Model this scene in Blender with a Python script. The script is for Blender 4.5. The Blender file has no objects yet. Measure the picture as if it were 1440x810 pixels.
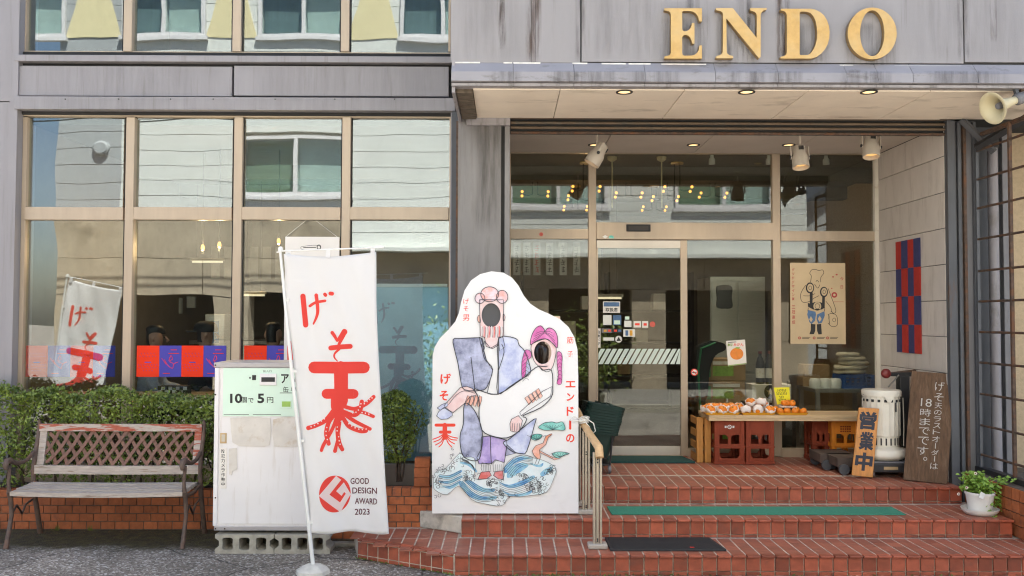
import bpy, math, random
from mathutils import Vector, Matrix
from mathutils.geometry import tessellate_polygon
random.seed(7)
R = math.radians
SC = bpy.context.scene
COL = SC.collection
PI = math.pi

# ------------------------------------------------------------------ camera, sky, sun, exposure
CAM_H, FPX = 1.757, 1250.0
TILT, YAW, ROLL = math.atan(43/FPX), math.atan(8/FPX), R(0.16)
cam = bpy.data.cameras.new('camera')
cam.sensor_width = 36.0; cam.lens = 36.0*FPX/1440
cam.clip_start = 0.05; cam.clip_end = 2000
camo = bpy.data.objects.new('camera', cam); COL.objects.link(camo)
CM = Matrix.Rotation(-YAW, 4, 'Z') @ Matrix.Rotation(PI/2+TILT, 4, 'X') @ Matrix.Rotation(ROLL, 4, 'Z')
camo.matrix_world = Matrix.Translation((0, 0, CAM_H)) @ CM
SC.camera = camo
SUN_EL, SUN_AZ = R(64), R(28)     # the sun stands behind the shop, a little to the right (azimuth from +Y towards +X)
w = bpy.data.worlds.new('World'); SC.world = w; w.use_nodes = True
nt = w.node_tree; nt.nodes.clear()
sky = nt.nodes.new('ShaderNodeTexSky'); sky.sky_type = 'NISHITA'; sky.sun_disc = False
sky.sun_elevation = SUN_EL; sky.sun_rotation = SUN_AZ; sky.dust_density = 2.2
bg = nt.nodes.new('ShaderNodeBackground'); bg.inputs['Strength'].default_value = 0.07
wo = nt.nodes.new('ShaderNodeOutputWorld')
nt.links.new(sky.outputs[0], bg.inputs[0]); nt.links.new(bg.outputs[0], wo.inputs[0])
sl = bpy.data.lights.new('sun', 'SUN'); sl.energy = 5.0; sl.angle = R(0.5); sl.color = (1, .95, .87)
so = bpy.data.objects.new('sun', sl); COL.objects.link(so)
sd = Vector((math.sin(SUN_AZ)*math.cos(SUN_EL), math.cos(SUN_AZ)*math.cos(SUN_EL), math.sin(SUN_EL)))
so.rotation_euler = (-sd).to_track_quat('-Z', 'Y').to_euler()
SC.view_settings.view_transform = 'Standard'; SC.view_settings.look = 'None'
SC.view_settings.exposure = 2.47; SC.view_settings.gamma = 1.0
SC.view_settings.use_curve_mapping = False
SC.render.engine = 'CYCLES'
SC.cycles.use_denoising = True; SC.cycles.use_adaptive_sampling = False; SC.cycles.filter_width = 1.15
SC.cycles.transparent_max_bounces = 24; SC.cycles.max_bounces = 10
SC.cycles.sample_clamp_indirect = 6

# ------------------------------------------------------------------ helpers
def W(px, py, Y):
    """the point of the plane y = Y seen at photograph pixel (px, py)"""
    d = CM.to_3x3() @ Vector(((px-720)/FPX, (405-py)/FPX, -1))
    t = Y/d.y
    return Vector((d.x*t, Y, CAM_H+d.z*t))
def WX(px, Y, py=448): return W(px, py, Y).x
def WZ(py, Y, px=720): return W(px, py, Y).z
def WG(px, py, z):
    """the point of the level z seen at pixel"""
    d = CM.to_3x3() @ Vector(((px-720)/FPX, (405-py)/FPX, -1))
    t = (z-CAM_H)/d.z
    return Vector((d.x*t, d.y*t, z))

class MB:
    def __init__(s): s.v = []; s.f = []; s.m = []; s.cur = 0
    def add(s, vs, fs):
        o = len(s.v); s.v += [tuple(x) for x in vs]
        s.f += [tuple(i+o for i in f) for f in fs]; s.m += [s.cur]*len(fs); return s
    def box(s, x0, y0, z0, x1, y1, z1):
        if x0 > x1: x0, x1 = x1, x0
        if y0 > y1: y0, y1 = y1, y0
        if z0 > z1: z0, z1 = z1, z0
        return s.add([(x0,y0,z0),(x1,y0,z0),(x1,y1,z0),(x0,y1,z0),(x0,y0,z1),(x1,y0,z1),(x1,y1,z1),(x0,y1,z1)],
                     [(3,2,1,0),(4,5,6,7),(0,1,5,4),(1,2,6,5),(2,3,7,6),(3,0,4,7)])
    def pbox(s, px0, py0, px1, py1, Y, dep):
        a = W(px0, (py0+py1)/2, Y); b = W(px1, (py0+py1)/2, Y)
        t = W((px0+px1)/2, py0, Y); u = W((px0+px1)/2, py1, Y)
        return s.box(a.x, Y, u.z, b.x, Y+dep, t.z)
    def hexa(s, p):   # 8 points, bottom 4 then top 4
        return s.add(p, [(3,2,1,0),(4,5,6,7),(0,1,5,4),(1,2,6,5),(2,3,7,6),(3,0,4,7)])
    def tube(s, pts, r, seg=8, caps=True, flat=None):
        pts = [Vector(p) for p in pts]; n = len(pts)
        rs = r if isinstance(r, (list, tuple)) else [r]*n
        up = None; rings = []
        for i, p in enumerate(pts):
            t = (pts[min(i+1, n-1)]-pts[max(i-1, 0)]).normalized()
            if up is None:
                up = Vector((0,0,1)) if abs(t.z) < .9 else Vector((1,0,0))
            a = t.cross(up)
            if a.length < 1e-6: a = t.cross(Vector((0,1,0)))
            a.normalize(); up = a.cross(t).normalized()
            rings.append([p + (a*math.cos(2*PI*k/seg) + up*math.sin(2*PI*k/seg)*(flat or 1))*rs[i] for k in range(seg)])
        vs = [v for rg in rings for v in rg]
        fs = [(i*seg+k, i*seg+(k+1) % seg, (i+1)*seg+(k+1) % seg, (i+1)*seg+k) for i in range(n-1) for k in range(seg)]
        if caps: fs += [tuple(reversed(range(seg))), tuple((n-1)*seg+k for k in range(seg))]
        return s.add(vs, fs)
    def lathe(s, prof, c=(0,0,0), seg=20, axis='z', sx=1, sy=1):
        vs = []
        for r, z in prof:
            for k in range(seg):
                a = 2*PI*k/seg; x, y = r*math.cos(a)*sx, r*math.sin(a)*sy
                p = (x, y, z) if axis == 'z' else ((x, z, y) if axis == 'y' else (z, x, y))
                vs.append((p[0]+c[0], p[1]+c[1], p[2]+c[2]))
        n = len(prof)
        fs = [(i*seg+k, i*seg+(k+1) % seg, (i+1)*seg+(k+1) % seg, (i+1)*seg+k) for i in range(n-1) for k in range(seg)]
        if prof[0][0] > 1e-5: fs.append(tuple(reversed(range(seg))))
        if prof[-1][0] > 1e-5: fs.append(tuple((n-1)*seg+k for k in range(seg)))
        return s.add(vs, fs)
    def prism(s, outer, f, d0, d1, holes=()):
        loops = [list(outer)]+[list(h) for h in holes]
        flat = [p for l in loops for p in l]
        tri = tessellate_polygon([[Vector((p[0], p[1], 0)) for p in l] for l in loops])
        n = len(flat)
        vs = [f(p[0], p[1], d0) for p in flat]+[f(p[0], p[1], d1) for p in flat]
        fs = [tuple(t) for t in tri]+[(t[2]+n, t[1]+n, t[0]+n) for t in tri]
        o = 0
        for l in loops:
            m = len(l)
            fs += [(o+k, o+(k+1) % m, o+(k+1) % m+n, o+k+n) for k in range(m)]
            o += m
        return s.add(vs, fs)
    def fill(s, poly, f, d, holes=()):
        loops = [list(poly)]+[list(h) for h in holes]
        flat = [p for l in loops for p in l]
        tri = tessellate_polygon([[Vector((p[0], p[1], 0)) for p in l] for l in loops])
        return s.add([f(p[0], p[1], d) for p in flat], [tuple(t) for t in tri])
    def fillsub(s, poly, f, d, mx=4.0):
        tri = tessellate_polygon([[Vector((p[0], p[1], 0)) for p in poly]])
        st = [tuple(tuple(poly[i]) for i in t) for t in tri]
        while st:
            a, b, c = st.pop()
            la, lb, lc = math.dist(a, b), math.dist(b, c), math.dist(c, a)
            m = max(la, lb, lc)
            if m <= mx: s.add([f(p[0], p[1], d) for p in (a, b, c)], [(0,1,2)]); continue
            if m == lb: a, b, c = b, c, a
            elif m == lc: a, b, c = c, a, b
            q = ((a[0]+b[0])/2, (a[1]+b[1])/2); st += [(a, q, c), (q, b, c)]
        return s
    def stroke(s, pts, wd, f, d, smooth=True, n=5, nw=1):
        """a flat ribbon with round ends; wd: number or list per point"""
        ws = list(wd) if isinstance(wd, (list, tuple)) else [wd]*len(pts)
        P, Q = [], []
        if smooth and len(pts) > 2:
            for i in range(len(pts)-1):
                p0, p1, p2, p3 = pts[max(i-1, 0)], pts[i], pts[i+1], pts[min(i+2, len(pts)-1)]
                for k in range(n):
                    t = k/n
                    P.append(tuple(.5*((2*p1[j])+(-p0[j]+p2[j])*t+(2*p0[j]-5*p1[j]+4*p2[j]-p3[j])*t*t+(-p0[j]+3*p1[j]-3*p2[j]+p3[j])*t**3) for j in (0, 1)))
                    Q.append(ws[i]*(1-t)+ws[i+1]*t)
            P.append(pts[-1]); Q.append(ws[-1])
        else: P, Q = list(pts), ws
        L, Rr = [], []
        for i, p in enumerate(P):
            a, b = P[max(i-1, 0)], P[min(i+1, len(P)-1)]
            dx, dy = b[0]-a[0], b[1]-a[1]; l = math.hypot(dx, dy) or 1
            nx, ny = -dy/l*Q[i]/2, dx/l*Q[i]/2
            L.append((p[0]+nx, p[1]+ny)); Rr.append((p[0]-nx, p[1]-ny))
        m = len(P)
        vs = []; fs = []
        for q in range(nw+1):
            u = q/nw; vs += [f(a[0]*(1-u)+b[0]*u, a[1]*(1-u)+b[1]*u, d) for a, b in zip(L, Rr)]
            if q: fs += [((q-1)*m+i, (q-1)*m+i+1, q*m+i+1, q*m+i) for i in range(m-1)]
        for e, (a, b) in ((0, (P[0], P[1])), (m-1, (P[-1], P[-2]))):
            ang = math.atan2(a[1]-b[1], a[0]-b[0]); o = len(vs)
            if Q[e] < 1e-6: continue
            cap = [f(a[0]+Q[e]/2*math.cos(ang+PI*(k/6-.5)), a[1]+Q[e]/2*math.sin(ang+PI*(k/6-.5)), d) for k in range(7)]
            vs += cap; fs.append(tuple(range(o, o+7)))
        return s.add(vs, fs)
    def xf(s, M):
        s.v = [tuple(M @ Vector(v)) for v in s.v]; return s
    def build(s, name, mat, parent=None, smooth=False, bevel=0, keep=False, ang=40):
        me = bpy.data.meshes.new(name)
        if keep: c = Vector((0,0,0))
        else:
            lo = [min(v[i] for v in s.v) for i in range(3)]; hi = [max(v[i] for v in s.v) for i in range(3)]
            c = Vector(((lo[0]+hi[0])/2, (lo[1]+hi[1])/2, lo[2]))
        me.from_pydata([(v[0]-c.x, v[1]-c.y, v[2]-c.z) for v in s.v], [], s.f)
        for m in (mat if isinstance(mat, (list, tuple)) else [mat]): me.materials.append(m)
        if any(s.m):
            me.polygons.foreach_set('material_index', s.m)
        if smooth:
            me.polygons.foreach_set('use_smooth', [True]*len(s.f))
            try: me.set_sharp_from_angle(angle=R(ang))
            except Exception: pass
        me.update()
        o = bpy.data.objects.new(name, me); COL.objects.link(o)
        wl(o, c, parent)
        if bevel:
            b = o.modifiers.new('bevel', 'BEVEL'); b.width = bevel; b.segments = 2; b.limit_method = 'ANGLE'; b.angle_limit = R(50)
        return o
WLOC = {}
def wl(o, c, parent):
    WLOC[o.name] = Vector(c)
    o.location = Vector(c) - (WLOC[parent.name] if parent else Vector((0,0,0)))
    if parent: o.parent = parent
def tag(o, label, cat, group=None):
    o['label'] = label; o['category'] = cat
    if group: o['group'] = group
    return o
def thing(name, label, cat, loc=(0,0,0), group=None):
    o = bpy.data.objects.new(name, None); COL.objects.link(o); o.empty_display_size = .1
    wl(o, loc, None); return tag(o, label, cat, group)
def struct(o): o['kind'] = 'structure'; return o
def stuff(o): o['kind'] = 'stuff'; return o
KIDS = {}
def copy_tree(o, parent=None):
    c = o.copy(); COL.objects.link(c)
    if parent: c.parent = parent
    for ch in list(o.children): copy_tree(ch, c)
    return c
def inst(o, name_from, loc, parent=None, rot=None, scale=None):
    c = o.copy(); COL.objects.link(c); wl(c, loc, parent)
    if rot: c.rotation_euler = rot
    if scale: c.scale = scale
    return c
def ell(cx, cy, rx, ry, n=28, a0=0): return [(cx+rx*math.cos(a0+2*PI*k/n), cy+ry*math.sin(a0+2*PI*k/n)) for k in range(n)]
def smooth_poly(pts, n=4):
    out = []; m = len(pts)
    for i in range(m):
        p0, p1, p2, p3 = pts[i-1], pts[i], pts[(i+1) % m], pts[(i+2) % m]
        for k in range(n):
            t = k/n
            out.append(tuple(.5*((2*p1[j])+(-p0[j]+p2[j])*t+(2*p0[j]-5*p1[j]+4*p2[j]-p3[j])*t*t+(-p0[j]+3*p1[j]-3*p2[j]+p3[j])*t**3) for j in (0, 1)))
    return out
_TX = {}
def text2d(ch, bold=0.0):
    """flat outline of a string at size 1: vertices, faces and bounds"""
    k = (ch, bold)
    if k not in _TX:
        cu = bpy.data.curves.new('lettering', 'FONT'); cu.body = ch; cu.offset = bold; cu.resolution_u = 3
        o = bpy.data.objects.new('lettering', cu)
        me = bpy.data.meshes.new_from_object(o)
        vs = [(v.co.x, v.co.y) for v in me.vertices]; fs = [tuple(p.vertices) for p in me.polygons]
        bpy.data.objects.remove(o); bpy.data.meshes.remove(me); bpy.data.curves.remove(cu)
        _TX[k] = (vs, fs)
    return _TX[k]
def put_text(mb, ch, x, y, wd, ht, f, d, bold=0.0, keep=False):
    """fit the string's outline into the pixel box centred at (x, y); y runs downwards"""
    vs, fs = text2d(ch, bold)
    if not vs: return
    x0 = min(v[0] for v in vs); x1 = max(v[0] for v in vs); y0 = min(v[1] for v in vs); y1 = max(v[1] for v in vs)
    sx = wd/max(x1-x0, 1e-6); sy = ht/max(y1-y0, 1e-6)
    if keep: sx = sy = min(sx, sy)
    mb.add([f(x+(v[0]-(x0+x1)/2)*sx, y-(v[1]-(y0+y1)/2)*sy, d) for v in vs], fs)

# ------------------------------------------------------------------ materials
def _n(t, typ, **kw):
    n = t.nodes.new(typ)
    for k, v in kw.items():
        if k in n.inputs: n.inputs[k].default_value = v
        else: setattr(n, k, v)
    return n
def col4(c): return (c[0], c[1], c[2], 1)
def mat(name, c, rough=.6, metal=0.0, var=.15, vs=6.0, stretch=None, bump=0.0, bs=60.0, rand=.0, c2=None, c2s=3.0, c2t=(.5, .7), c2st=None, coat=0, spec=.5, world=False):
    """Principled paint: base colour with noise variation, an optional second (dirt, wear) colour in noise patches, grain relief, per-object variation"""
    m = bpy.data.materials.new(name); m.use_nodes = True; t = m.node_tree
    b = t.nodes['Principled BSDF']; L = t.links.new
    b.inputs['Roughness'].default_value = rough; b.inputs['Metallic'].default_value = metal
    b.inputs['Coat Weight'].default_value = coat; b.inputs['Specular IOR Level'].default_value = spec
    tc = _n(t, 'ShaderNodeTexCoord'); src = tc.outputs['Object']
    oi = _n(t, 'ShaderNodeObjectInfo')
    if world:
        g = _n(t, 'ShaderNodeNewGeometry'); src = g.outputs['Position']
    else:
        ad = _n(t, 'ShaderNodeVectorMath', operation='ADD'); L(src, ad.inputs[0])
        sc_ = _n(t, 'ShaderNodeVectorMath', operation='SCALE'); sc_.inputs['Scale'].default_value = 37.0
        cb = _n(t, 'ShaderNodeCombineXYZ')
        for i in range(3): L(oi.outputs['Random'], cb.inputs[i])
        L(cb.outputs[0], sc_.inputs[0]); L(sc_.outputs[0], ad.inputs[1]); src = ad.outputs[0]
    mp = _n(t, 'ShaderNodeMapping'); L(src, mp.inputs[0])
    if stretch: mp.inputs['Scale'].default_value = stretch
    nz = _n(t, 'ShaderNodeTexNoise', Scale=vs, Detail=6.0, Roughness=.6); L(mp.outputs[0], nz.inputs[0])
    mr = _n(t, 'ShaderNodeMapRange'); L(nz.outputs['Fac'], mr.inputs[0])
    mr.inputs[1].default_value = .3; mr.inputs[2].default_value = .7
    mr.inputs[3].default_value = 1-var; mr.inputs[4].default_value = 1+var
    mul = _n(t, 'ShaderNodeMix', data_type='RGBA', blend_type='MULTIPLY'); mul.inputs[0].default_value = 1
    mul.inputs[6].default_value = col4(c); L(mr.outputs[0], mul.inputs[7]); out = mul.outputs[2]
    if rand:
        r2 = _n(t, 'ShaderNodeMapRange'); L(oi.outputs['Random'], r2.inputs[0])
        r2.inputs[3].default_value = 1-rand; r2.inputs[4].default_value = 1+rand
        m2 = _n(t, 'ShaderNodeMix', data_type='RGBA', blend_type='MULTIPLY'); m2.inputs[0].default_value = 1
        L(out, m2.inputs[6]); L(r2.outputs[0], m2.inputs[7]); out = m2.outputs[2]
    if c2 is not None:
        mp2 = _n(t, 'ShaderNodeMapping'); L(src, mp2.inputs[0])
        if c2st: mp2.inputs['Scale'].default_value = c2st
        n2 = _n(t, 'ShaderNodeTexNoise', Scale=c2s, Detail=8.0, Roughness=.65); L(mp2.outputs[0], n2.inputs[0])
        m3 = _n(t, 'ShaderNodeMapRange'); L(n2.outputs['Fac'], m3.inputs[0])
        m3.inputs[1].default_value = c2t[0]; m3.inputs[2].default_value = c2t[1]
        mx = _n(t, 'ShaderNodeMix', data_type='RGBA'); L(m3.outputs[0], mx.inputs[0]); L(out, mx.inputs[6])
        mx.inputs[7].default_value = col4(c2); out = mx.outputs[2]
    L(out, b.inputs['Base Color'])
    if bump:
        n3 = _n(t, 'ShaderNodeTexNoise', Scale=bs, Detail=4.0); L(mp.outputs[0], n3.inputs[0])
        bp = _n(t, 'ShaderNodeBump', Strength=1.0, Distance=bump); L(n3.outputs['Fac'], bp.inputs['Height'])
        L(bp.outputs[0], b.inputs['Normal'])
    return m
def emit(name, c, s):
    m = bpy.data.materials.new(name); m.use_nodes = True; t = m.node_tree; b = t.nodes['Principled BSDF']
    b.inputs['Base Color'].default_value = col4(c); b.inputs['Emission Color'].default_value = col4(c); b.inputs['Emission Strength'].default_value = s
    return m
def glass(name, tint=(.9, .94, .92), k=1.9, wave=.0036, off=0.0):
    m = bpy.data.materials.new(name); m.use_nodes = True; t = m.node_tree; t.nodes.clear(); L = t.links.new
    o = _n(t, 'ShaderNodeOutputMaterial'); mx = _n(t, 'ShaderNodeMixShader')
    tr = _n(t, 'ShaderNodeBsdfTransparent'); tr.inputs[0].default_value = col4(tint)
    gl = _n(t, 'ShaderNodeBsdfGlossy'); gl.inputs['Roughness'].default_value = 0.0; gl.inputs[0].default_value = (.95, .99, 1, 1)
    lw = _n(t, 'ShaderNodeLayerWeight', Blend=.5); pw = _n(t, 'ShaderNodeMath', operation='POWER'); pw.inputs[1].default_value = 5.0; L(lw.outputs['Facing'], pw.inputs[0])
    fr = _n(t, 'ShaderNodeMath', operation='MULTIPLY_ADD'); fr.inputs[1].default_value = .5; fr.inputs[2].default_value = .04; L(pw.outputs[0], fr.inputs[0])
    ml = _n(t, 'ShaderNodeMath', operation='MULTIPLY_ADD'); ml.inputs[1].default_value = k; ml.inputs[2].default_value = off; ml.use_clamp = True
    L(fr.outputs[0], ml.inputs[0]); L(ml.outputs[0], mx.inputs[0]); L(tr.outputs[0], mx.inputs[1]); L(gl.outputs[0], mx.inputs[2])
    g = _n(t, 'ShaderNodeNewGeometry'); nz = _n(t, 'ShaderNodeTexNoise', Scale=.9, Detail=1.5); L(g.outputs['Position'], nz.inputs[0])
    oi = _n(t, 'ShaderNodeObjectInfo')
    mp = _n(t, 'ShaderNodeMapping'); L(g.outputs['Position'], mp.inputs[0]); cb = _n(t, 'ShaderNodeCombineXYZ')
    mm = _n(t, 'ShaderNodeMath', operation='MULTIPLY'); mm.inputs[1].default_value = 50; L(oi.outputs['Random'], mm.inputs[0])
    L(mm.outputs[0], cb.inputs[0]); L(mm.outputs[0], cb.inputs[1]); L(cb.outputs[0], mp.inputs['Location']); L(mp.outputs[0], nz.inputs[0])
    bp = _n(t, 'ShaderNodeBump', Strength=1.0, Distance=wave); L(nz.outputs['Fac'], bp.inputs['Height'])
    L(bp.outputs[0], gl.inputs['Normal']); L(mx.outputs[0], o.inputs[0])
    return m
def cloth(name, c, trans=.35):
    m = bpy.data.materials.new(name); m.use_nodes = True; t = m.node_tree; t.nodes.clear(); L = t.links.new
    o = _n(t, 'ShaderNodeOutputMaterial'); mx = _n(t, 'ShaderNodeMixShader'); mx.inputs[0].default_value = trans
    d = _n(t, 'ShaderNodeBsdfDiffuse'); d.inputs[0].default_value = col4(c); tl = _n(t, 'ShaderNodeBsdfTranslucent'); tl.inputs[0].default_value = col4(c)
    L(d.outputs[0], mx.inputs[1]); L(tl.outputs[0], mx.inputs[2]); L(mx.outputs[0], o.inputs[0])
    return m
M = {}
M['gray'] = mat('gray_painted_metal', (.285,.272,.285), .5, var=.07, vs=2.0, stretch=(3,3,.5), bump=.0006, bs=90, c2=(.17,.155,.14), c2s=2.2, c2t=(.55,.85), c2st=(9,9,.45))
M['fascia'] = mat('fascia_metal', (.275,.264,.275), .5, var=.06, vs=2.0, stretch=(3,3,.5), bump=.0006, bs=90, c2=(.11,.095,.08), c2s=1.8, c2t=(.6,.84), c2st=(11,11,.35))
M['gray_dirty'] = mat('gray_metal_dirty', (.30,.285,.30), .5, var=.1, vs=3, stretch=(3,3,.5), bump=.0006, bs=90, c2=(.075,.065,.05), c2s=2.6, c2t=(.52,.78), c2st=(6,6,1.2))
M['drip'] = mat('drip_edge_metal', (.29,.28,.30), .45, var=.08, vs=3, c2=(.10,.085,.07), c2s=2.2, c2t=(.55,.8), c2st=(2.5,2,6))
M['pillar'] = mat('pillar_metal', (.195,.185,.185), .35, var=.1, vs=2, stretch=(3,3,.6), bump=.001, bs=4, c2=(.11,.10,.09), c2s=2.0, c2t=(.5,.75), c2st=(5,5,.5))
M['dark_steel'] = mat('dark_painted_steel', (.075,.08,.09), .5, var=.2, vs=4, stretch=(2,2,.5), c2=(.10,.05,.03), c2s=4, c2t=(.62,.75), c2st=(3,3,.6))
M['mid_steel'] = mat('worn_gray_steel', (.17,.17,.185), .5, var=.15, vs=4, stretch=(2,2,.5), c2=(.09,.05,.035), c2s=3, c2t=(.6,.75), c2st=(6,6,.5))
M['rust'] = mat('rusty_iron', (.085,.055,.04), .85, var=.4, vs=25, bump=.002, bs=50, c2=(.13,.06,.03), c2s=9, c2t=(.5,.62))
M['gap'] = mat('dark_joint', (.03,.03,.03), .9, var=.1)
M['beige'] = mat('beige_anodised_frame', (.45,.36,.268), .38, metal=.2, var=.06, vs=3, stretch=(4,4,.6))
M['gold'] = mat('gold_letter_face', (.54,.34,.115), .5, metal=.15, var=.1, vs=22, c2=(.58,.43,.22), c2s=2.5, c2t=(.42,.7))
M['gold_side'] = mat('gold_letter_side', (.30,.2,.09), .5, metal=.3, var=.2)
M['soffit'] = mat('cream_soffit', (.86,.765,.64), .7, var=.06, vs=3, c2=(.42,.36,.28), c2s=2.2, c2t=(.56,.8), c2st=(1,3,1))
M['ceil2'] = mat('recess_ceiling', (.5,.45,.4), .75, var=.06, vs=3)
M['stain_wood'] = mat('rotten_board', (.12,.095,.07), .9, var=.5, vs=14, stretch=(1,3,1), bump=.004, bs=30)
M['white_flash'] = mat('white_sealant', (.72,.70,.66), .6, var=.15, vs=20)
M['wallpanel'] = mat('dirty_cream_siding', (.60,.555,.51), .6, var=.06, vs=3, stretch=(2,2,1), bump=.0006, bs=70, c2=(.36,.32,.28), c2s=2.6, c2t=(.52,.85), c2st=(4,4,.8), rand=.04)
M['tile'] = mat('red_brown_tile', (.325,.08,.042), .42, var=.22, vs=14, bump=.0005, bs=60, rand=.3, c2=(.13,.06,.045), c2s=5, c2t=(.56,.78))
M['tile_dark'] = mat('tread_tile', (.32,.11,.068), .45, var=.2, vs=8, stretch=(1,9,1), bump=.0008, bs=40, rand=.16, c2=(.2,.09,.065), c2s=4, c2t=(.5,.75))
M['grout'] = mat('cement_grout', (.50,.43,.35), .9, var=.3, vs=30, c2=(.2,.17,.13), c2s=5, c2t=(.54,.75))
M['brick'] = mat('orange_red_brick', (.36,.105,.035), .75, var=.2, vs=25, bump=.0015, bs=60, rand=.2, c2=(.17,.07,.045), c2s=8, c2t=(.58,.75))
M['mortar'] = mat('brick_mortar', (.12,.095,.075), .95, var=.3, vs=30)
M['soil'] = mat('planter_soil', (.05,.035,.025), .95, var=.4, vs=30, bump=.01, bs=30)
M['leaf'] = mat('box_leaf', (.17,.23,.035), .45, var=.55, vs=42, c2=(.065,.11,.022), c2s=3.5, c2t=(.45,.65), world=True)
M['leaf2'] = mat('pot_leaf', (.21,.35,.05), .5, var=.3, vs=20)
M['twig'] = mat('twig', (.06,.04,.028), .9, var=.3)
M['wood_bench'] = mat('weathered_white_wood', (.43,.375,.33), .8, var=.22, vs=10, stretch=(1,8,8), bump=.002, bs=30, c2=(.25,.18,.13), c2s=5, c2t=(.57,.66), c2st=(1.2,12,14))
M['wood_bench_red'] = mat('weathered_red_wood', (.45,.39,.345), .8, var=.2, vs=10, stretch=(1,8,8), bump=.002, bs=30, c2=(.38,.10,.06), c2s=2.4, c2t=(.5,.54), c2st=(1.6,8,14))
M['lattice'] = mat('brown_lattice', (.19,.095,.07), .6, var=.2, vs=12, c2=(.10,.055,.04), c2s=6, c2t=(.5,.7))
M['castiron'] = mat('brown_cast_iron', (.105,.07,.055), .6, var=.3, vs=15, bump=.001, bs=40, c2=(.16,.08,.05), c2s=7, c2t=(.55,.7))
M['cabinet'] = mat('cabinet_white', (.77,.75,.755), .45, var=.03, vs=3, c2=(.52,.46,.40), c2s=2.4, c2t=(.55,.9), c2st=(6,6,.6))
M['cab_trim'] = mat('cabinet_trim', (.42,.40,.41), .4, metal=.3, var=.08)
M['mint'] = mat('mint_sign', (.64,.81,.69), .5, var=.04, vs=2)
M['ink'] = mat('black_ink', (.02,.02,.022), .6, var=.05)
M['paper_res'] = mat('torn_paper', (.66,.62,.57), .8, var=.08, vs=10, c2=(.5,.4,.29), c2s=7, c2t=(.55,.72))
M['concrete'] = mat('concrete_block', (.36,.335,.28), .9, var=.2, vs=20, bump=.002, bs=70, c2=(.14,.12,.09), c2s=5, c2t=(.55,.75))
M['stone'] = mat('worn_white_stone', (.56,.53,.47), .85, var=.14, vs=14, bump=.003, bs=25, c2=(.16,.14,.11), c2s=4.5, c2t=(.52,.72))
M['flag'] = cloth('white_flag_cloth', (.90,.895,.90), .46)
M['flagred'] = cloth('flag_red_ink', (.80,.085,.07), .3)
M['flagmaroon'] = cloth('flag_maroon_ink', (.13,.035,.055), .3)
M['plastic_w'] = mat('white_plastic', (.72,.72,.70), .4, var=.05)
M['board'] = mat('white_board_face', (.80,.79,.79), .5, var=.02, vs=2, c2=(.66,.63,.58), c2s=3.5, c2t=(.6,.95))
M['red'] = mat('red_paint', (.82,.045,.02), .5, var=.05)
M['outline'] = mat('ink_line', (.035,.035,.045), .6, var=.1)
def art(n, c, c2=None, s=9): return mat('art_'+n, c, .6, var=.1, vs=14, c2=c2, c2s=s, c2t=(.42,.66))
A = dict(navy=art('slate', (.50,.53,.71), (.17,.18,.29)), blue=art('pale_blue', (.66,.70,.86), (.36,.41,.68)), skin=art('skin', (.84,.66,.66), (.80,.52,.50)),
  hair=art('orange_hair', (.82,.66,.72), (.86,.26,.15)), pink=art('pink_hair', (.80,.26,.56), (.62,.08,.36)), purple=art('purple', (.58,.46,.76), (.27,.19,.55)),
  white=mat('art_white', (.82,.815,.82), .55, var=.015), teal=art('teal', (.30,.66,.60), (.06,.42,.36)), bark=art('bark', (.84,.50,.42), (.80,.28,.14)), sea=art('sea', (.34,.62,.74), (.08,.28,.60), 14),
  wash=art('wash', (.70,.82,.85), (.82,.84,.85), 10), salmon=art('hand', (.82,.40,.31), (.84,.58,.5)), redshoe=art('shoe', (.75,.16,.14), (.80,.45,.5)), sock=art('sock', (.74,.74,.75)))
M['hole'] = mat('face_hole_back', (.085,.085,.09), .7, var=.05)
M['alu_post'] = mat('bronze_aluminium', (.44,.385,.30), .35, metal=.4, var=.05, vs=4)
M['railwood'] = mat('light_wood_rail', (.62,.40,.20), .5, var=.12, vs=6, stretch=(2,2,8))
M['string'] = mat('white_string', (.7,.68,.62), .9)
M['gray_plate'] = mat('gray_base_cover', (.40,.36,.31), .6, var=.08)
M['basket'] = mat('dark_green_plastic', (.012,.042,.036), .4, var=.1)
M['mat_green'] = mat('green_mat', (.035,.215,.14), .95, var=.25, vs=120, bump=.002, bs=300)
M['mat_dark'] = mat('dark_green_mat', (.012,.06,.055), .9, var=.2, vs=80, bump=.002, bs=200)
M['mat_black'] = mat('black_rubber', (.022,.022,.024), .7, var=.15, vs=40)
M['table'] = mat('pale_plank', (.62,.45,.26), .6, var=.16, vs=5, stretch=(1,10,10), bump=.0008, bs=30)
M['crate_red'] = mat('dark_red_plastic', (.225,.042,.018), .6, var=.14, vs=9, spec=.25)
M['crate_orange'] = mat('orange_plastic', (.68,.22,.018), .45, var=.1, vs=9)
M['crate_wood'] = mat('amber_wood_crate', (.48,.215,.045), .6, var=.2, vs=10, stretch=(8,8,1))
M['tray'] = mat('yellow_tray', (.72,.36,.03), .4, var=.06)
M['fruit'] = mat('orange_fruit', (.82,.24,.015), .38, var=.12, vs=30, rand=.12, bump=.0006, bs=250)
M['net'] = mat('white_foam_net', (.84,.76,.72), .8, var=.06, vs=40)
M['calyx'] = mat('fruit_calyx', (.12,.12,.03), .7)
M['yellow'] = mat('yellow_card', (.88,.80,.02), .6, var=.03)
M['heater'] = mat('cream_enamel', (.70,.66,.57), .3, var=.05, vs=8, c2=(.45,.33,.2), c2s=7, c2t=(.64,.8))
M['chrome'] = mat('worn_wire', (.3,.29,.27), .35, metal=.8, var=.1)
M['woodsign'] = mat('orange_wood_sign', (.55,.235,.06), .5, var=.2, vs=7, stretch=(8,8,1), bump=.0008, bs=20)
M['navyink'] = mat('navy_ink', (.018,.022,.04), .55)
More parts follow.
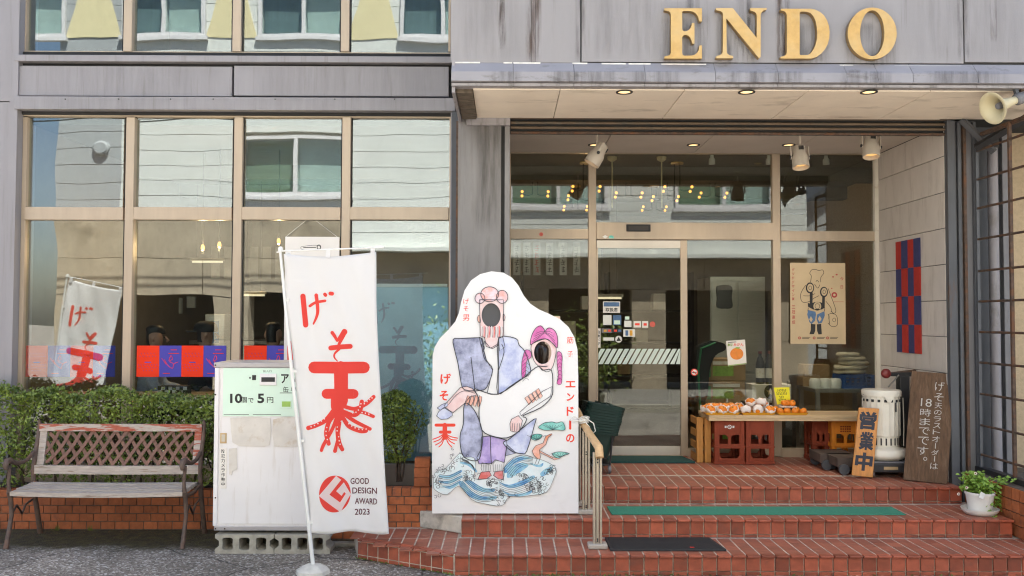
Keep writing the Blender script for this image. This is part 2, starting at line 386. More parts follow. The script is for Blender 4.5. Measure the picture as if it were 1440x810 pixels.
M['oldwood'] = mat('old_brown_plank', (.115,.064,.034), .8, var=.32, vs=7, stretch=(9,9,.6), bump=.003, bs=14, c2=(.19,.12,.075), c2s=4, c2t=(.52,.75), c2st=(9,9,.5))
M['chalk'] = mat('chalk', (.54,.52,.49), .9, var=.2, vs=80)
M['machine'] = mat('black_machine', (.025,.025,.027), .5, var=.2)
M['dolly'] = mat('dark_dolly_wood', (.075,.055,.045), .8, var=.3, vs=8)
M['redball'] = mat('dark_red_knob', (.16,.02,.02), .4)
M['horn'] = mat('cream_horn', (.60,.53,.34), .45, var=.06, vs=6)
M['fixture'] = mat('cream_fixture', (.52,.46,.38), .5, var=.05)
M['bulb'] = emit('warm_bulb', (1,.40,.07), .5)
M['down'] = emit('downlight_glow', (1,.66,.3), .3)
M['tube'] = emit('tube_glow', (1,.85,.6), .17)
M['int_wall'] = mat('interior_wall', (.20,.17,.14), .8, var=.1)
M['int_ceil'] = mat('interior_ceiling', (.15,.14,.125), .8, var=.05)
M['int_floor'] = mat('interior_floor', (.085,.07,.06), .5, var=.2, vs=3)
M['int_dark'] = mat('interior_dark_unit', (.05,.045,.04), .6, var=.2)
M['steel'] = mat('brushed_steel', (.45,.44,.42), .3, metal=.8, var=.08, stretch=(1,1,20))
M['cardboard'] = mat('cardboard', (.33,.215,.115), .85, var=.1)
M['bag'] = mat('beige_sacks', (.50,.44,.34), .85, var=.15, vs=12, bump=.006, bs=10)
M['blueplastic'] = mat('blue_plastic', (.02,.09,.32), .4, var=.1)
M['blackplastic'] = mat('black_plastic', (.015,.015,.016), .35, var=.1)
M['poster'] = mat('beige_poster', (.56,.44,.28), .8, var=.08, vs=4, c2=(.42,.29,.15), c2s=3, c2t=(.62,.8))
M['paper'] = mat('white_paper', (.78,.74,.69), .7, var=.03)
M['sheet_red'] = cloth('red_sheet', (.95,.07,.03), .2)
M['sheet_blue'] = cloth('blue_sheet', (.11,.10,.48), .2)
M['cl_red'] = mat('dull_red_cloth', (.42,.028,.02), .8, var=.12, vs=20)
M['cl_blue'] = mat('dull_blue_cloth', (.04,.045,.14), .8, var=.12, vs=20)
M['pot'] = mat('white_pot', (.74,.73,.70), .4, var=.06)
M['skin'] = mat('skin_tone', (.46,.27,.19), .55, var=.05)
M['hairb'] = mat('black_hair', (.012,.011,.011), .5, var=.2)
M['shirt'] = mat('pale_blue_shirt', (.42,.50,.66), .8, var=.08, vs=8)
M['blackcloth'] = mat('black_cloth', (.018,.018,.02), .8, var=.15)
M['trouser'] = mat('dark_trousers', (.03,.03,.04), .85)
M['stucco'] = mat('ochre_stucco', (.55,.43,.28), .9, var=.1, vs=30, bump=.004, bs=60)
M['opp_white'] = mat('white_siding', (.74,.75,.71), .7, var=.04, vs=2, stretch=(1,1,.4))
M['opp_gray'] = mat('gray_siding', (.40,.42,.43), .7, var=.05)
M['opp_conc'] = mat('board_concrete', (.40,.33,.24), .85, var=.2, vs=1.6, c2=(.20,.165,.12), c2s=2.2, c2t=(.55,.75), bump=.003, bs=30)
M['opp_yellow'] = mat('yellow_panel', (.80,.70,.42), .6, var=.05)
M['opp_frost'] = mat('frosted_pane', (.66,.72,.68), .6, var=.1)
M['opp_dark'] = mat('dark_opening', (.03,.03,.032), .8)
M['curtain'] = mat('gray_curtain', (.20,.26,.27), .8, var=.3, vs=6, stretch=(8,1,.1))
M['greencurtain'] = mat('green_blind', (.27,.34,.24), .8, var=.3, vs=6, stretch=(.2,1,8))
M['glass'] = glass('window_glass', (.80,.86,.85), 2.9)
M['door_glass'] = glass('door_glass', (.86,.88,.84), 1.35, .0016)
M['opp_glass'] = glass('house_glass', (.88,.93,.92), 1.5, .0)
M['frost'] = mat('frosted_stripe', (.62,.72,.66), .6, var=.05)
M['vase'] = mat('dark_brown_vase', (.035,.022,.015), .25, var=.3, vs=9)
M['terracotta_cap'] = M['brick']

def asphalt():
    m = bpy.data.materials.new('asphalt'); m.use_nodes = True; t = m.node_tree; b = t.nodes['Principled BSDF']; L = t.links.new
    b.inputs['Roughness'].default_value = .85
    g = _n(t, 'ShaderNodeNewGeometry'); P = g.outputs['Position']
    vo = _n(t, 'ShaderNodeTexVoronoi', Scale=75.0); L(P, vo.inputs['Vector'])
    rp = _n(t, 'ShaderNodeValToRGB'); sep = _n(t, 'ShaderNodeSeparateColor'); L(vo.outputs['Color'], sep.inputs[0]); L(sep.outputs[0], rp.inputs[0])
    e = rp.color_ramp.elements; e[0].color = (.11,.094,.077,1); e[1].color = (.55,.53,.5,1); e[1].position = .97
    x = rp.color_ramp.elements.new(.55); x.color = (.215,.186,.155,1); x = rp.color_ramp.elements.new(.84); x.color = (.34,.30,.25,1)
    n1 = _n(t, 'ShaderNodeTexNoise', Scale=1.3, Detail=5.0); L(P, n1.inputs[0])
    mr = _n(t, 'ShaderNodeMapRange'); L(n1.outputs['Fac'], mr.inputs[0]); mr.inputs[1].default_value=.3; mr.inputs[2].default_value=.7; mr.inputs[3].default_value=.62; mr.inputs[4].default_value=1.16
    mu = _n(t, 'ShaderNodeMix', data_type='RGBA', blend_type='MULTIPLY'); mu.inputs[0].default_value = 1; L(rp.outputs[0], mu.inputs[6]); L(mr.outputs[0], mu.inputs[7])
    nd = _n(t, 'ShaderNodeTexNoise', Scale=2.2, Detail=4.0); L(P, nd.inputs[0])
    va = _n(t, 'ShaderNodeMix', data_type='VECTOR'); va.inputs[0].default_value = .22; L(P, va.inputs[4]); L(nd.outputs['Color'], va.inputs[5])
    ve = _n(t, 'ShaderNodeTexVoronoi', feature='DISTANCE_TO_EDGE', Scale=.9); L(va.outputs[1], ve.inputs['Vector'])
    mc = _n(t, 'ShaderNodeMapRange'); L(ve.outputs['Distance'], mc.inputs[0]); mc.inputs[1].default_value = .002; mc.inputs[2].default_value = .009; mc.inputs[3].default_value = .3
    m9 = _n(t, 'ShaderNodeMix', data_type='RGBA', blend_type='MULTIPLY'); m9.inputs[0].default_value = 1; L(mu.outputs[2], m9.inputs[6]); L(mc.outputs[0], m9.inputs[7]); mu = m9
    # mossy, silted strip of ground along the foot of the planter
    sx = _n(t, 'ShaderNodeSeparateXYZ'); L(P, sx.inputs[0])
    n2 = _n(t, 'ShaderNodeTexNoise', Scale=5.0, Detail=8.0, Roughness=.7); L(P, n2.inputs[0])
    a = _n(t, 'ShaderNodeMath', operation='MULTIPLY_ADD'); L(n2.outputs['Fac'], a.inputs[0]); a.inputs[1].default_value = .75; L(sx.outputs[1], a.inputs[2])
    m2 = _n(t, 'ShaderNodeMapRange'); L(a.outputs[0], m2.inputs[0]); m2.inputs[1].default_value = 7.12; m2.inputs[2].default_value = 7.34
    n3 = _n(t, 'ShaderNodeTexNoise', Scale=14.0, Detail=6.0, Roughness=.7); L(P, n3.inputs[0])
    r3 = _n(t, 'ShaderNodeValToRGB'); L(n3.outputs['Fac'], r3.inputs[0]); q = r3.color_ramp.elements
    q[0].color = (.028,.022,.016,1); q[0].position = .38; q[1].color = (.075,.068,.022,1); q[1].position = .66
    mx = _n(t, 'ShaderNodeMix', data_type='RGBA'); L(m2.outputs[0], mx.inputs[0]); L(mu.outputs[2], mx.inputs[6]); L(r3.outputs[0], mx.inputs[7])
    L(mx.outputs[2], b.inputs['Base Color'])
    bp = _n(t, 'ShaderNodeBump', Strength=1.0, Distance=.006); L(vo.outputs['Distance'], bp.inputs['Height']); L(bp.outputs[0], b.inputs['Normal'])
    return m
M['asphalt'] = asphalt()

M['pave'] = mat('gray_paving', (.20,.185,.165), .9, var=.15, vs=8)
# ------------------------------------------------------------------ the ground and the far pavement
struct(MB().box(-300,-300,-.3,300,300,0).build('road', M['asphalt']))
pv = struct(MB().box(-60,-3.0,.001,60,.74,.13).build('far_pavement', M['pave']))
MB().box(-60,.742,.001,60,.9,.15).build('kerb', M['concrete'], pv)

# ------------------------------------------------------------------ the steps
YS1, YS2, YS3, YD = 6.16, 6.65, 7.225, 8.80
Z1, Z2, Z3 = .14, .273, .404
XR = 4.05
def steps():
    xa, xb = -.355, -1.085
    st = struct(MB().prism([(xa+.002, YS1+.002), (XR, YS1+.002), (XR, 7.5), (-1.3, 7.5), (xb+.003, 6.582)], lambda x,y,d: (x,y,d), 0, Z1-.002).build('lower_step', M['grout']))
    s2 = struct(MB().box(-.33, YS2+.002, Z1-.002, XR-.3, YS3+.06, Z2-.002).build('middle_step', M['grout']))
    s3 = struct(MB().box(-.44, YS3+.002, Z2-.002, 3.69, YD+.1, Z3-.002).build('porch_floor', M['grout']))
    g = .0045; gt = .0055
    def rtile(name, z0, z1, wd=.1, dep=.014):
        return MB().box(-wd/2+g, 0, 0, wd/2-g, dep, z1-z0).build(name, M['tile'], bevel=.002)
    def row(par, x0, x1, Yf, zt, zb):
        hs = (zt-.016, zt-.016-.006-.088)
        pt = rtile('tile', hs[1], hs[0]); nb = MB().box(-.05+g, 0, 0, .05-g, .062, .016).build('nosing_tile', M['tile'], bevel=.004)
        low = rtile('tile', zb, hs[1]-.006)
        n = int(round((x1-x0)/.1)); used = 0
        for k in range(n):
            x = x0+.1*(k+.5)
            for pr, z in ((pt, hs[1]), (nb, zt-.014), (low, zb)):
                yy = Yf-.004+random.uniform(-.0012, .0012) if pr is not nb else Yf-.008
                if used < 3: wl(pr, (x, yy, z), par); used += 1
                else: inst(pr, '', (x, yy, z+random.uniform(-.0006,.0006)), par)
    row(st, xa+.005, XR, YS1, Z1, .0)
    row(s2, -.33, XR-.3, YS2, Z2, Z1)
    row(s3, -.41, 3.69, YS3, Z3, Z2)
    # slanted left end of the lower step
    dx, dy = xb-xa, 6.58-YS1; ln = math.hypot(dx, dy); n = int(ln/.1); ang = math.atan2(dy, dx)+PI
    pr = None
    for k in range(n+1):
        x = xa+dx*(k+.5)/(n+1); y = YS1+dy*(k+.5)/(n+1); wdt = ln/(n+1)
        for (z0, h, dep, off, nm) in ((Z1-.11, .088, .014, .0, 'tile'), (Z1-.014, .016, .062, -.006, 'nosing_tile'), (0, Z1-.116, .014, .0, 'tile')):
            o = MB().box(-wdt/2+g, off, 0, wdt/2-g, off+dep, h).build(nm, M['tile'], keep=True, bevel=.002)
            wl(o, (x, y, z0), st); o.rotation_euler[2] = ang
    # treads: rows of tiles behind the nosing
    def tread(par, x0, x1, ya, yb, zt, rows, single_rows, left=None):
        d = (yb-ya)/rows
        pt = MB().box(-.05+gt, .0008, 0, .05-gt, d-.0008, .010).build('tile', M['tile_dark']); first = True
        rest = MB(); n = int(round((x1-x0)/.1))
        for r_ in range(rows):
            for k in range(n):
                x = x0+.1*(k+.5); y = ya+d*r_
                if left and x < left(y): continue
                z = zt-.010+random.uniform(-.0008, .0006)
                if r_ < single_rows:
                    if first: wl(pt, (x, y, z), par); first = False
                    else: inst(pt, '', (x, y, z), par)
                else: rest.box(x-.05+gt, y+.001, z, x+.05-gt, y+d-.002, z+.010)
        if rest.v: stuff(rest.build('tile_rows', M['tile_dark'], par))
    lf = lambda y: (xa+.07+(xb-xa)*(y+.1-YS1)/(6.58-YS1) if y < 6.5 else -1.08)
    tread(st, -1.15, XR, YS1+.058, YS2+.005, Z1, 4, 4, lf)
    tread(st, -1.15, -.345, YS2+.01, 6.95, Z1, 3, 3, lambda y: -1.1)
    tread(s2, -.33, XR-.3, YS2+.058, YS3+.005, Z2, 4, 4)
    tread(s3, -.41, 3.69, YS3+.058, YD+.03, Z3, 13, 4)
    # low tiled side wall at the right end of the steps
    xs = 3.80
    sw = struct(MB().box(xs+.012, 6.30, .14, xs+.3, 7.40, .50).build('side_kerb_wall', M['mortar']))
    pt = MB().box(0, .004, .004, .012, .096, .086).build('brick', M['brick'], keep=True); first = True
    for r_ in range(4):
        for k in range(11):
            l = (xs, 6.30+.1*k, .14+.09*r_)
            if first: wl(pt, l, sw); first = False
            else: inst(pt, '', l, sw)
steps()

# ------------------------------------------------------------------ shop building
YF, YG, YP, YR = 7.78, 7.90, 7.38, 7.43
XRW = 3.69
ZTOP = 6.1
shop = thing('shop_building', 'gray panelled two storey shop with big beige framed windows and a deep porch', 'building', (0, YF, 0))
def bp(name, m, px0, py0, px1, py1, Y, dep, **kw): return MB().pbox(px0, py0, px1, py1, Y, dep).build(name, M[m], shop, **kw)
XL = -9.0
def building():
    # pilaster at the far left, two panels
    x20 = WX(19, YF)
    zj = WZ(386/2.7, YF, 20)
    MB().box(XL, YF, 0, x20, YF+.3, zj-.005).build('wall_panel', M['gray'], shop)
    MB().box(XL, YF, zj+.005, x20, YF+.3, ZTOP).build('wall_panel', M['gray'], shop)
    MB().box(XL+.01, YF+.02, .0, x20-.003, YF+.25, ZTOP-.02).build('joint_backing', M['gap'], shop)
    MB().box(x20-.07, YF-.012, .0, x20, YF-.001, ZTOP-.05).build('corner_trim', M['gray'], shop)
    # spandrel between the two window rows
    MB().pbox(10, 74, 640, 162, YF+.06, .35).build('joint_backing', M['gap'], shop)
    bp('window_sill', 'gray', 20, 78, 634, 87, YF-.02, .10, bevel=.004)
    for a, b in ((23, 326), (329, 631)): bp('spandrel_panel', 'gray', a, 93, b, 135, YF+.01, .06, bevel=.003)
    bp('flashing', 'gray', 20, 136.5, 640, 154.5, YF-.03, .09, bevel=.003)
    x0, x1 = WX(20, YF), WX(640, YF)
    for px in (92, 167, 240, 300, 387, 471, 555):
        c = W(px, 139.5, YF-.031); MB().lathe([(.006,0),(.006,-.004),(0,-.005)], (c.x, c.y, c.z), 8, 'y').build('screw', M['gap'], shop)
    bp('jamb', 'gray', 632.5, 158, 641.5, 700, YF-.012, .12)
    # upper windows
    ztop = WZ(-170, YG)
    def win_row(ytop, ybot, mull, l, r, first_trans=None):
        bp('window_frame', 'beige', l, ybot-4.5, r, ybot, YG-.04, .07, bevel=.003)
        bp('window_frame', 'beige', l, ytop, r, ytop+3.5, YG-.04, .07, bevel=.003)
        ed = [l-1]+[q for q in mull]+[r+1]
        for q in (l, r-3): bp('window_frame', 'beige', q, ytop+3.6, q+(6 if q == l else 3), ybot-4.6, YG-.038, .066)
        for q in mull:
            bp('mullion', 'beige', q-6, ytop+3.6, q+6, ybot-4.6, YG-.055, .10, bevel=.004)
            bp('gasket', 'gap', q+6.2, ytop+3.7, q+8.4, ybot-4.7, YG-.014, .013); bp('gasket', 'gap', q-7.2, ytop+3.7, q-6.2, ybot-4.7, YG-.014, .013)
    win_row(-170, 77, (181, 334, 486), 33, 634)
    win_row(161, 690, (179, 332, 485), 27, 634)
    for a, b in ((33.5, 172.7), (185.3, 325.7), (338.3, 478.7), (491.3, 631)):
        bp('transom', 'beige', a, 291, b, 309, YG-.05, .09, bevel=.004)
        bp('window_pane', 'glass', a-1, 163, b+1, 292, YG, .006)
        bp('window_pane', 'glass', a-1, 308, b+1, 655, YG, .006)
        bp('apron_panel', 'beige', a, 653, b, 685.2, YG-.03, .05)
    for a, b in ((39, 175), (187, 328), (340, 480), (492, 632)):
        bp('window_pane', 'glass', a-1, -167, b+1, 74, YG, .006)
    # wall behind the planter and below windows
    MB().box(x0, YG+.03, 0, x1, YG+.12, .38).build('foot_wall', M['gray'], shop)
    # entrance pillar
    zs = 3.43
    bp('pillar', 'pillar', 642.5, 158, 704, 760, YP, .40, bevel=.004)
    bp('pillar_groove', 'gap', 703, 160, 710, 760, YP+.02, .36)
    bp('pillar_edge', 'pillar', 709, 158, 716.5, 760, YP, .38, bevel=.003)
    bp('pillar_cap', 'gray_dirty', 655, 157, 717.5, 176, YP-.02, .2, bevel=.003)
    bp('sealant_bead', 'rust', 640.5, 170, 643.5, 640, YP+.0, .03)
    bp('joint_backing', 'dark_steel', 634, 157, 716, 700, YP+.3, .15)
    # recess: left and right side walls
    MB().box(-.44, YP+.41, Z3, .0, YD+.05, zs-.01).build('porch_side_wall', M['dark_steel'], shop)
    zz = [1.614+.305*k for k in range(-4, 7)]
    MB().box(XRW+.012, YR, Z3, XRW+.16, YD+.1, zs-.01).build('joint_backing', M['gap'], shop)
    zz = [Z3]+[z for z in zz if z > Z3+.1 and z < 3.38]+[3.40]
    for a, b in zip(zz, zz[1:]):
        MB().box(XRW, YR+.005, a+.002, XRW+.03, YD, b-.002).build('siding_board', M['wallpanel'], shop, bevel=.005)
    # porch soffit (front canopy)
    YC = 6.42
    xs = [-.25, .39, 1.30, 2.21, 3.11, 3.62]
    for a, b in zip(xs, xs[1:]):
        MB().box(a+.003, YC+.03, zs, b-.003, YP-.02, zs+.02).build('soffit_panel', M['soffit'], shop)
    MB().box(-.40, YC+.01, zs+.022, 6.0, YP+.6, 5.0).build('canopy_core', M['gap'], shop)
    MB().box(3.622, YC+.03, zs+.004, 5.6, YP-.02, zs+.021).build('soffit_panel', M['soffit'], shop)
    # rotten timber showing at the soffit's left end
    for k in range(4):
        MB().box(-.375+random.uniform(0,.01), YC+.05+.22*k, zs-.02, -.252, YC+.05+.22*k+.2, zs+.02).build('rotten_timber', M['stain_wood'], shop)
    MB().box(-.40, YC-.02, zs-.035, -.377, YP+.38, zs+.2).build('canopy_edge', M['gray_dirty'], shop)
    # sloping drip edge under the fascia, in lengths
    ed = [633, 721, 807.5, 908, 1008, 1097, 1194, 1238, 1288, 1380, 1500, 1700]
    for a, b in zip(ed, ed[1:]):
        xa, xb = WX(a, 6.36), WX(b, 6.36)-.003
        y1, y2, y3, y4 = WZ(89, YC, 1000), WZ(102, 6.352, 1000), WZ(115, 6.345, 1000), WZ(119, 6.36, 1000)
        p = [(YC+.005, y1), (6.352, y2), (6.345, y3), (6.40, y3-.006), (YC+.02, y3)]
        MB().prism(p, lambda u, v, d: (d, u, v), xa, xb).build('drip_edge', M['drip'], shop)
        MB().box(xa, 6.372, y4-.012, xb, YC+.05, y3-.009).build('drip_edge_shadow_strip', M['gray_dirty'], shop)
    for a, b in ((637, 675), (708, 720), (722, 760), (805, 826), (846, 880), (884, 915), (930, 993), (1181, 1200), (1258, 1352), (1381, 1440)):
        bp('sealant', 'white_flash', a, 86.6+(b-640)*.008, b, 88.6+(b-640)*.008, YC-.006, .008)
    # fascia panels
    for a, b in ((634, 747), (753, 816), (818, 1354), (1356, 1700)):
        bp('fascia_panel', 'fascia', a, -70, b, 88, YC, .03, bevel=.002)
    bp('joint_strip', 'gray_dirty', 747.5, -70, 752.5, 87, YC+.006, .03)
    bp('joint_backing', 'gap', 634.5, -69, 1699, 87, YC+.022, .03)
    MB().box(-.40, YC+.031, zs+.2, -.36, YP+.45, 5.0).build('canopy_side', M['gray'], shop)
    # roller shutter, rolled up
    sh = bp('shutter_box', 'gap', 717, 158, 1338, 189, YP+.06, .04)
    for k in range(4):
        y0 = 163.5+7.0*k
        a = W(718, y0, YP+.045); b = W(1336, y0+6.6, YP+.045); mz = (a.z+b.z)/2; hh = (a.z-b.z)/2
        MB().lathe([(hh, a.x), (hh, b.x)], (0, YP+.045, mz), 10, 'x').build('slat' if k < 3 else 'bottom_bar', M['rust'] if k == 3 else M['shutter'], sh, smooth=True)
    # porch ceiling
    jx = [.0, .93, 1.85, 2.78, XRW]
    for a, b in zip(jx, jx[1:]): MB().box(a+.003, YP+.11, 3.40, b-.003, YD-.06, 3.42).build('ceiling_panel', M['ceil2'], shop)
    # entrance glazing
    y0 = 213
    def dp(name, m, a, y_, b, y2, Y=YD-.03, dep=.07, **kw): return bp(name, m, a, y_, b, y2, Y, dep, **kw)
    zlow = 642
    for a, b in ((827.5, 838.5), (1087.5, 1098.5)): dp('mullion', 'beige', a, y0+3, b, zlow, bevel=.004)
    dp('mullion', 'beige', 716, y0+3, 718, zlow)
    dp('head_frame', 'beige', 714, y0, 1236, y0+2.8)
    dp('transom', 'beige', 718.2, 322, 827.3, 336, YD-.025, .06, bevel=.003)
    hd = dp('door_header', 'beige', 838.7, 313, 1087.3, 337, YD-.035, .08, bevel=.004)
    dp('transom', 'beige', 1098.7, 325, 1234, 339, YD-.025, .06, bevel=.003)
    se = MB().pbox(881, 315.5, 915, 325.5, YD-.05, .014).build('door_sensor', M['ink'], hd, bevel=.003)
    MB().pbox(884, 318, 912, 323.5, YD-.053, .004).build('sensor_window', M['int_dark'], hd)
    bp('frame_post', 'heater', 1231.5, y0, 1237.5, 560, YD-.04, .05)
    for a, b, c, d in ((717, y0+2, 828, 323), (838, y0+2, 1088, 314), (1098, y0+2, 1232, 326), (717, 335, 828, 632), (967, 336, 1088, 632), (1098, 338, 1232, 632)):
        bp('window_pane', 'door_glass', a, c if False else b, c, d, YD, .006)
    for a, b in ((718.2, 827.3), (967.5, 1087.3), (1098.7, 1234)): dp('bottom_rail', 'beige', a, 631, b, 643.5)
    # sliding door leaf in front of the fixed glass
    dr = MB().pbox(839, 338, 957, 349, YD-.028, .024).build('door', M['alu_light'], shop, bevel=.002)
    MB().pbox(839, 627.5, 957, 640, YD-.028, .024).build('bottom_rail', M['alu_light'], dr, bevel=.002)
    MB().pbox(838.7, 349.3, 841, 627.3, YD-.028, .024).build('stile', M['beige'], dr)
    MB().pbox(957.3, 338, 967, 641, YD-.03, .03).build('stile', M['beige'], dr, bevel=.003)
    MB().pbox(841, 349, 957.2, 628, YD-.016, .006).build('door_pane', M['door_glass'], dr)
    # rooms, floors, roof
    Zc = 3.5
    MB().box(-4.3, YG+.13, 0, 5.3, 15.0, Z3-.02).build('shop_floor', M['int_floor'], shop)
    MB().box(-4.3, 15.0, 0, 5.3, 15.2, ZTOP-.1).build('back_wall', M['int_wall'], shop)
    MB().box(-4.5, YG+.12, 0, -4.3, 15.2, ZTOP-.1).build('side_wall', M['int_wall'], shop)
    MB().box(5.3, YD+.12, 0, 5.5, 15.2, ZTOP-.1).build('side_wall', M['int_wall'], shop)
    MB().box(-4.29, YG+.12, Zc, -.45, 14.99, 3.62).build('shop_ceiling', M['int_ceil'], shop)
    MB().box(-.449, YD+.1, Zc, 5.29, 14.99, 3.62).build('shop_ceiling', M['int_ceil'], shop)
    for yb in (10.1, 11.6, 13.2):
        MB().box(-4.28, yb, Zc-.16, 5.28, yb+.18, Zc-.003).build('ceiling_beam', M['int_ceil'], shop)
    MB().box(-4.29, YG+.13, 3.95, 5.29, 14.99, 4.15).build('upper_floor', M['int_floor'], shop)
    MB().box(-4.29, 11.2, 4.16, 5.29, 11.3, 5.95).build('upper_room_wall', M['int_dark'], shop)
    MB().box(XL, YF+.302, ZTOP-.1, 6.0, 15.2, ZTOP).build('roof', M['gray'], shop)
    MB().box(-.36, YG-.1, 5.0, 6.0, YG+.2, ZTOP-.101).build('upper_wall', M['gray'], shop)
    MB().box(x0, YF+.01, WZ(-170, YF), -.362, YG+.1, ZTOP-.101).build('upper_wall', M['gray'], shop)
    MB().box(XRW+.17, YD, 0, 5.29, YD+.1, 5.0).build('inner_wall', M['int_wall'], shop)
M['shutter'] = mat('shutter_slat', (.135,.095,.06), .55, var=.25, vs=12, stretch=(.4,3,3), c2=(.10,.09,.07), c2s=6, c2t=(.5,.7))
M['alu_light'] = mat('pale_aluminium', (.60,.55,.48), .4, metal=.3, var=.04)
building()
def stain_mat(c, k):
    m = bpy.data.materials.new('grime_stain'); m.use_nodes = True; t = m.node_tree; t.nodes.clear(); L = t.links.new
    o = _n(t, 'ShaderNodeOutputMaterial'); mx = _n(t, 'ShaderNodeMixShader'); tr = _n(t, 'ShaderNodeBsdfTransparent')
    d = _n(t, 'ShaderNodeBsdfDiffuse'); d.inputs[0].default_value = col4(c)
    g = _n(t, 'ShaderNodeNewGeometry'); mp = _n(t, 'ShaderNodeMapping'); mp.inputs['Scale'].default_value = (26,1,2.2); L(g.outputs['Position'], mp.inputs[0])
    nz = _n(t, 'ShaderNodeTexNoise', Scale=1.0, Detail=7.0, Roughness=.65); L(mp.outputs[0], nz.inputs[0])
    mr = _n(t, 'ShaderNodeMapRange'); L(nz.outputs['Fac'], mr.inputs[0]); mr.inputs[1].default_value = .38; mr.inputs[2].default_value = .68; mr.inputs[4].default_value = k
    tc = _n(t, 'ShaderNodeTexCoord'); sp = _n(t, 'ShaderNodeSeparateXYZ'); L(tc.outputs['Generated'], sp.inputs[0])
    out = mr.outputs[0]
    for ax in (0, 2):
        a = _n(t, 'ShaderNodeMath', operation='SUBTRACT'); a.inputs[0].default_value = 1; L(sp.outputs[ax], a.inputs[1])
        b = _n(t, 'ShaderNodeMath', operation='MULTIPLY'); L(sp.outputs[ax], b.inputs[0]); L(a.outputs[0], b.inputs[1])
        e = _n(t, 'ShaderNodeMath', operation='MULTIPLY'); L(b.outputs[0], e.inputs[0]); e.inputs[1].default_value = 6 if ax == 0 else 9; e.use_clamp = True
        q = _n(t, 'ShaderNodeMath', operation='MULTIPLY'); L(out, q.inputs[0]); L(e.outputs[0], q.inputs[1]); out = q.outputs[0]
    L(out, mx.inputs[0]); L(tr.outputs[0], mx.inputs[1]); L(d.outputs[0], mx.inputs[2]); L(mx.outputs[0], o.inputs[0]); return m
ST = stain_mat((.06,.05,.042) , .38); ST2 = stain_mat((.10,.06,.04), .75); ST3 = stain_mat((.09,.08,.07), .13)
def stain(px0, py0, px1, py1, Y, m):
    b = MB(); p = [W(px0,py1,Y), W(px1,py1,Y), W(px1,py0,Y), W(px0,py0,Y)]; b.add(p, [(0,1,2,3)]); b.build('grime_stain', m, shop)
for a, b_, c, d, m in ((738,-40,762,90,ST2),(808,-30,826,88,ST),(925,20,1000,92,ST),(1004,20,1070,92,ST),(1034,-40,1060,90,ST),(1090,-40,1112,88,ST2),(1096,30,1170,92,ST),(1185,30,1265,96,ST),(1346,-30,1364,88,ST),(1392,-20,1402,60,ST2),(700,-40,712,70,ST2),(963,-50,985,18,ST),(640,-40,740,88,ST3),(820,-60,940,88,ST3),(1270,-50,1440,88,ST3)):
    stain(a, b_, c, d, 6.42-.0025, m)
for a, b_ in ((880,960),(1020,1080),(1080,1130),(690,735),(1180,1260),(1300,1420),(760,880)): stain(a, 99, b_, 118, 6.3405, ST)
for a, b_, c, d in ((22,91,328,136),(326,91,634,136),(20,136,330,156),(300,136,640,156)): stain(a, b_, c, d, YF-.034, ST3)
for a, b_, c, d in ((668,150,704,330),): stain(a, b_, c, d, 7.38-.0025, ST)

# downlights: one thing each, alike ones told apart by their place
def downlight(x, y, z, label):
    t = thing('downlight', label, 'ceiling light', (x, y, z), 'round downlights over the entrance')
    MB().lathe([(.062,0),(.062,-.006),(.048,-.006),(.046,.0)], (x, y, z-.001), 20).build('rim', M['ink'], t, smooth=True)
    MB().lathe([(.046,0),(.03,-.004),(0,-.005)], (x, y, z-.0015), 20).build('lens', M['down'], t, smooth=True)
    l = bpy.data.lights.new('downlight_lamp', 'SPOT'); l.energy = 5.5 if z < 3.41 else 5; l.spot_size = R(84); l.spot_blend = .8; l.color = (1,.83,.62); l.shadow_soft_size = .05
    o = bpy.data.objects.new('downlight_lamp', l); COL.objects.link(o); o.location = (x, y, z-.03)
for px, lb in ((878, 'lit round downlight in the cream canopy soffit above the letter E side, leftmost of three'), (1050, 'lit round downlight in the middle of the cream canopy soffit'), (1222, 'lit round downlight in the cream canopy soffit nearest the horn speaker')):
    p = WG(px, 129, 3.43); downlight(p.x, p.y, 3.43, lb)
for px, lb in ((836, 'lit round downlight in the porch ceiling behind the tilted spotlight'), (975, 'lit round downlight in the middle of the porch ceiling behind the shutter'), (1109, 'lit round downlight in the porch ceiling beside the middle spotlight')):
    p = WG(px, 203.5, 3.40); downlight(p.x, p.y, 3.40, lb)

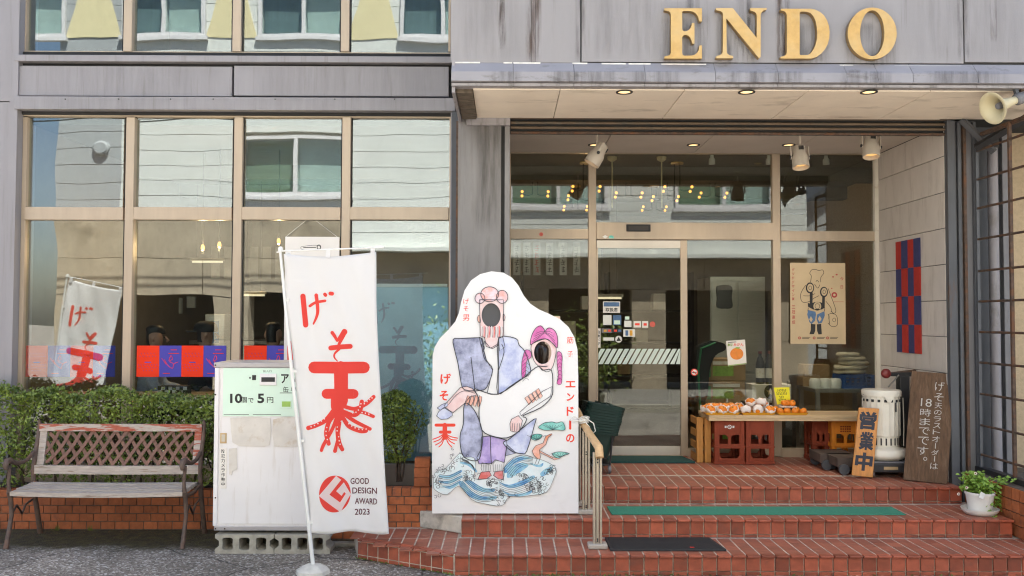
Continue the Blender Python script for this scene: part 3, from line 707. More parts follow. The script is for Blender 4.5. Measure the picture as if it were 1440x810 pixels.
# ------------------------------------------------------------------ ENDO letters
def letters():
    sg = thing('shop_sign', 'row of raised gold serif letters reading ENDO on the gray fascia', 'sign', (WX(1100, 6.42), 6.40, WZ(84, 6.4, 1100)))
    f = lambda u, v, d: (lambda p: (p.x, d, p.z))(W(u, v, 6.37))
    cv = lambda pts, ox, s: [(ox+x/s, y/s) for x, y in pts]
    E = cv([(75,92),(497,92),(497,240),(468,240),(458,200),(445,172),(425,148),(398,132),(370,125),(295,122),(280,126),(275,138),(275,325),(281,342),(300,352),(325,350),(348,338),(366,318),(378,292),(385,258),(413,258),(413,490),(388,490),(380,455),(366,424),(345,402),(320,392),(298,394),(281,404),(275,422),(275,600),(281,618),(298,626),(380,625),(415,616),(442,595),(460,565),(470,510),(497,510),(497,658),(75,658),(78,632),(118,626),(140,612),(148,590),(148,165),(141,140),(122,124),(75,116)], 925, 8)
    N = cv([(655,90),(845,90),(1113,425),(1115,175),(1108,150),(1090,132),(1042,118),(1042,90),(1225,90),(1225,108),(1190,118),(1168,138),(1158,168),(1158,640),(1140,656),(772,205),(776,585),(786,606),(806,620),(848,630),(848,655),(660,655),(660,630),(700,620),(722,604),(732,580),(735,165),(728,140),(708,124),(655,114)], 925, 8)
    Do = cv([(95,88),(400,88),(445,97),(490,120),(530,153),(560,200),(580,255),(588,320),(585,385),(570,445),(540,500),(500,545),(455,577),(400,592),(92,592),(92,574),(128,566),(148,552),(155,530),(155,155),(149,132),(132,114),(95,106)], 1085, 7.2)
    Dh = cv([(285,132),(290,120),(305,116),(360,118),(395,132),(425,166),(447,215),(459,275),(463,335),(460,395),(447,450),(425,500),(398,538),(370,555),(305,558),(290,556),(285,545)], 1085, 7.2)
    Oo = cv(ell(1020,338,248,262,44), 1085, 7.2); Oh = cv(ell(1020,336,123,232,40), 1085, 7.2)
    for out, hol in ((E, []), (N, []), (Do, [Dh]), (Oo, [Oh])):
        b = MB(); b.prism(out, f, 6.372, 6.415, hol); b.cur = 1; b.fill(out, f, 6.3705, hol)
        b.build('letter', [M['gold_side'], M['gold']], sg)
letters()

# ------------------------------------------------------------------ leaves
def leaves(mb, n, fn, size, rnd, up=.4, droop=0):
    for _ in range(n):
        p = fn(rnd)
        if p is None: continue
        c = Vector(p); s = size*rnd.uniform(.65, 1.25)
        nrm = Vector((rnd.gauss(0,1), rnd.gauss(0,1)-.5, rnd.gauss(0,1)+up)).normalized()
        t = nrm.cross(Vector((rnd.gauss(0,1), rnd.gauss(0,1), rnd.gauss(0,1)))).normalized(); b = nrm.cross(t)
        k = nrm*s*.18
        mb.add([c-t*s, c+b*s*.5+k, c+t*s, c-b*s*.5+k], [(0,1,2,3)])

# ------------------------------------------------------------------ buildings across the street (seen in the glass)
OY = -3.0
opp = thing('opposite_building', 'white boarded building with yellow triangle panels reflected in the shop windows', 'building', (0, OY, 0))
M['bluepanel'] = mat('pale_blue_panel', (.22,.40,.52), .5, var=.1, vs=2)
def opposite():
    def win(x0, x1, z0, z1, cm):
        fr = MB()
        for a, b, c, d in ((x0,x1,z0,z0+.07),(x0,x1,z1-.07,z1),(x0,x0+.08,z0+.071,z1-.071),(x1-.08,x1,z0+.071,z1-.071),((x0+x1)/2-.04,(x0+x1)/2+.04,z0+.071,z1-.071)):
            fr.box(a, OY-.03, c, b, OY+.07, d)
        fo = fr.build('window', M['cabinet'], opp)
        MB().box(x0+.08, OY-.0, z0+.07, x1-.08, OY+.008, z1-.07).build('pane', M['opp_glass'], fo)
        MB().box(x0+.081, OY-.18, z0+.07, (x0+x1)/2-.045, OY-.15, z1-.07).build('curtain', M[cm], fo)
        MB().box((x0+x1)/2+.045, OY-.18, z0+.07, x1-.081, OY-.15, z1-.07).build('curtain', M['opp_frost'], fo)
        MB().box(x0-.05, OY-.02, z0-.09, x1+.05, OY+.10, z0-.004).build('sill', M['cabinet'], fo)
    wins = []
    for k in range(-2, 5):
        x = -5.26+2.98*k
        wins.append((x, x+1.85, 7.74, 8.95, 'curtain'))
    for x in (-5.6, .06, 3.9): wins.append((x, x+2.3, 4.36, 5.58, 'greencurtain'))
    for x0, x1, z0, z1, cm in wins: win(x0, x1, z0, z1, cm)
    xs, xe = -9.5, 7.0
    z = 3.25; h = .345
    while z < 9.6:
        cuts = sorted((a-.005, b+.005) for a, b, c, d, _ in wins if c-.02 < z+h/2 < d+.02)
        lo = xs
        for a, b in cuts+[(xe, xe)]:
            s0, s1 = lo, min(a, xe)
            for q0, q1, mm in ((max(s0, xs), min(s1, -8.2), 'opp_gray'), (max(s0, -8.2 if z > 3.85 else -3.3), s1, 'opp_white')):  # left end boards gray: shade on that wall put into their colour
                if q1-q0 > .05: MB().box(q0, OY-.05, z+.006, q1-.002, OY+.012, z+h-.006).build('siding_board', M[mm], opp)
            lo = max(lo, b)
        z += h
    MB().box(xs, OY-.4, 3.2, xe, OY-.2, 9.6).build('wall', M['opp_white'], opp)
    MB().box(xs, OY-.199, 3.2, xe, OY-.055, 4.3).build('wall', M['opp_white'], opp)
    MB().box(xs, OY-6, 3.5, xs+.1, OY-.06, 9.6).build('wall', M['opp_gray'], opp)
    for k in range(-2, 5):
        x = -5.84+2.98*k
        f = lambda u, v, d: (u, d, v)
        MB().prism([(x-.55, 7.72), (x+.55, 7.72), (x+.12, 9.3), (x-.12, 9.3)], f, OY+.03, OY+.015).build('triangle_panel', M['opp_yellow'], opp)
    MB().lathe([(.16,0),(.16,.06),(.12,.09),(0,.09)], (-8.6, OY+.01, 5.3), 20, 'y').build('vent_cap', M['opp_gray'], opp)
    # concrete ground floor
    for x0, x1, z0, z1 in ((-9.5,-6.4,2.25,3.0),(-6.39,-3.31,2.25,3.0),(-9.5,-7.9,3.01,3.85),(-7.89,-5.6,3.01,3.85),(-5.59,-3.31,3.01,3.85),(-3.3,-.6,2.45,3.15),(-.59,2.4,2.45,3.15),(2.41,4.6,2.45,3.15),(4.61,7,2.45,3.15)):
        MB().box(x0, OY-.3, z0, x1-.008, OY+.03, z1).build('concrete_panel', M['opp_conc'], opp)
    for x in (-9.5, -6.2, -3.1, .2, 2.9, 6.2):
        for za, zb in ((.13, 1.25), (1.26, 2.24 if x < -3.2 else 2.44)):
            MB().box(x, OY-.35, za, x+.8, OY+.02, zb).build('concrete_pillar', M['opp_conc'], opp)
    MB().box(-2.25, OY-.25, .13, .15, OY-.2, 2.44).build('blue_panel', M['bluepanel'], opp)
    MB().box(-9.5, OY-2.6, .13, 7, OY-2.4, 3.2).build('back_wall', M['opp_dark'], opp)
    MB().box(-9.5, OY-2.4, 3.0, 7, OY-.36, 3.19).build('ceiling', M['opp_dark'], opp)
    MB().box(-9.5, OY-6, 9.601, 7.1, OY+.3, 9.8).build('roof', M['opp_gray'], opp)
    MB().box(-3.3, OY-.1, 3.16, 7, OY+.45, 3.24).build('canopy', M['opp_white'], opp)
opposite()
hs = thing('gabled_house', 'pale gabled house reflected at the right end of the entrance glass', 'house', (10, -5, 0))
MB().prism([(7.6,0),(13,0),(13,4.6),(10.3,6.6),(7.6,4.6)], lambda u,v,d: (u,d,v), -5, -11).build('wall', M['opp_gray'], hs)
MB().prism([(7.3,4.5),(7.5,4.35),(10.3,6.45),(13.1,4.35),(13.3,4.5),(10.3,6.75)], lambda u,v,d: (u,d,v), -4.8, -11.2).build('roof', M['dark_steel'], hs)
for x in (8.4, 11.0): MB().box(x, -5.04, 2.8, x+1.2, -4.98, 3.9).build('window', M['opp_dark'], hs)
rb = random.Random(3)
for i, (x, lb) in enumerate(((1.9, 'yellow green roadside bush reflected in the sliding door'), (-1.25, 'yellow green roadside bush reflected in the window beside the pillar'))):
    t = thing('roadside_bush', lb, 'bush', (x, -2.3, .13))
    b = MB(); leaves(b, 900, lambda r: (x+r.gauss(0,.36), -2.3+r.gauss(0,.2), .13+abs(r.gauss(.75,.45))), .06, rb)
    stuff(b.build('foliage', M['leaf'], t))
    b = MB()
    b.tube([(x,-2.3,.13),(x+.03,-2.3,.6),(x-.05,-2.25,1.2)], [.03,.025,.008], 6).build('trunk', M['twig'], t)
for k, z in enumerate((5.75, 5.62)):
    o = MB().tube([(-30+4*i, -1.6+.02*k, z+.15*math.cos(i*.9)*.5) for i in range(16)], .014, 5).build('utility_cable', M['ink'])
    tag(o, ('upper' if k == 0 else 'lower')+' overhead cable reflected across the upper window panes', 'cable')

# ------------------------------------------------------------------ right hand side: steel posts, drainpipe, grille, neighbour
M['pipe'] = mat('gray_pvc_pipe', (.25,.24,.26), .5, var=.12, vs=4, stretch=(3,3,.5), c2=(.12,.10,.085), c2s=3, c2t=(.55,.8))
def right_side():
    x0 = WX(1334, 7.40); x1 = WX(1345, 7.40); x2 = WX(1376, 7.40)
    MB().box(x0, 7.38, Z3-.1, x1, 7.62, 3.43).build('steel_post', M['dark_steel'], shop, bevel=.003)
    MB().box(x1+.002, 7.42, 0, x2, 7.6, 3.43).build('steel_channel', M['mid_steel'], shop)
    for q in (1349, 1357, 1371): MB().box(WX(q,7.4), 7.385, .1, WX(q+4,7.4), 7.419, 3.42).build('channel_flange', M['dark_steel'] if q != 1357 else M['rust'], shop, bevel=.002)
    x3 = WX(1427, 7.75)
    MB().box(x2+.01, 7.75, 0, x3, 7.85, 4.2).build('steel_panel', M['dark_steel'], shop)
    MB().box(WX(1411,7.72), 7.70, 0, WX(1425,7.72), 7.748, 4.2).build('steel_post', M['mid_steel'], shop, bevel=.003)
    t = thing('drainpipe', 'gray drainpipe behind the steel grille with a rusty elbow at its foot', 'pipe', (WX(1398,7.6), 7.6, 0))
    xc = WX(1399, 7.62)
    MB().tube([(xc, 7.62, WZ(668,7.62)), (xc, 7.62, WZ(206,7.62))], .042, 14).build('pipe', M['pipe'], t, smooth=True)
    MB().tube([(xc, 7.62, WZ(206,7.62)), (xc, 7.62, WZ(192,7.62))], .055, 14).build('collar', M['ink'], t, smooth=True)
    MB().tube([(xc,7.62,WZ(664,7.62)), (xc+.01,7.60,WZ(674,7.62)), (xc+.05,7.55,WZ(682,7.6)), (xc+.09,7.52,WZ(690,7.6)), (xc+.10,7.5,WZ(712,7.6))], .05, 12).build('elbow', M['rust'], t, smooth=True)
    # grille standing across the end of the porch
    gx = 3.93
    g = thing('steel_grille', 'rusty horizontal bar grille beside the entrance at the right edge', 'grille', (gx, 7.0, .5))
    for y in (208, 249, 290, 334, 379, 422, 465, 508, 552, 596, 637):
        z = CAM_H-(y-448)/1250*7.35
        MB().tube([(gx, 7.37, z), (gx, 6.35, z)], .010, 7).build('bar', M['rust'], g, smooth=True)
    for y in (7.37, 6.88, 6.38):
        MB().box(gx-.012, y-.012, .50, gx+.012, y+.012, 3.3).build('upright', M['dark_steel'] if y > 7 else M['rust'], g)
    MB().box(gx-.03, 6.3, .502, gx+.04, 7.41, .545).build('base_angle', M['ink'], g)
    a = W(1376, 205, 7.37); MB().tube([(gx+.02, 7.37, 3.30), (gx+.02, 6.35, 3.30)], .02, 6).build('top_rail', M['rust'], g)
    nb = thing('neighbour_building', 'ochre stucco wall of the next building behind the grille', 'building', (6, 8.3, 0))
    MB().box(x3+.03, 8.3, 0, 14, 15, 7.6).build('wall', M['stucco'], nb)
    MB().box(x3+.02, 8.25, 7.6, 14.1, 15, 7.75).build('roof', M['gray'], nb)
    wd = MB(); f_ = lambda x, d, z: (x, d, z)
    fo = MB().box(5.6, 8.26, 2.2, 7.2, 8.32, 3.6).build('window', M['beige'], nb)
    MB().box(5.7, 8.25, 2.3, 7.1, 8.258, 3.5).build('pane', M['opp_glass'], fo)
    # strut running up to the canopy
    p, q = W(1372, 208, 7.3), W(1470, 150, 6.9)
    sb = tag(MB().tube([p, q], .035, 4).build('canopy_strut', M['ink']), 'black slanting steel strut under the canopy behind the horn speaker', 'strut')
    p, q = W(1341, 160, 7.3), W(1400, 222, 7.2)
    tag(MB().tube([W(1352,168,7.36), W(1398,214,7.3)], .03, 4).build('brace', M['dark_steel']), 'short dark brace plate below the horn speaker by the steel posts', 'brace')
right_side()

def horn():
    p = W(1427, 141, 6.40); t = thing('horn_speaker', 'cream horn loudspeaker hung under the right end of the canopy', 'loudspeaker', p)
    prof = [(.018,-.01),(.03,.0),(.034,.05),(.042,.10),(.062,.155),(.09,.19),(.118,.205),(.122,.212),(.116,.215),(.09,.205),(.06,.165),(.04,.12),(.026,.05),(0,.04)]
    b = MB().lathe(prof, (0,0,0), 26, 'x')
    b2 = MB().lathe([(.0,.165),(.022,.165),(.026,.15),(.026,.06)], (0,0,0), 14, 'x')
    b3 = MB().lathe([(.0,-.10),(.04,-.10),(.045,-.085),(.045,-.02),(.03,-.005)], (0,0,0), 16, 'x')
    for bb, nm, mm in ((b,'horn_bell','horn'),(b2,'throat','mid_steel'),(b3,'driver','mid_steel')):
        o = bb.build(nm, M[mm], smooth=True, keep=True, ang=60); o.parent = t
    for dx in (-.035, -.085):
        o = MB().box(dx-.014, -.012, .02, dx+.014, .012, .2).build('bracket', M['rust'] if dx < -.05 else M['dark_steel'], keep=True); o.parent = t
        o.rotation_euler = (0,0,0)
    t.rotation_euler = (0, R(20), R(180+14)); t.scale = (.98,.98,.98)
horn()

# ------------------------------------------------------------------ planter wall and plants
def bricks(par, x0, x1, Yf, z0, rows, h=.0655, l=.118, top=True):
    j = .007
    pt = MB().box(0, 0, 0, l-j, .05, h-j).build('brick', M['brick'], keep=True, bevel=.002); first = True
    pth = MB().box(0, 0, 0, l*.62-j, .1, h-j).build('brick', M['brick'], keep=True, bevel=.002); fh = True
    for r_ in range(rows):
        istop = top and r_ == rows-1
        L_ = l*.62 if istop else l; off = 0 if istop else (r_ % 2)*l/2
        n = int((x1-x0)/L_)+2
        for k in range(n):
            x = x0+off+L_*(k-1)
            if x < x0-.001 and x+L_ < x0+.02: continue
            if x+L_ > x1+.02: continue
            y = Yf+random.uniform(-.0015,.0015); z = z0+h*r_
            if istop:
                if fh: wl(pth, (x,y,z), par); fh = False
                else: inst(pth, '', (x,y,z), par)
            else:
                if first: wl(pt, (x,y,z), par); first = False
                else: inst(pt, '', (x,y,z), par)
zt = .336
pl = thing('planter_wall', 'long low orange brick planter wall behind the bench', 'planter', (-3.5, 7.44, 0))
MB().box(-6.0, 7.448, -.02, -1.62, YF-.02, zt-.012).build('mortar', M['mortar'], pl)
bricks(pl, -5.0, -1.62, 7.44, .008, 5)
MB().box(-6.0, 7.56, zt-.012, -1.62, YF-.021, zt-.004).build('soil', M['soil'], pl)
zt2 = .445
pl2 = thing('planter_wall', 'short brick planter section under the round shrub beside the cutout board', 'planter', (-1.0, 6.95, .0))
MB().box(-1.61, 6.958, .0, -.46, 7.06, zt2-.01).build('mortar', M['mortar'], pl2)
MB().box(-1.61, 7.061, .0, -.46, YF-.02, .31).build('soil', M['soil'], pl2)
bricks(pl2, -1.61, -.46, 6.95, .445-.0655*6, 6)

bs = thing('brick_stack', 'three loose orange bricks stacked on the planter corner beside the shrub', 'bricks', (W(593,685,7.05).x, 7.05, zt2))
for k in range(3):
    a = W(582.5+random.uniform(-.6,.6), 680, 7.02).x
    o = MB().box(a, 7.0+.004*k, zt2-.002+.073*k, a+.118, 7.11, zt2+.069+.073*k).build('brick', M['brick'], bs, bevel=.003)
rh = random.Random(11)
def hedge():
    t = thing('hedge', 'dense clipped dark green box hedge behind the bench', 'hedge', (-3.4, 7.6, zt))
    x0, x1 = -4.5, -1.72
    zt_ = lambda x: WZ(557, 7.5)+.03*math.sin(x*5.1)+.025*math.sin(x*13+1)+(.05 if x < -3.8 else 0)
    b = MB()
    def fn(r):
        x = r.uniform(x0, x1); z1 = zt_(x); z = r.uniform(.36, z1)
        u = r.random()
        fr = 7.42+.05*math.sin(x*7+z*4)+.04*math.sin(x*17-z*11)+.10*max(0, (z-.9)/.3)**2
        y = fr+abs(r.gauss(0,.05)) if u < .62 else (r.uniform(fr, 7.74) if u < .8 else r.uniform(7.45, 7.75))
        if u > .8: z = z1+r.gauss(-.02,.025)
        if z < .52 and r.random() < .55: return None
        if math.sin(x*9+2)*math.sin(z*11+x*3) > .72 and r.random() < .75: return None
        return (x, y, z)
    leaves(b, 17000, fn, .020, rh, .5)
    stuff(b.build('foliage', M['leaf'], t))
    for k in range(16):
        x = x0+.1+k*.145; b = MB(); y = 7.6+rh.uniform(-.05,.08)
        b.tube([(x,y,.33),(x+rh.uniform(-.04,.04),y,.55),(x+rh.uniform(-.1,.1),y-.03,.85)], [.011,.009,.004], 5)
        for _ in range(3):
            zz = rh.uniform(.4,.6); b.tube([(x,y,zz),(x+rh.uniform(-.12,.12),y-.08,zz+.2)], [.006,.003], 4)
        b.build('stem', M['twig'], t)
hedge()
def shrub():
    x = W(562,600,7.25).x; y = 7.26
    t = thing('shrub', 'loose round box shrub with bare stems on the planter between banner and cutout board', 'shrub', (x, y, zt2))
    b = MB(); rx = .21
    zc = WZ(600, 7.25)
    def fn(r):
        a = r.uniform(0, 2*PI); q = r.random()**.45; h = r.uniform(-1, 1)
        k = math.sqrt(max(0, 1-h*h)); R_ = rx*(1+.18*math.sin(3*a+h*4)+.1*math.sin(7*a))
        z = zc+h*.29
        if h < -.45 and r.random() < .6: return None
        return (x-.035+R_*q*k*math.cos(a)*1.0, y+.17*q*k*math.sin(a), z)
    leaves(b, 3600, fn, .017, rh, .5)
    stuff(b.build('foliage', M['leaf'], t))
    for k in range(7):
        a = k*.9; bx = x+.02*math.cos(a*2)
        MB().tube([(bx, y+.02*math.sin(a), zt2-.01),(bx+.03*math.cos(a),y+.02*math.sin(a),zt2+.2),(x+.14*math.cos(a),y+.1*math.sin(a),zc+.02),(x+.19*math.cos(a),y+.13*math.sin(a),zc+.14)], [.008,.007,.005,.003], 5).build('stem', M['twig'], t)
shrub()

# ------------------------------------------------------------------ bench
def bench():
    XA, XB = -3.79, -2.455
    t = thing('garden_bench', 'weathered garden bench with brown lattice back and peeling pale slats', 'bench', ((XA+XB)/2, 7.05, 0))
    for x in (XA, XB):
        s = -1 if x == XA else 1
        b = MB()
        b.tube([(x,6.83,0),(x,6.86,.10),(x,6.90,.24),(x,6.885,.36),(x,6.86,.42)], [.021,.018,.016,.018,.021], 8)
        b.build('leg', M['castiron'], t, smooth=True, ang=70); b = MB()
        b.tube([(x,7.33,0),(x,7.29,.14),(x,7.24,.3),(x,7.215,.42)], [.022,.02,.02,.022], 8)
        b.build('leg', M['castiron'], t, smooth=True, ang=70)
        b = MB(); b.tube([(x,6.86,.40),(x,6.95,.385),(x,7.08,.385),(x,7.215,.42)], .016, 7)
        b.tube([(x,6.89,.24),(x,6.97,.30),(x,7.05,.22),(x,7.1,.28),(x,7.2,.3)], .009, 6)
        b.build('seat_bracket', M['castiron'], t, smooth=True, ang=70)
        b = MB(); b.tube([(x,7.215,.42),(x,7.20,.54),(x,7.225,.66),(x,7.27,.80),(x,7.285,.905),(x,7.275,.925)], [.02,.018,.018,.016,.014,.008], 8)
        b.build('back_post', M['castiron'], t, smooth=True, ang=70)
        b = MB(); b.tube([(x,6.86,.42),(x,6.845,.50),(x,6.86,.575),(x,6.845,.62)], [.018,.013,.014,.02], 7)
        b.tube([(x,6.815,.605),(x,6.80,.635),(x,6.82,.665),(x,6.86,.665),(x,6.93,.635),(x,7.02,.62),(x,7.11,.63),(x,7.2,.675)], [.018,.022,.024,.022,.018,.016,.016,.016], 8)
        b.build('armrest', M['castiron'], t, smooth=True, ang=70)
    def board(nm, m, y0, y1, z0, z1, sag=0):
        b = MB(); n = 8
        for k in range(n):
            u0, u1 = k/n, (k+1)/n; xa, xb = XA+.012+(XB-XA-.024)*u0, XA+.012+(XB-XA-.024)*u1
            s0, s1 = -sag*math.sin(PI*u0), -sag*math.sin(PI*u1)
            b.hexa([(xa,y0,z0+s0),(xb,y0,z0+s1),(xb,y1,z0+s1),(xa,y1,z0+s0),(xa,y0,z1+s0),(xb,y0,z1+s1),(xb,y1,z1+s1),(xa,y1,z1+s0)])
        return b.build(nm, M[m], t)
    board('seat_slat', 'wood_bench', 6.845, 6.925, .395, .428, .012); board('seat_slat', 'wood_bench', 6.935, 7.015, .405, .436, .01)
    board('seat_slat', 'wood_bench', 7.025, 7.10, .41, .438, .008); board('seat_slat', 'wood_bench', 7.11, 7.18, .415, .443, .006)
    yb = lambda z: 7.205+(z-.5)*.19
    board('lower_rail', 'wood_bench', 7.19, 7.215, .505, .572, .006)
    board('top_rail', 'wood_bench_red', 7.258, 7.283, .835, .893)
    for x in (XA+.015, XB-.07): 
        b = MB(); b.hexa([(x,yb(.573),.573),(x+.055,yb(.573),.573),(x+.055,yb(.573)+.02,.573),(x,yb(.573)+.02,.573),(x,yb(.834),.834),(x+.055,yb(.834),.834),(x+.055,yb(.834)+.02,.834),(x,yb(.834)+.02,.834)])
        b.build('stile', M['wood_bench_red'] if x > -3 else M['wood_bench'], t)
    # lattice: bowed crossing strips
    lx0, lx1, lz0, lz1 = XA+.07, XB-.07, .573, .834
    for sgn in (1, -1):
        for k in range(-4, 17):
            pts = []
            for i in range(13):
                z = lz0+(lz1-lz0)*i/12; uu = (z-lz0)/(lz1-lz0)
                u = k/13.0+sgn*(uu-.5)*.155
                x = lx0+(lx1-lx0)*u
                bow = .10*(u-.5)*2*(1-(2*uu-1)**2)
                x += sgn*0-bow*.35
                if lx0 < x < lx1: pts.append((x, z))
            if len(pts) < 4: continue
            b = MB(); f = lambda u, v, d: (u, yb(v)+.006+d, v)
            b.stroke(pts, .025, f, -.004*sgn, smooth=False); n0 = len(b.v); 
            b.stroke(pts, .025, f, -.004*sgn+.006, smooth=False)
            b.build('lattice_strip', M['lattice'], t)
bench()

# ------------------------------------------------------------------ can collection machine on blocks
def machine():
    Y = 6.72
    t = thing('can_collection_machine', 'white steel can collection machine with mint green sign panel standing on concrete blocks', 'machine', (W(380,748,Y).x, Y, W(380,746.5,Y).z))
    P = lambda nm, m, a, b, c, d, y=Y, dep=.01, par=t, **kw: MB().pbox(a, b, c, d, y, dep).build(nm, M[m], par, **kw)
    P('body', 'cabinet', 303, 513, 456, 741, Y+.012, .44, bevel=.004)
    P('frame_edge', 'cab_trim', 300.5, 510, 459, 517, Y, .46, bevel=.006); P('frame_edge', 'cab_trim', 300.5, 740, 459, 746.5, Y, .46, bevel=.006)
    P('frame_edge', 'cabinet', 300.5, 517.2, 306.5, 739.8, Y, .44, bevel=.004); P('frame_edge', 'cabinet', 452, 517.2, 459, 739.8, Y, .44, bevel=.004)
    dr = P('door', 'cabinet', 309, 519.5, 450, 737, Y+.004, .02, bevel=.003)
    f = lambda u, v, d: (lambda p: (p.x, Y+d, p.z))(W(u, v, Y))
    sp = P('sign_panel', 'mint', 313.5, 517.8, 452, 585.5, Y-.002, .006, dr)
    b = MB()
    for ch, x, y, w_, h_, bo in (('10',332.2,560.2,17,13.5,.035),('個',343,562,8.5,8.5,.012),('で',353,563,7.5,6.5,.015),('5',367,560.2,9.5,13.5,.035),('円',380,562.5,9,8,.012),('ア',401,532.5,11,13,.03),('ル',418,532.5,12,13,.03),('ミ',434,532.5,11,13,.03)):
        put_text(b, ch, x, y, w_, h_, f, -.0032, bo)
    b.build('lettering', M['ink'], sp)
    b = MB()
    put_text(b, '投入口', 376, 522, 12, 3, f, -.0032); 
    for k, ch in enumerate('缶専用'): put_text(b, ch, 402+k*11, 547.5, 8, 8, f, -.0032, .004)
    b.stroke([(315,583),(350,583)], .7, f, -.0033); b.stroke([(356,583),(395,583)], .7, f, -.0033)
    b.stroke([(394,552.5),(411,552.5)], .8, f, -.0033)
    b.build('small_lettering', M['ink'], sp)
    sl_ = P('coin_slot', 'cabinet', 365, 525.5, 388.5, 542, Y-.012, .012, dr, bevel=.003)
    P('slot_opening', 'ink', 367.5, 530.5, 386.5, 537, Y-.0135, .004, sl_)
    P('reader_window', 'ink', 354.5, 527.5, 360, 534.5, Y-.004, .004, dr); P('key_dot', 'ink', 350.5, 530, 352.5, 532.5, Y-.004, .004, dr)
    di = P('display', 'mint', 394.5, 562.5, 410, 574.5, Y-.006, .006, dr, bevel=.002)
    P('display_screen', 'lime', 396.5, 564.5, 408.5, 572, Y-.008, .004, di)
    for k, (cs) in enumerate(([(324,588),(352,586.5),(380,588),(381.5,606),(379,626),(372,628),(336,627),(327,622),(325,605)], [(384,590),(400,586),(430,587),(452,588),(452,628),(420,628),(386,628),(383,610)])):
        b = MB(); b.prism(cs, f, .0005, -.0035); b.build('torn_paper_remnant', M['paper_res'], dr)
    b = MB(); b.prism([(322,631),(333,630),(333.5,660),(327,662),(326,668),(322.5,667)], f, .0005, -.003); b.build('tape_remnant', M['paper_res'], dr)
    lk = P('lock_plate', 'lockbrass', 309.5, 609, 318.5, 623.5, Y-.002, .006, dr, bevel=.001)
    P('lock_window', 'steel', 311.5, 611, 316.5, 621, Y-.005, .004, lk)
    st = P('sticker', 'paper', 309, 630, 318.5, 687, Y-.0005, .002, dr)
    b = MB()
    for k, ch in enumerate('防犯カメラ作動中'): put_text(b, ch, 313.7, 634.5+6.6*k, 5.2, 5.4, f, -.0012, .01)
    b.build('lettering', M['ink'], st)
    for px, py in ((303,513.5),(456,513.5),(303,743.5),(316,743.5),(303,555),(303,700)):
        c = W(px, py, Y-.001); MB().lathe([(.006,0),(.006,-.003),(0,-.004)], (c.x,c.y,c.z), 8, 'y').build('rivet', M['rust'], t)
M['lime'] = mat('lime_screen', (.30,.50,.10), .4); M['lockbrass'] = mat('brass_plate', (.45,.33,.18), .4, metal=.4)
machine()
def block(px0, px1, py0, py1, Y, label, ry=0, stain=None):
    a = W(px0, py1, Y); c = W(px1, py0, Y); L_, H_ = c.x-a.x, .146
    t = thing('concrete_block', label, 'block', ((a.x+c.x)/2, Y+.1, 0), 'concrete blocks under the can machine')
    hs = []
    for k in range(3):
        cx = L_*(k-1)*.285; hs.append(smooth_poly([(cx-L_*.075,.03),(cx+L_*.075,.03),(cx+L_*.085,.075),(cx+L_*.075,.115),(cx-L_*.075,.115),(cx-L_*.085,.075)], 3))
    out = [(-L_/2,0),(L_/2,0),(L_/2,.035)]+[(L_/2-.03,.055),(L_/2-.03,.095)]+[(L_/2,.115),(L_/2,H_-.004),(-L_/2,H_-.004),(-L_/2,.115),(-L_/2+.03,.095),(-L_/2+.03,.055),(-L_/2,.035)]
    b = MB(); b.prism(out, lambda u,v,d: ((a.x+c.x)/2+u, Y+d, v), 0, .19, hs)
    b.build('body', M['concrete'], t)
block(302, 385, 748, 777, 6.70, 'hollow concrete block under the left half of the can machine')
block(386, 464, 748, 777, 6.70, 'hollow concrete block behind the banner pole under the machine')
o = MB().box(W(462,760,7.0).x, 6.9, .001, W(506,760,7.0).x, 7.2, .03).build('paving_slab', M['concrete'], bevel=.004)
tag(o, 'thin dirty paving slab on the ground between the machine and the steps', 'slab')

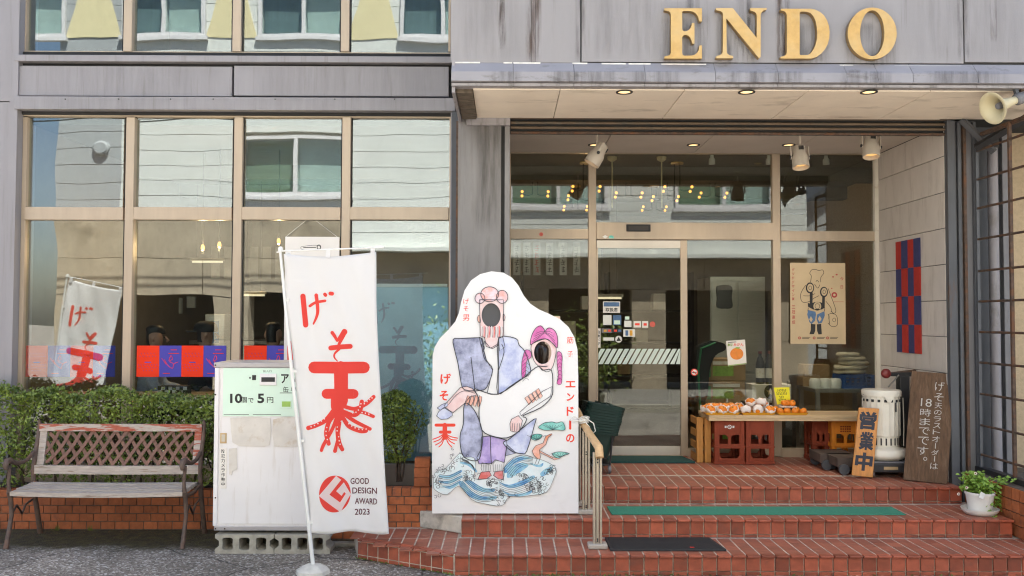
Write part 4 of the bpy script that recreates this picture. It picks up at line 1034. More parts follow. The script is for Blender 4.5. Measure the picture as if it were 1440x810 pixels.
# ------------------------------------------------------------------ banner
def banner():
    Y = 6.2
    base = W(440, 803, Y); t = thing('nobori_banner', 'white vertical banner with red octopus lettering on a pole in front of the can machine', 'banner', (base.x, Y, 0))
    L0 = [(399.5,357),(403,420),(411,500),(421,600),(431,690),(437,749)]
    R0 = [(529,354),(529.5,420),(532,500),(537,600),(542,690),(546,752)]
    def edge(E, v):
        for (x0,y0),(x1,y1) in zip(E, E[1:]):
            if v <= y1 or (x1,y1) == E[-1]: return x0+(x1-x0)*(v-y0)/(y1-y0)
    def surf(u, v, d):     # photograph pixel -> cloth surface with soft folds
        a, b = edge(L0, v), edge(R0, v); s = (u-a)/(b-a)
        y = Y+.006+.026*math.sin(v*.019+s*2.6)*s+.014*math.sin(s*8+v*.013)+.004*math.sin(s*19-v*.06)+.07*max(0,(v-630)/120)*s*s-.05*s*(1-s)*max(0,(480-v)/130)
        p = W(u, v, Y); return (p.x, y+d, p.z)
    b = MB(); nx, ny = 30, 84; vs = []
    for j in range(ny+1):
        for i in range(nx+1):
            s = i/nx; v0 = L0[0][1]+(L0[-1][1]-L0[0][1])*j/ny; v1 = R0[0][1]+(R0[-1][1]-R0[0][1])*j/ny
            v = v0+(v1-v0)*s+5*math.sin(PI*s)*(1-j/ny)**6+(1.5*math.sin(s*9)*(j/ny)**12)
            a, c = edge(L0, v), edge(R0, v)
            vs.append(surf(a+(c-a)*s, v, 0))
    fs = [(j*(nx+1)+i, j*(nx+1)+i+1, (j+1)*(nx+1)+i+1, (j+1)*(nx+1)+i) for j in range(ny) for i in range(nx)]
    b.add(vs, fs); o = b.build('cloth', M['flag'], t, smooth=True, ang=180)
    sm = o.modifiers.new('thick', 'SOLIDIFY'); sm.thickness = .0016; sm.offset = 0
    cl = o
    # print, on both faces
    q = lambda pts: [(390+u/2.613, 330+v/2.613) for u, v in pts]
    strokes = [([(93,226),(97,275),(102,332)],19),([(118,262),(140,249),(174,243)],10),([(141,222),(147,285),(131,328)],[13,12,6]),
      ([(173,219),(176,222)],13),([(194,216),(202,217)],14),
      ([(203,360),(212,372),(222,390)],[13,12,8]),([(222,390),(240,368),(249,357)],[8,18,22]),([(249,357),(240,378),(226,408)],[20,15,8]),
      ([(198,416),(235,412),(270,410)],18),([(230,420),(214,436),(212,450),(224,464)],[9,7,6,3]),
      ([(134,488),(230,488),(318,488)],43),([(236,490),(236,560),(234,610)],[52,50,52]),([(182,584),(235,584),(280,585)],36),([(220,590),(222,630),(228,668)],[40,46,34]),
      ([(212,640),(180,680),(145,700),(112,711)],[16,17,15,16]),([(216,655),(190,690),(181,730),(190,768)],[15,16,17,14]),([(222,665),(205,710),(172,770),(163,792)],[14,13,13,12]),
      ([(230,670),(222,710),(226,760),(238,790)],[14,14,17,14]),([(232,690),(224,740),(212,795)],[8,8,14]),([(240,668),(262,704),(300,722),(322,722)],[13,16,18,18]),([(248,660),(285,688),(338,716)],[14,14,13]),
      ([(244,650),(282,664),(303,644),(309,614)],[14,15,16,15]),([(250,632),(285,640),(325,622),(352,597)],[14,14,15,14]),([(285,650),(315,655),(350,670)],[12,13,12])]
    dots = [(124,706),(137,701),(150,694),(163,685),(174,676),(183,708),(180,722),(181,737),(185,752),(226,742),(228,757),(231,770),(262,695),(272,704),(284,711),(297,716),(310,718),(324,716),(276,655),(288,653),(297,645),(303,633),(306,622),(310,655),(322,657),(334,661),(318,622),(328,614),(337,607),(346,601),(222,706),(221,720)]
    gm = lambda u, v: (280+u/2.612, 500+v/2.612)
    for side, sg in ((0, -1), (1, 1)):
        b = MB(); k = 0
        for pts, wd in strokes:
            b.stroke(q(pts), [x/2.613 for x in wd] if isinstance(wd, list) else wd/2.613, surf, sg*(.0036+.00003*k), True, 10, 6); k += 1
        c = [(440+u/10.8, 660+v/10.8) for u, v in ell(328,378,231,282,44)]; b.fillsub(c, surf, sg*.0031)
        b.build('red_print', M['flagred'], cl)
        b = MB()
        for x, y in dots: cx, cy = q([(x, y)])[0]; b.fill(ell(cx, cy, 1.05, 1.05, 8), surf, sg*.0062)
        b.fillsub([(440+u/10.8, 660+v/10.8) for u, v in ((352,98),(425,165),(250,385),(405,510),(490,380),(470,352),(428,410),(350,335),(462,205),(562,392),(408,662),(94,400))], surf, sg*.0046)
        b.build('white_print', M['flag'], cl)
        b = MB()
        for i, (wd, x, y, w_) in enumerate((('GOOD',504.5,678,26),('DESIGN',511.5,691.5,35),('AWARD',513.5,706.5,32),('2023',508,721.5,21))):
            put_text(b, wd, x, y, w_, 8.6, surf, sg*.0025, .012)
        b.build('dark_print', M['flagmaroon'], cl)
    MB().tube([W(440.5,797,Y), W(432,720,Y), W(410,520,Y-.004), W(394,352,Y)], [.014,.013,.012,.010], 10).build('pole', M['plastic_w'], t, smooth=True)
    MB().tube([W(389,355,Y), W(397,353,Y), W(540,348,Y)], [.005,.006,.005], 8).build('crossbar', M['plastic_w'], t, smooth=True)
    c = W(394.5,350,Y); MB().lathe([(.0,-.02),(.016,-.02),(.018,.0),(.012,.014),(.0,.018)], c, 12).build('finial', M['plastic_w'], t, smooth=True)
    for px, py in ((405,358),(461,356),(524,354)):
        MB().pbox(px-3, py-6, px+3, py+6, Y-.004, .012).build('tab', M['flag'], cl)
    for v in (422, 522, 620, 735):
        x = 394+(v-352)*.1034; MB().pbox(x-1, v-2, edge(L0, v)+4, v+2, Y-.006, .012).build('tab', M['plastic_w'], cl)
    b = MB(); bx = base.x
    b.lathe([(.12,0),(.115,.025),(.06,.055),(.024,.062),(.016,.062)], (bx, Y, 0), 8); b.build('weight_base', M['stone'], t)
    # a second banner stands outside the frame; the left window mirrors it
    t2 = copy_tree(t); t2['label'] = 'second white nobori banner standing beyond the left edge, mirrored in the left window'
    t2.location = (-5.30, 5.55, 0); t2.rotation_euler = (0, R(12.5), 0)
    t['group'] = t2['group'] = 'nobori banners outside the shop'
banner()

# ------------------------------------------------------------------ face-in-hole board
def cutout():
    Y = 6.77
    a, c = W(607.5, 722, Y), W(813.5, 722, Y)
    t = thing('photo_board', 'white face cutout photo board painted with a man carrying a woman over waves', 'photo board', ((a.x+c.x)/2, Y, a.z))
    O = WLOC[t.name]
    f = lambda u, v, d: (lambda p: (p.x, Y+d, p.z))(W(u, v, Y))
    out = [(607.5,722),(607.5,600),(608,500),(611,488),(618,476),(630,464),(640,452),(645,440),(648,425),(653,408),(662,394),(675,385),(691,381),(708,383),(720,390),(729,401),(737,416),(746,427),(758,435),(772,441),(788,449),(800,460),(808,474),(812.5,492),(813.5,530),(813.5,722)]
    h1 = [(605+x/6.23, 378+y/6.23) for x, y in ell(533,406,84,106,32)]
    h2 = [(705+x/6.23, 438+y/6.23) for x, y in ell(364,362,77,100,30)]
    b = MB(); b.prism(out, f, 0, .018, [h1, h2]); bd = b.build('panel', M['board'], t)
    MB().fill([(u, v) for u, v in ell(690.5,443.2,17,20)], f, .0195).build('hole_cover', M['hole'], t)
    # drawing coordinates: s1..s4 map enlarged crops to photograph pixels
    c1 = lambda pts: [(605+x/6.23, 378+y/6.23) for x, y in pts]
    c2 = lambda pts: [(705+x/6.23, 438+y/6.23) for x, y in pts]
    c3 = lambda pts: [(605+x/6.23, 500+y/6.23) for x, y in pts]
    c4 = lambda pts: [(700+x/6.75, 560+y/6.75) for x, y in pts]
    c5 = lambda pts: [(605+x/6.857, 610+y/6.857) for x, y in pts]
    c0 = lambda pts: [(580+x/2.189, 370+y/2.189) for x, y in pts]
    lay = [0]
    def fillp(pts, m, sm=False, holes=()):
        lay[0] += 1; b = MB(); b.fill(smooth_poly(pts, 3) if sm else pts, f, -.0004-.00022*lay[0], holes); b.build('painted_figure', A[m], bd)
    lines = []
    def line(pts, wd=.75, sm=True): lines.append((pts, wd*1.3, sm))
    def both(pts, m, wd=.75, sm=False, holes=()):
        fillp(pts, m, sm, holes); line((smooth_poly(pts, 3) if sm else pts)+[pts[0]], wd, False)
    # man: trousers, coat, shirt
    both(c5([(495,30),(575,20),(735,60),(740,110),(715,275),(625,250),(595,285),(500,285),(470,290),(450,225),(490,150)]), 'purple')
    line(c5([(580,20),(583,160),(590,290)]), .8)
    both(c5([(500,278),(578,300),(585,360),(505,368),(490,330)]), 'sock', .5); both(c5([(605,285),(640,250),(712,280),(708,355),(610,365)]), 'sock', .5)
    for x in (515,530,545,560,630,650,670,690): line(c5([(x,295),(x+2,355)]), .3)
    both(c5([(460,440),(490,370),(570,360),(590,400),(545,432)]), 'redshoe', .6); both(c5([(610,400),(625,365),(700,355),(708,440),(655,432)]), 'redshoe', .6)
    both(c0([(125,235),(150,232),(205,230),(213,235),(218,262),(228,300),(247,328),(230,380),(210,392),(160,390),(148,360),(140,310),(130,270)]), 'navy', .9, True)
    both(c0([(265,232),(318,232),(328,252),(345,270),(360,310),(362,340),(330,360),(300,380),(262,402),(264,320)]), 'blue', .9, True)
    both(c3([(300,420),(380,470),(440,600),(460,720),(450,810),(430,905),(370,920),(290,880),(262,770),(265,680),(290,600)]), 'navy', .9, True)
    both(c0([(300,540),(375,480),(375,500),(352,578),(335,586),(305,578),(280,555),(290,545)]), 'blue', .9, True)
    both(c5([(740,105),(830,185),(720,215)]), 'navy')
    both(c0([(222,240),(240,262),(262,250),(265,235),(265,405),(230,400),(247,330),(228,300),(218,262)]), 'white', .7)
    line(c0([(180,290),(186,340),(192,390)]), .8); line(c0([(212,250),(220,290),(230,305)]), .8); line(c0([(275,250),(282,275),(265,330)]), .8)
    both(c0([(205,228),(215,232),(222,262),(218,275),(210,250)]), 'navy', .6); both(c0([(265,228),(278,226),(285,258),(268,270)]), 'blue', .6)
    # head
    both(c1([(432,270),(640,270),(645,590),(603,600),(596,670),(545,700),(490,680),(475,600),(437,590)]), 'skin', .7, False, [h1])
    for x in range(450, 640, 22):
        col_ = 'redshoe' if (x//22) % 2 else 'sock'
        lay[0] += 1; b = MB(); b.stroke(c1([(x,505),(x+3,550),(x-2,600)]), 1.6, f, -.0004-.00022*lay[0]); b.build('painted_beard', A[col_], bd)
        line(c1([(x+10,510),(x+12,555),(x+7,602)]), .35)
    both(c1([(412,430),(432,405),(440,470),(420,465)]), 'salmon', .5, True); both(c1([(640,395),(656,420),(648,455),(638,450)]), 'skin', .5, True)
    both(c1(ell(435,258,44,46,18)), 'hair', .7); both(c1(ell(630,245,50,58,18)), 'hair', .7); both(c1(ell(520,222,78,66,22)), 'hair', .7)
    # woman
    both(c2([(210,340),(255,350),(262,400),(225,430),(218,470),(215,520),(205,575),(182,580),(178,500),(182,430)]), 'pink', .5, True)
    both(c2([(490,360),(520,358),(535,400),(530,480),(532,560),(525,635),(488,632),(500,560),(490,470)]), 'pink', .5, True)
    for y in range(380, 600, 34): line(c2([(186,y+30),(215,y),(240,y+18)]), .35); line(c2([(492,y+24),(512,y),(532,y+20)]), .35)
    both(c2([(262,300),(300,270),(390,240),(440,270),(480,320),(470,420),(440,505),(395,530),(340,490),(290,440),(268,370)]), 'skin', .6, True, [h2])
    both(c2([(255,290),(265,215),(300,150),(345,125),(378,160),(380,180),(410,145),(460,160),(492,220),(490,320),(440,270),(385,240),(330,250),(290,270)]), 'pink', .7, True)
    for k in range(4): line(c2([(268+12*k,270-26*k),(320+10*k,235-20*k),(378,190-4*k)]), .35); line(c2([(478-10*k,290-34*k),(440-8*k,240-22*k),(388,192-4*k)]), .35)
    line(c2([(335,478),(370,483),(402,480)]), .9)
    # dress
    dress = c0([(190,388),(207,392),(262,404),(330,362),(352,345),(362,335),(388,318),(400,330),(428,330),(432,380),(428,412),(395,445),(340,470),(352,480),(330,515),(290,538),(245,532),(215,515),(205,470),(205,420)])
    both(dress, 'white', .95, True)
    both(c0([(335,470),(345,462),(425,410),(430,380),(400,395),(330,460)]), 'white', .6)
    both(c4([(130,200),(195,165),(235,210),(225,250),(205,320),(160,320),(120,310),(115,240)]), 'skin', .6)
    for x in (140,162,185,208): line(c4([(x,240),(x-4,310)]), .45)
    # legs of the woman, hands of the man
    both(c3([(165,480),(120,440),(200,350),(265,280),(320,270),(370,290),(410,345),(350,360),(300,420),(200,500)]), 'skin', .6)
    line(c3([(160,430),(230,345),(300,310),(390,330)]), .5)
    both(c3([(60,460),(100,430),(150,410),(155,440),(90,478)]), 'blue', .5); both(c3([(55,530),(75,490),(120,455),(190,500),(195,525),(150,555),(95,560)]), 'blue', .5)
    for k in range(4): x = 305+35*k; both(c3([(x,415+8*k),(x+22,350),(x+42,362),(x+40,395),(x+18,440+6*k)]), 'salmon', .45)
    for k in range(4): x = 215+32*k; both(c2([(x-10,760-22*k),(x+15,740-22*k),(x+50,795-18*k),(x+28,820-18*k)]), 'salmon', .45)
    # pine
    for pts in ([(385,275),(440,235),(480,228),(520,225),(560,235),(615,225),(640,285),(620,305),(560,300),(480,305),(430,300)], [(310,370),(340,345),(380,340),(420,350),(400,385),(350,400)], [(515,530),(560,510),(620,510),(675,525),(620,545),(570,568)]):
        both(c4(pts), 'teal', .5, True)
        cx = sum(p[0] for p in pts)/len(pts)
        for k in range(7): line(c4([(cx, 300 if cx < 540 and cx > 450 else (395 if cx < 450 else 560)), (cx-90+30*k, 255 if 450 < cx < 540 else (350 if cx < 450 else 520))]), .3, False)
    both(c4([(325,500),(360,450),(430,425),(455,360),(510,335),(515,345),(480,370),(455,440),(395,490),(405,560),(380,625),(350,630),(375,570),(345,545)]), 'bark', .5)
    both(c4([(395,495),(530,565),(590,570),(540,585),(400,515)]), 'bark', .4)
    # waves
    both(c5([(30,480),(50,370),(150,330),(280,190),(330,225),(420,230),(440,330),(420,430),(560,430),(700,440),(720,310),(800,230),(900,205),(990,230),(1100,260),(1210,330),(1190,430),(1120,560),(980,590),(860,605),(760,600),(690,690),(520,670),(400,630),(280,500),(160,585),(50,540)]), 'wash', .35, True)
    seas = [([(90,400),(180,400),(290,350),(300,370),(190,430),(100,420)]),([(85,450),(180,450),(300,400),(300,425),(190,480),(100,470)]),([(110,500),(190,500),(290,450),(270,490),(190,530)]),
      ([(280,490),(380,600),(500,640),(620,630),(640,600),(500,600),(400,550),(310,455)]),([(330,450),(420,530),(520,560),(610,560),(620,530),(520,520),(440,480),(390,450)]),([(300,270),(380,290),(450,350),(440,370),(370,310),(290,285)]),
      ([(710,330),(790,250),(900,215),(980,240),(900,250),(810,290),(730,380)]),([(740,420),(760,340),(860,280),(950,300),(880,360),(800,410)]),([(660,460),(760,490),(880,450),(990,400),(1000,430),(880,500),(760,520)]),([(690,540),(780,580),(900,570),(980,540),(960,580),(860,600),(760,595)]),([(1060,380),(1120,330),(1180,320),(1150,370),(1080,410)]),([(960,280),(1040,300),(1090,280),(1070,320),(1000,310)])]
    for s_ in seas: fillp(c5(s_), 'sea', True)
    for k in range(9):
        line(c5([(285+6*k,500-12*k),(380+8*k,600-14*k),(500+6*k,650-14*k),(620+4*k,640-16*k)]), .4)
    for k in range(7): line(c5([(90,390+20*k),(190,400+18*k),(295,350+18*k)]), .4); line(c5([(700+14*k,340+12*k),(800+8*k,240+16*k),(900+4*k,205+16*k),(990,225+12*k)]), .4); line(c5([(665,460+20*k),(770,505+16*k),(890,470+18*k),(1010,420+18*k)]), .35)
    for k in range(6): line(c5([(290+8*k,230+10*k),(370+8*k,270+6*k),(430,350+4*k)]), .4)
    rr = random.Random(5)
    for cx, cy, sx, sy, n in ((70,470,50,90,16),(270,240,70,50,14),(150,330,60,30,10),(380,400,60,40,14),(590,470,70,50,18),(680,600,70,70,20),(900,410,90,40,14),(1060,460,70,60,20),(1150,340,60,60,16),(1060,540,60,40,14),(960,520,50,40,10)):
        for _ in range(n):
            x, y = cx+rr.gauss(0,sx*.6), cy+rr.gauss(0,sy*.6); r_ = rr.uniform(9,17); a0 = rr.uniform(0,6)
            line(c5([(x+r_*math.cos(a0+q*.9), y+r_*math.sin(a0+q*.9)) for q in range(6)]), .42)
    b = MB()
    for i, (pts, wd, sm) in enumerate(lines):
        b.stroke(pts, wd, f, -.0004-.00022*(lay[0]+2)-.000004*i, sm, 3)
    b.build('ink_outline', M['outline'], bd)
    # lettering
    b = MB(); d = -.0012
    for ch, x, y, s in (('げ',655.3,423.5,8),('そ',655,434,7),('男',655,446.5,9),('筋',802,478.3,9.5),('子',802,498,8)): put_text(b, ch, x, y, s, s, f, d, .0)
    for ch, x, y, w_, h_ in (('エ',802.5,540.5,14,9),('ン',802.5,558.5,11,11),('ド',802,578.5,10,13),('ー',802,598,3,12),('の',802,616.5,12,12),('げ',626.5,533,15,15),('そ',624,556.5,12,14)):
        if ch == 'ー': b.stroke([(802,592),(802,603)], 3, f, d)
        else: put_text(b, ch, x, y, w_, h_, f, d, .028)
    k = 0
    for pts, wd in (([(50,611),(207,611)],27),([(127,611),(127,700)],40),([(88,672),(172,672)],27)):
        b.stroke(c3(pts), wd/6.23, f, d-.00002*k, False); k += 1
    for pts in ([(115,690),(75,715),(22,735)],[(112,700),(85,735),(30,758)],[(118,705),(95,755),(45,785)],[(122,710),(105,770),(75,802)],[(140,690),(180,712),(238,725)],[(142,700),(180,735),(232,742)],[(140,708),(170,750),(212,775)],[(136,712),(155,765),(188,802)],[(127,690),(127,720)]):
        b.stroke(c3(pts), 9/6.23 if len(pts) == 3 else 40/6.23, f, d-.00002*k); k += 1
    b.build('lettering', M['red'], bd)
    # strut behind
    MB().box(O.x-.02, Y+.02, O.z, O.x+.02, Y+.04, O.z+1.5).build('stiffener', M['railwood'], t)
    t.rotation_euler = (R(-1.2), 0, 0)
    # the stone it stands on
    q0, q1 = (W(590,739,6.95).x, 6.95), (W(671,751,6.67).x, 6.67)
    dx, dy = q1[0]-q0[0], q1[1]-q0[1]; ln = math.hypot(dx, dy); nx, ny = -dy/ln, dx/ln; wd = .19
    b = MB(); c = [q0, q1, (q1[0]+nx*wd, q1[1]+ny*wd), (q0[0]+nx*wd, q0[1]+ny*wd)]
    b.hexa([(x, y, Z1+.001) for x, y in c]+[(x, y, Z1+.127) for x, y in c])
    o = b.build('stone_block', M['stone'], bevel=.007); tag(o, 'stained pale stone block under the left foot of the photo board', 'stone block')
cutout()

# ------------------------------------------------------------------ handrail
def handrail():
    t = thing('handrail', 'bronze handrail with three posts and a light wood rail on the steps', 'handrail', (W(838,765,6.30).x, 6.5, Z1))
    tops = []
    for (px, Y, zb, pt, hw) in ((840, 6.33, Z1, 636, 7.5), (824, 6.83, Z2, 606, 6.5), (812, 7.12, Z2, 588, 5.5)):
        x = W(px, 700, Y).x; zt_ = WZ(pt, Y); k = Y/1250
        for s in (-1, 0, 1):
            w0 = (.40 if s else .46)*hw*k
            cx = x+s*hw*.62*k
            MB().box(cx-w0*.55, Y-(.022 if s else .017), zb+.012, cx+w0*.55, Y+(.02 if s else .015), zt_).build('post_tube' if s else 'post_core', M['alu_post'], t, bevel=.004)
        MB().box(x-.068, Y-.05, zb+.001, x+.068, Y+.05, zb+.036).build('base_cover', M['gray_plate'], t, bevel=.008)
        for q in ((.08,.10,.9,.93) if Y < 6.5 else (.08,.10,.72,.75)):
            z = zb+(zt_-zb)*q; MB().lathe([(.006,0),(.006,-.003),(0,-.003)], (x, Y-.0185, z), 8, 'y').build('bolt', M['ink'], t)
        tops.append((x, Y, zt_))
    x0, y0, z0 = tops[0]; x2, y2, z2 = tops[2]
    MB().tube([(x0+.012, y0-.04, z0-.03), (x0+.01, y0-.01, z0+.035), ((x0*2+x2)/3, (y0*2+y2)/3, (z0*2+z2)/3+.04), ((x0+2*x2)/3, (y0+2*y2)/3, (z0+2*z2)/3+.035), (x2, y2+.05, z2+.06), (x2+.005, y2+.11, z2+.03)], [.03,.03,.027,.027,.026,.022], 12).build('rail', M['railwood'], t, smooth=True)
    px, py, pz = tops[1]
    st = thing('string', 'white string tied in a loose bow round the wooden handrail', 'string', (px, py, pz+.03))
    b = MB(); cx, cy, cz = px-.02, py-.03, pz+.07
    for k in range(4): b.tube([(cx+.036*math.cos(a*.7)+.002*k, cy+.04*math.sin(a*.7), cz+.012*k+.006*math.sin(a)) for a in range(10)], .0045, 5)
    b.tube([(cx-.02,cy-.03,cz+.02),(cx-.08,cy-.05,cz+.05),(cx-.11,cy-.05,cz+.02),(cx-.05,cy-.045,cz+.015),(cx+.01,cy-.04,cz+.02)], .0045, 5)
    b.tube([(cx+.02,cy-.03,cz+.03),(cx+.07,cy-.05,cz+.0),(cx+.085,cy-.05,cz-.06),(cx+.05,cy-.05,cz-.09),(cx+.04,cy-.045,cz-.03),(cx+.0,cy-.04,cz+.02)], .0045, 5)
    b.build('bow', M['string'], st, smooth=True)
handrail()

# ------------------------------------------------------------------ mats
def flatmat(name, label, m, px0, px1, z, Y0, Y1, th, skew=None):
    a0, b0 = WX(px0[0], Y0), WX(px1[0], Y0); a1, b1 = WX(px0[1], Y1), WX(px1[1], Y1)
    b = MB(); b.hexa([(a0,Y0,z+.001),(b0,Y0,z+.001),(b1,Y1,z+.001),(a1,Y1,z+.001),(a0,Y0,z+th),(b0,Y0,z+th),(b1,Y1,z+th),(a1,Y1,z+th)])
    return tag(b.build(name, M[m], bevel=.003), label, 'mat')
flatmat('step_mat', 'long green mat on the middle step', 'mat_green', (860,853), (1271,1250), Z2, 6.78, 7.06, .008)
flatmat('door_mat', 'dark green doormat in front of the sliding door', 'mat_dark', (838,832), (977,958), Z3, 8.37, 8.72, .02)
bm_ = flatmat('rubber_mat', 'black rubber mat with ribbed top on the lowest step', 'mat_black', (858,850), (1020,996), Z1, 6.24, 6.58, .016)
for k in range(14):
    Y = 6.265+.0225*k; s = (Y-6.24)/.34
    MB().box(WX(858-8*s,Y)+.02, Y-.006, Z1+.0158, WX(1020-24*s,Y)-.02, Y+.006, Z1+.019).build('rib', M['mat_black'], bm_)
MB().box(WX(968,6.3), 6.27, Z1+.019, WX(974,6.3), 6.285, Z1+.0205).build('tag', M['salmon_tag'] if 'salmon_tag' in M else M['red'], bm_)

# ------------------------------------------------------------------ shopping baskets on a trolley
def baskets():
    cx, Y = WX(838, 8.0), 8.02
    tr = thing('basket_trolley', 'dark wheeled trolley frame under the stack of green baskets', 'trolley', (cx, Y, Z3))
    zt_ = WZ(652, 8.0)
    for sx in (-1, 1):
        for sy in (-1, 1):
            MB().tube([(cx+sx*.10, Y+sy*.2, Z3+.05), (cx+sx*.13, Y+sy*.2, Z3+.36)], .009, 6).build('leg', M['machine'], tr)
            w_ = MB().lathe([(.012,-.012),(.034,-.012),(.036,0),(.034,.012),(.012,.012)], (cx+sx*.10, Y+sy*.2, Z3+.037), 14, 'x').build('wheel', M['mid_steel'], tr, smooth=True)
    MB().box(cx-.11, Y-.2, Z3+.07, cx+.11, Y+.2, Z3+.085).build('deck', M['machine'], tr)
    def shell():
        b = MB(); L = lambda z: (.105+.05*z/.22, .17+.05*z/.22)
        rings = []
        for z, off in ((0,0),(.10,0),(.20,0),(.20,.018),(.222,.018),(.222,-.006),(.10,-.006),(.006,-.006)):
            a, c = L(z); a += off; c += off; r = .05
            rings.append([(sx*(a-r)+r*math.cos(q), sy*(c-r)+r*math.sin(q), z) for (sx, sy, q0) in ((1,1,0),(-1,1,PI/2),(-1,-1,PI),(1,-1,1.5*PI)) for q in (q0, q0+PI/6, q0+PI/3, q0+PI/2)])
        n = len(rings[0]); vs = [v for r_ in rings for v in r_]
        fs = [(i*n+k, i*n+(k+1)%n, (i+1)*n+(k+1)%n, (i+1)*n+k) for i in range(len(rings)-1) for k in range(n)]
        fs += [tuple(reversed(range(n))), tuple((len(rings)-1)*n+k for k in range(n))]
        return b.add(vs, fs)
    base = None; N = 11; z0 = Z3+.13
    for k in range(N):
        lb = 'uppermost dark green shopping basket of the nested stack by the handrail' if k == N-1 else ('lowest','second lowest','third lowest','fourth lowest','fifth lowest','middle','fifth highest','fourth highest','third highest','second highest')[k]+' dark green shopping basket nested in the stack behind the handrail'
        if base is None:
            base = thing('shopping_basket', lb, 'basket', (cx, Y, z0), 'nested shopping baskets')
            o = shell().build('basket_body', M['basket'], keep=True); o.parent = base
            for s in (-1, 1):
                h = MB().tube([(s*.03, -.2, .225), (s*.05, -.18, .232), (s*.05, .18, .232), (s*.03, .2, .225)], .007, 6).build('handle', M['basket'], keep=True); h.parent = base
            c = base
        else: c = copy_tree(base)
        c['label'] = lb; c.location = (cx+.004*k-.01, Y-.002*k, z0+.024*k); c.rotation_euler = (R(-3), R(5+.5*k), R(random.uniform(-1,1)))
baskets()

# ------------------------------------------------------------------ table, crates, fruit
def crate(label, m, px0, px1, Yf, h=.42, dep=.34, logo=False, rz=0, group='bottle crates under the fruit table'):
    a, c = WX(px0, Yf), WX(px1, Yf); wd = c-a
    t = thing('bottle_crate', label, 'crate', (a+wd/2, Yf+dep/2, Z3), group)
    def side(L_, h):
        out = [(-L_/2,0),(L_/2,0),(L_/2,h),(-L_/2,h)]; q = L_/2-.045
        arch = lambda x0, x1, z0, z1, top: [(x0,z0),(x1,z0),(x1,z1-.04 if top == 'l' else z1),((x1*.6+x0*.4), z1),(x0,z1 if top == 'l' else z1-.04)] if top else [(x0+.02,z0),(x1-.02,z0),(x1,z0+.03),(x1,z1),(x0,z1),(x0,z0+.03)]
        return out, [[(-q,.19*h/.42),(-.014,.19*h/.42),(-.014,.25*h/.42),(-.035,.275*h/.42),(-q,.275*h/.42)], [(.014,.19*h/.42),(q,.19*h/.42),(q,.275*h/.42),(.035,.275*h/.42),(.014,.25*h/.42)], arch(-q,q,.055*h/.42,.145*h/.42,None)]
    hx, hy = wd/2, dep/2
    for s in (-1, 1):
        o_, hh = side(wd-.004, h-.004); b = MB(); b.prism(o_, lambda u,v,d: (u, s*(hy-.012)+d*s, v+.002), 0, .008, hh); o = b.build('side_panel', M[m], keep=True); o.parent = t
        o_, hh = side(dep-.03, h-.004); b = MB(); b.prism(o_, lambda u,v,d: (s*(hx-.012)+d*s, u, v+.002), 0, .008, hh); o = b.build('side_panel', M[m], keep=True); o.parent = t
    for sx in (-1, 1):
        for sy in (-1, 1): o = MB().box(sx*hx, sy*hy, 0, sx*(hx-.036), sy*(hy-.036), h).build('corner_post', M[m], keep=True, bevel=.004); o.parent = t
    for z in (.0, .152*h/.42, h-.018):
        b = MB(); zz = .018 if z else .03
        for s in (-1, 1):
            o = MB().box(-hx-.004, s*(hy+.004), z+.001, hx+.004, s*(hy-.006), z+zz).build('rim', M[m], keep=True, bevel=.002); o.parent = t
            o = MB().box(s*(hx+.004), -hy+.007, z+.001, s*(hx-.006), hy-.007, z+zz).build('rim', M[m], keep=True, bevel=.002); o.parent = t
    o = MB().box(-hx+.02, -hy+.02, .004, hx-.02, hy-.02, .02).build('bottom', M[m], keep=True); o.parent = t
    if logo == 'ring':
        f = lambda u, v, d: (u, -hy+d, v); z = h*.83
        b = MB(); b.fill(ell(0,z,.02,.02,20), f, -.0008, [ell(0,z,.013,.013,16)]); b.stroke([(-.007,z+.007),(.007,z-.007)], .004, f, -.0008); b.fill([(-.045,z-.01),(-.028,z-.01),(-.028,z+.01),(-.045,z+.01)], f, -.0008); b.fill([(.028,z-.01),(.045,z-.01),(.045,z+.01),(.028,z+.01)], f, -.0008)
        o = b.build('emblem', M['plastic_w'], keep=True); o.parent = t
    if logo == 'text':
        f = lambda u, v, d: (u, -hy+d, v); z = h*.80
        b = MB()
        for k in range(3):
            for q in range(5): b.fill([(-.05+.021*q,z-.022*k),(-.035+.021*q,z-.022*k),(-.035+.021*q,z+.014-.022*k),(-.05+.021*q,z+.014-.022*k)], f, -.0008)
        o = b.build('faded_print', M['crate_red'], keep=True); o.parent = t
    if rz: t.rotation_euler = (0,0,rz)
    return t
crate('dark red bottle crate with a white ring emblem at the left front of the table', 'crate_red', 1004, 1046, 8.32, logo='ring')
crate('plain dark red bottle crate next to the emblem crate under the table', 'crate_red', 1048, 1087.5, 8.32)
crate('dark red bottle crate deep under the right half of the table', 'crate_red', 1141, 1165, 8.50, .42, .24)
crate('bright orange bottle crate under the right end of the table beside the heater', 'crate_orange', 1168, 1207, 8.40, logo='text')
def wcrate():
    a, c = WX(979, 8.42), WX(999, 8.42)
    t = thing('wooden_crate', 'amber wooden crate standing on end under the left end of the table', 'crate', ((a+c)/2, 8.5, Z3))
    for x in (a, c-.06): MB().box(x, 8.42, Z3+.001, x+.06, 8.46, Z3+.424).build('upright', M['crate_wood'], t, bevel=.003)
    for k in range(4): MB().box(a+.002, 8.40 if k == 9 else 8.462, Z3+.01+.115*k, c-.002, 8.478, Z3+.075+.115*k).build('slat', M['crate_wood'], t, bevel=.002)
    for k in range(4):
        for x in (a, c-.016): MB().box(x, 8.48, Z3+.01+.115*k, x+.016, 8.70, Z3+.075+.115*k).build('slat', M['crate_wood'], t, bevel=.002)
wcrate()
ZT = WZ(583.5, 8.28)
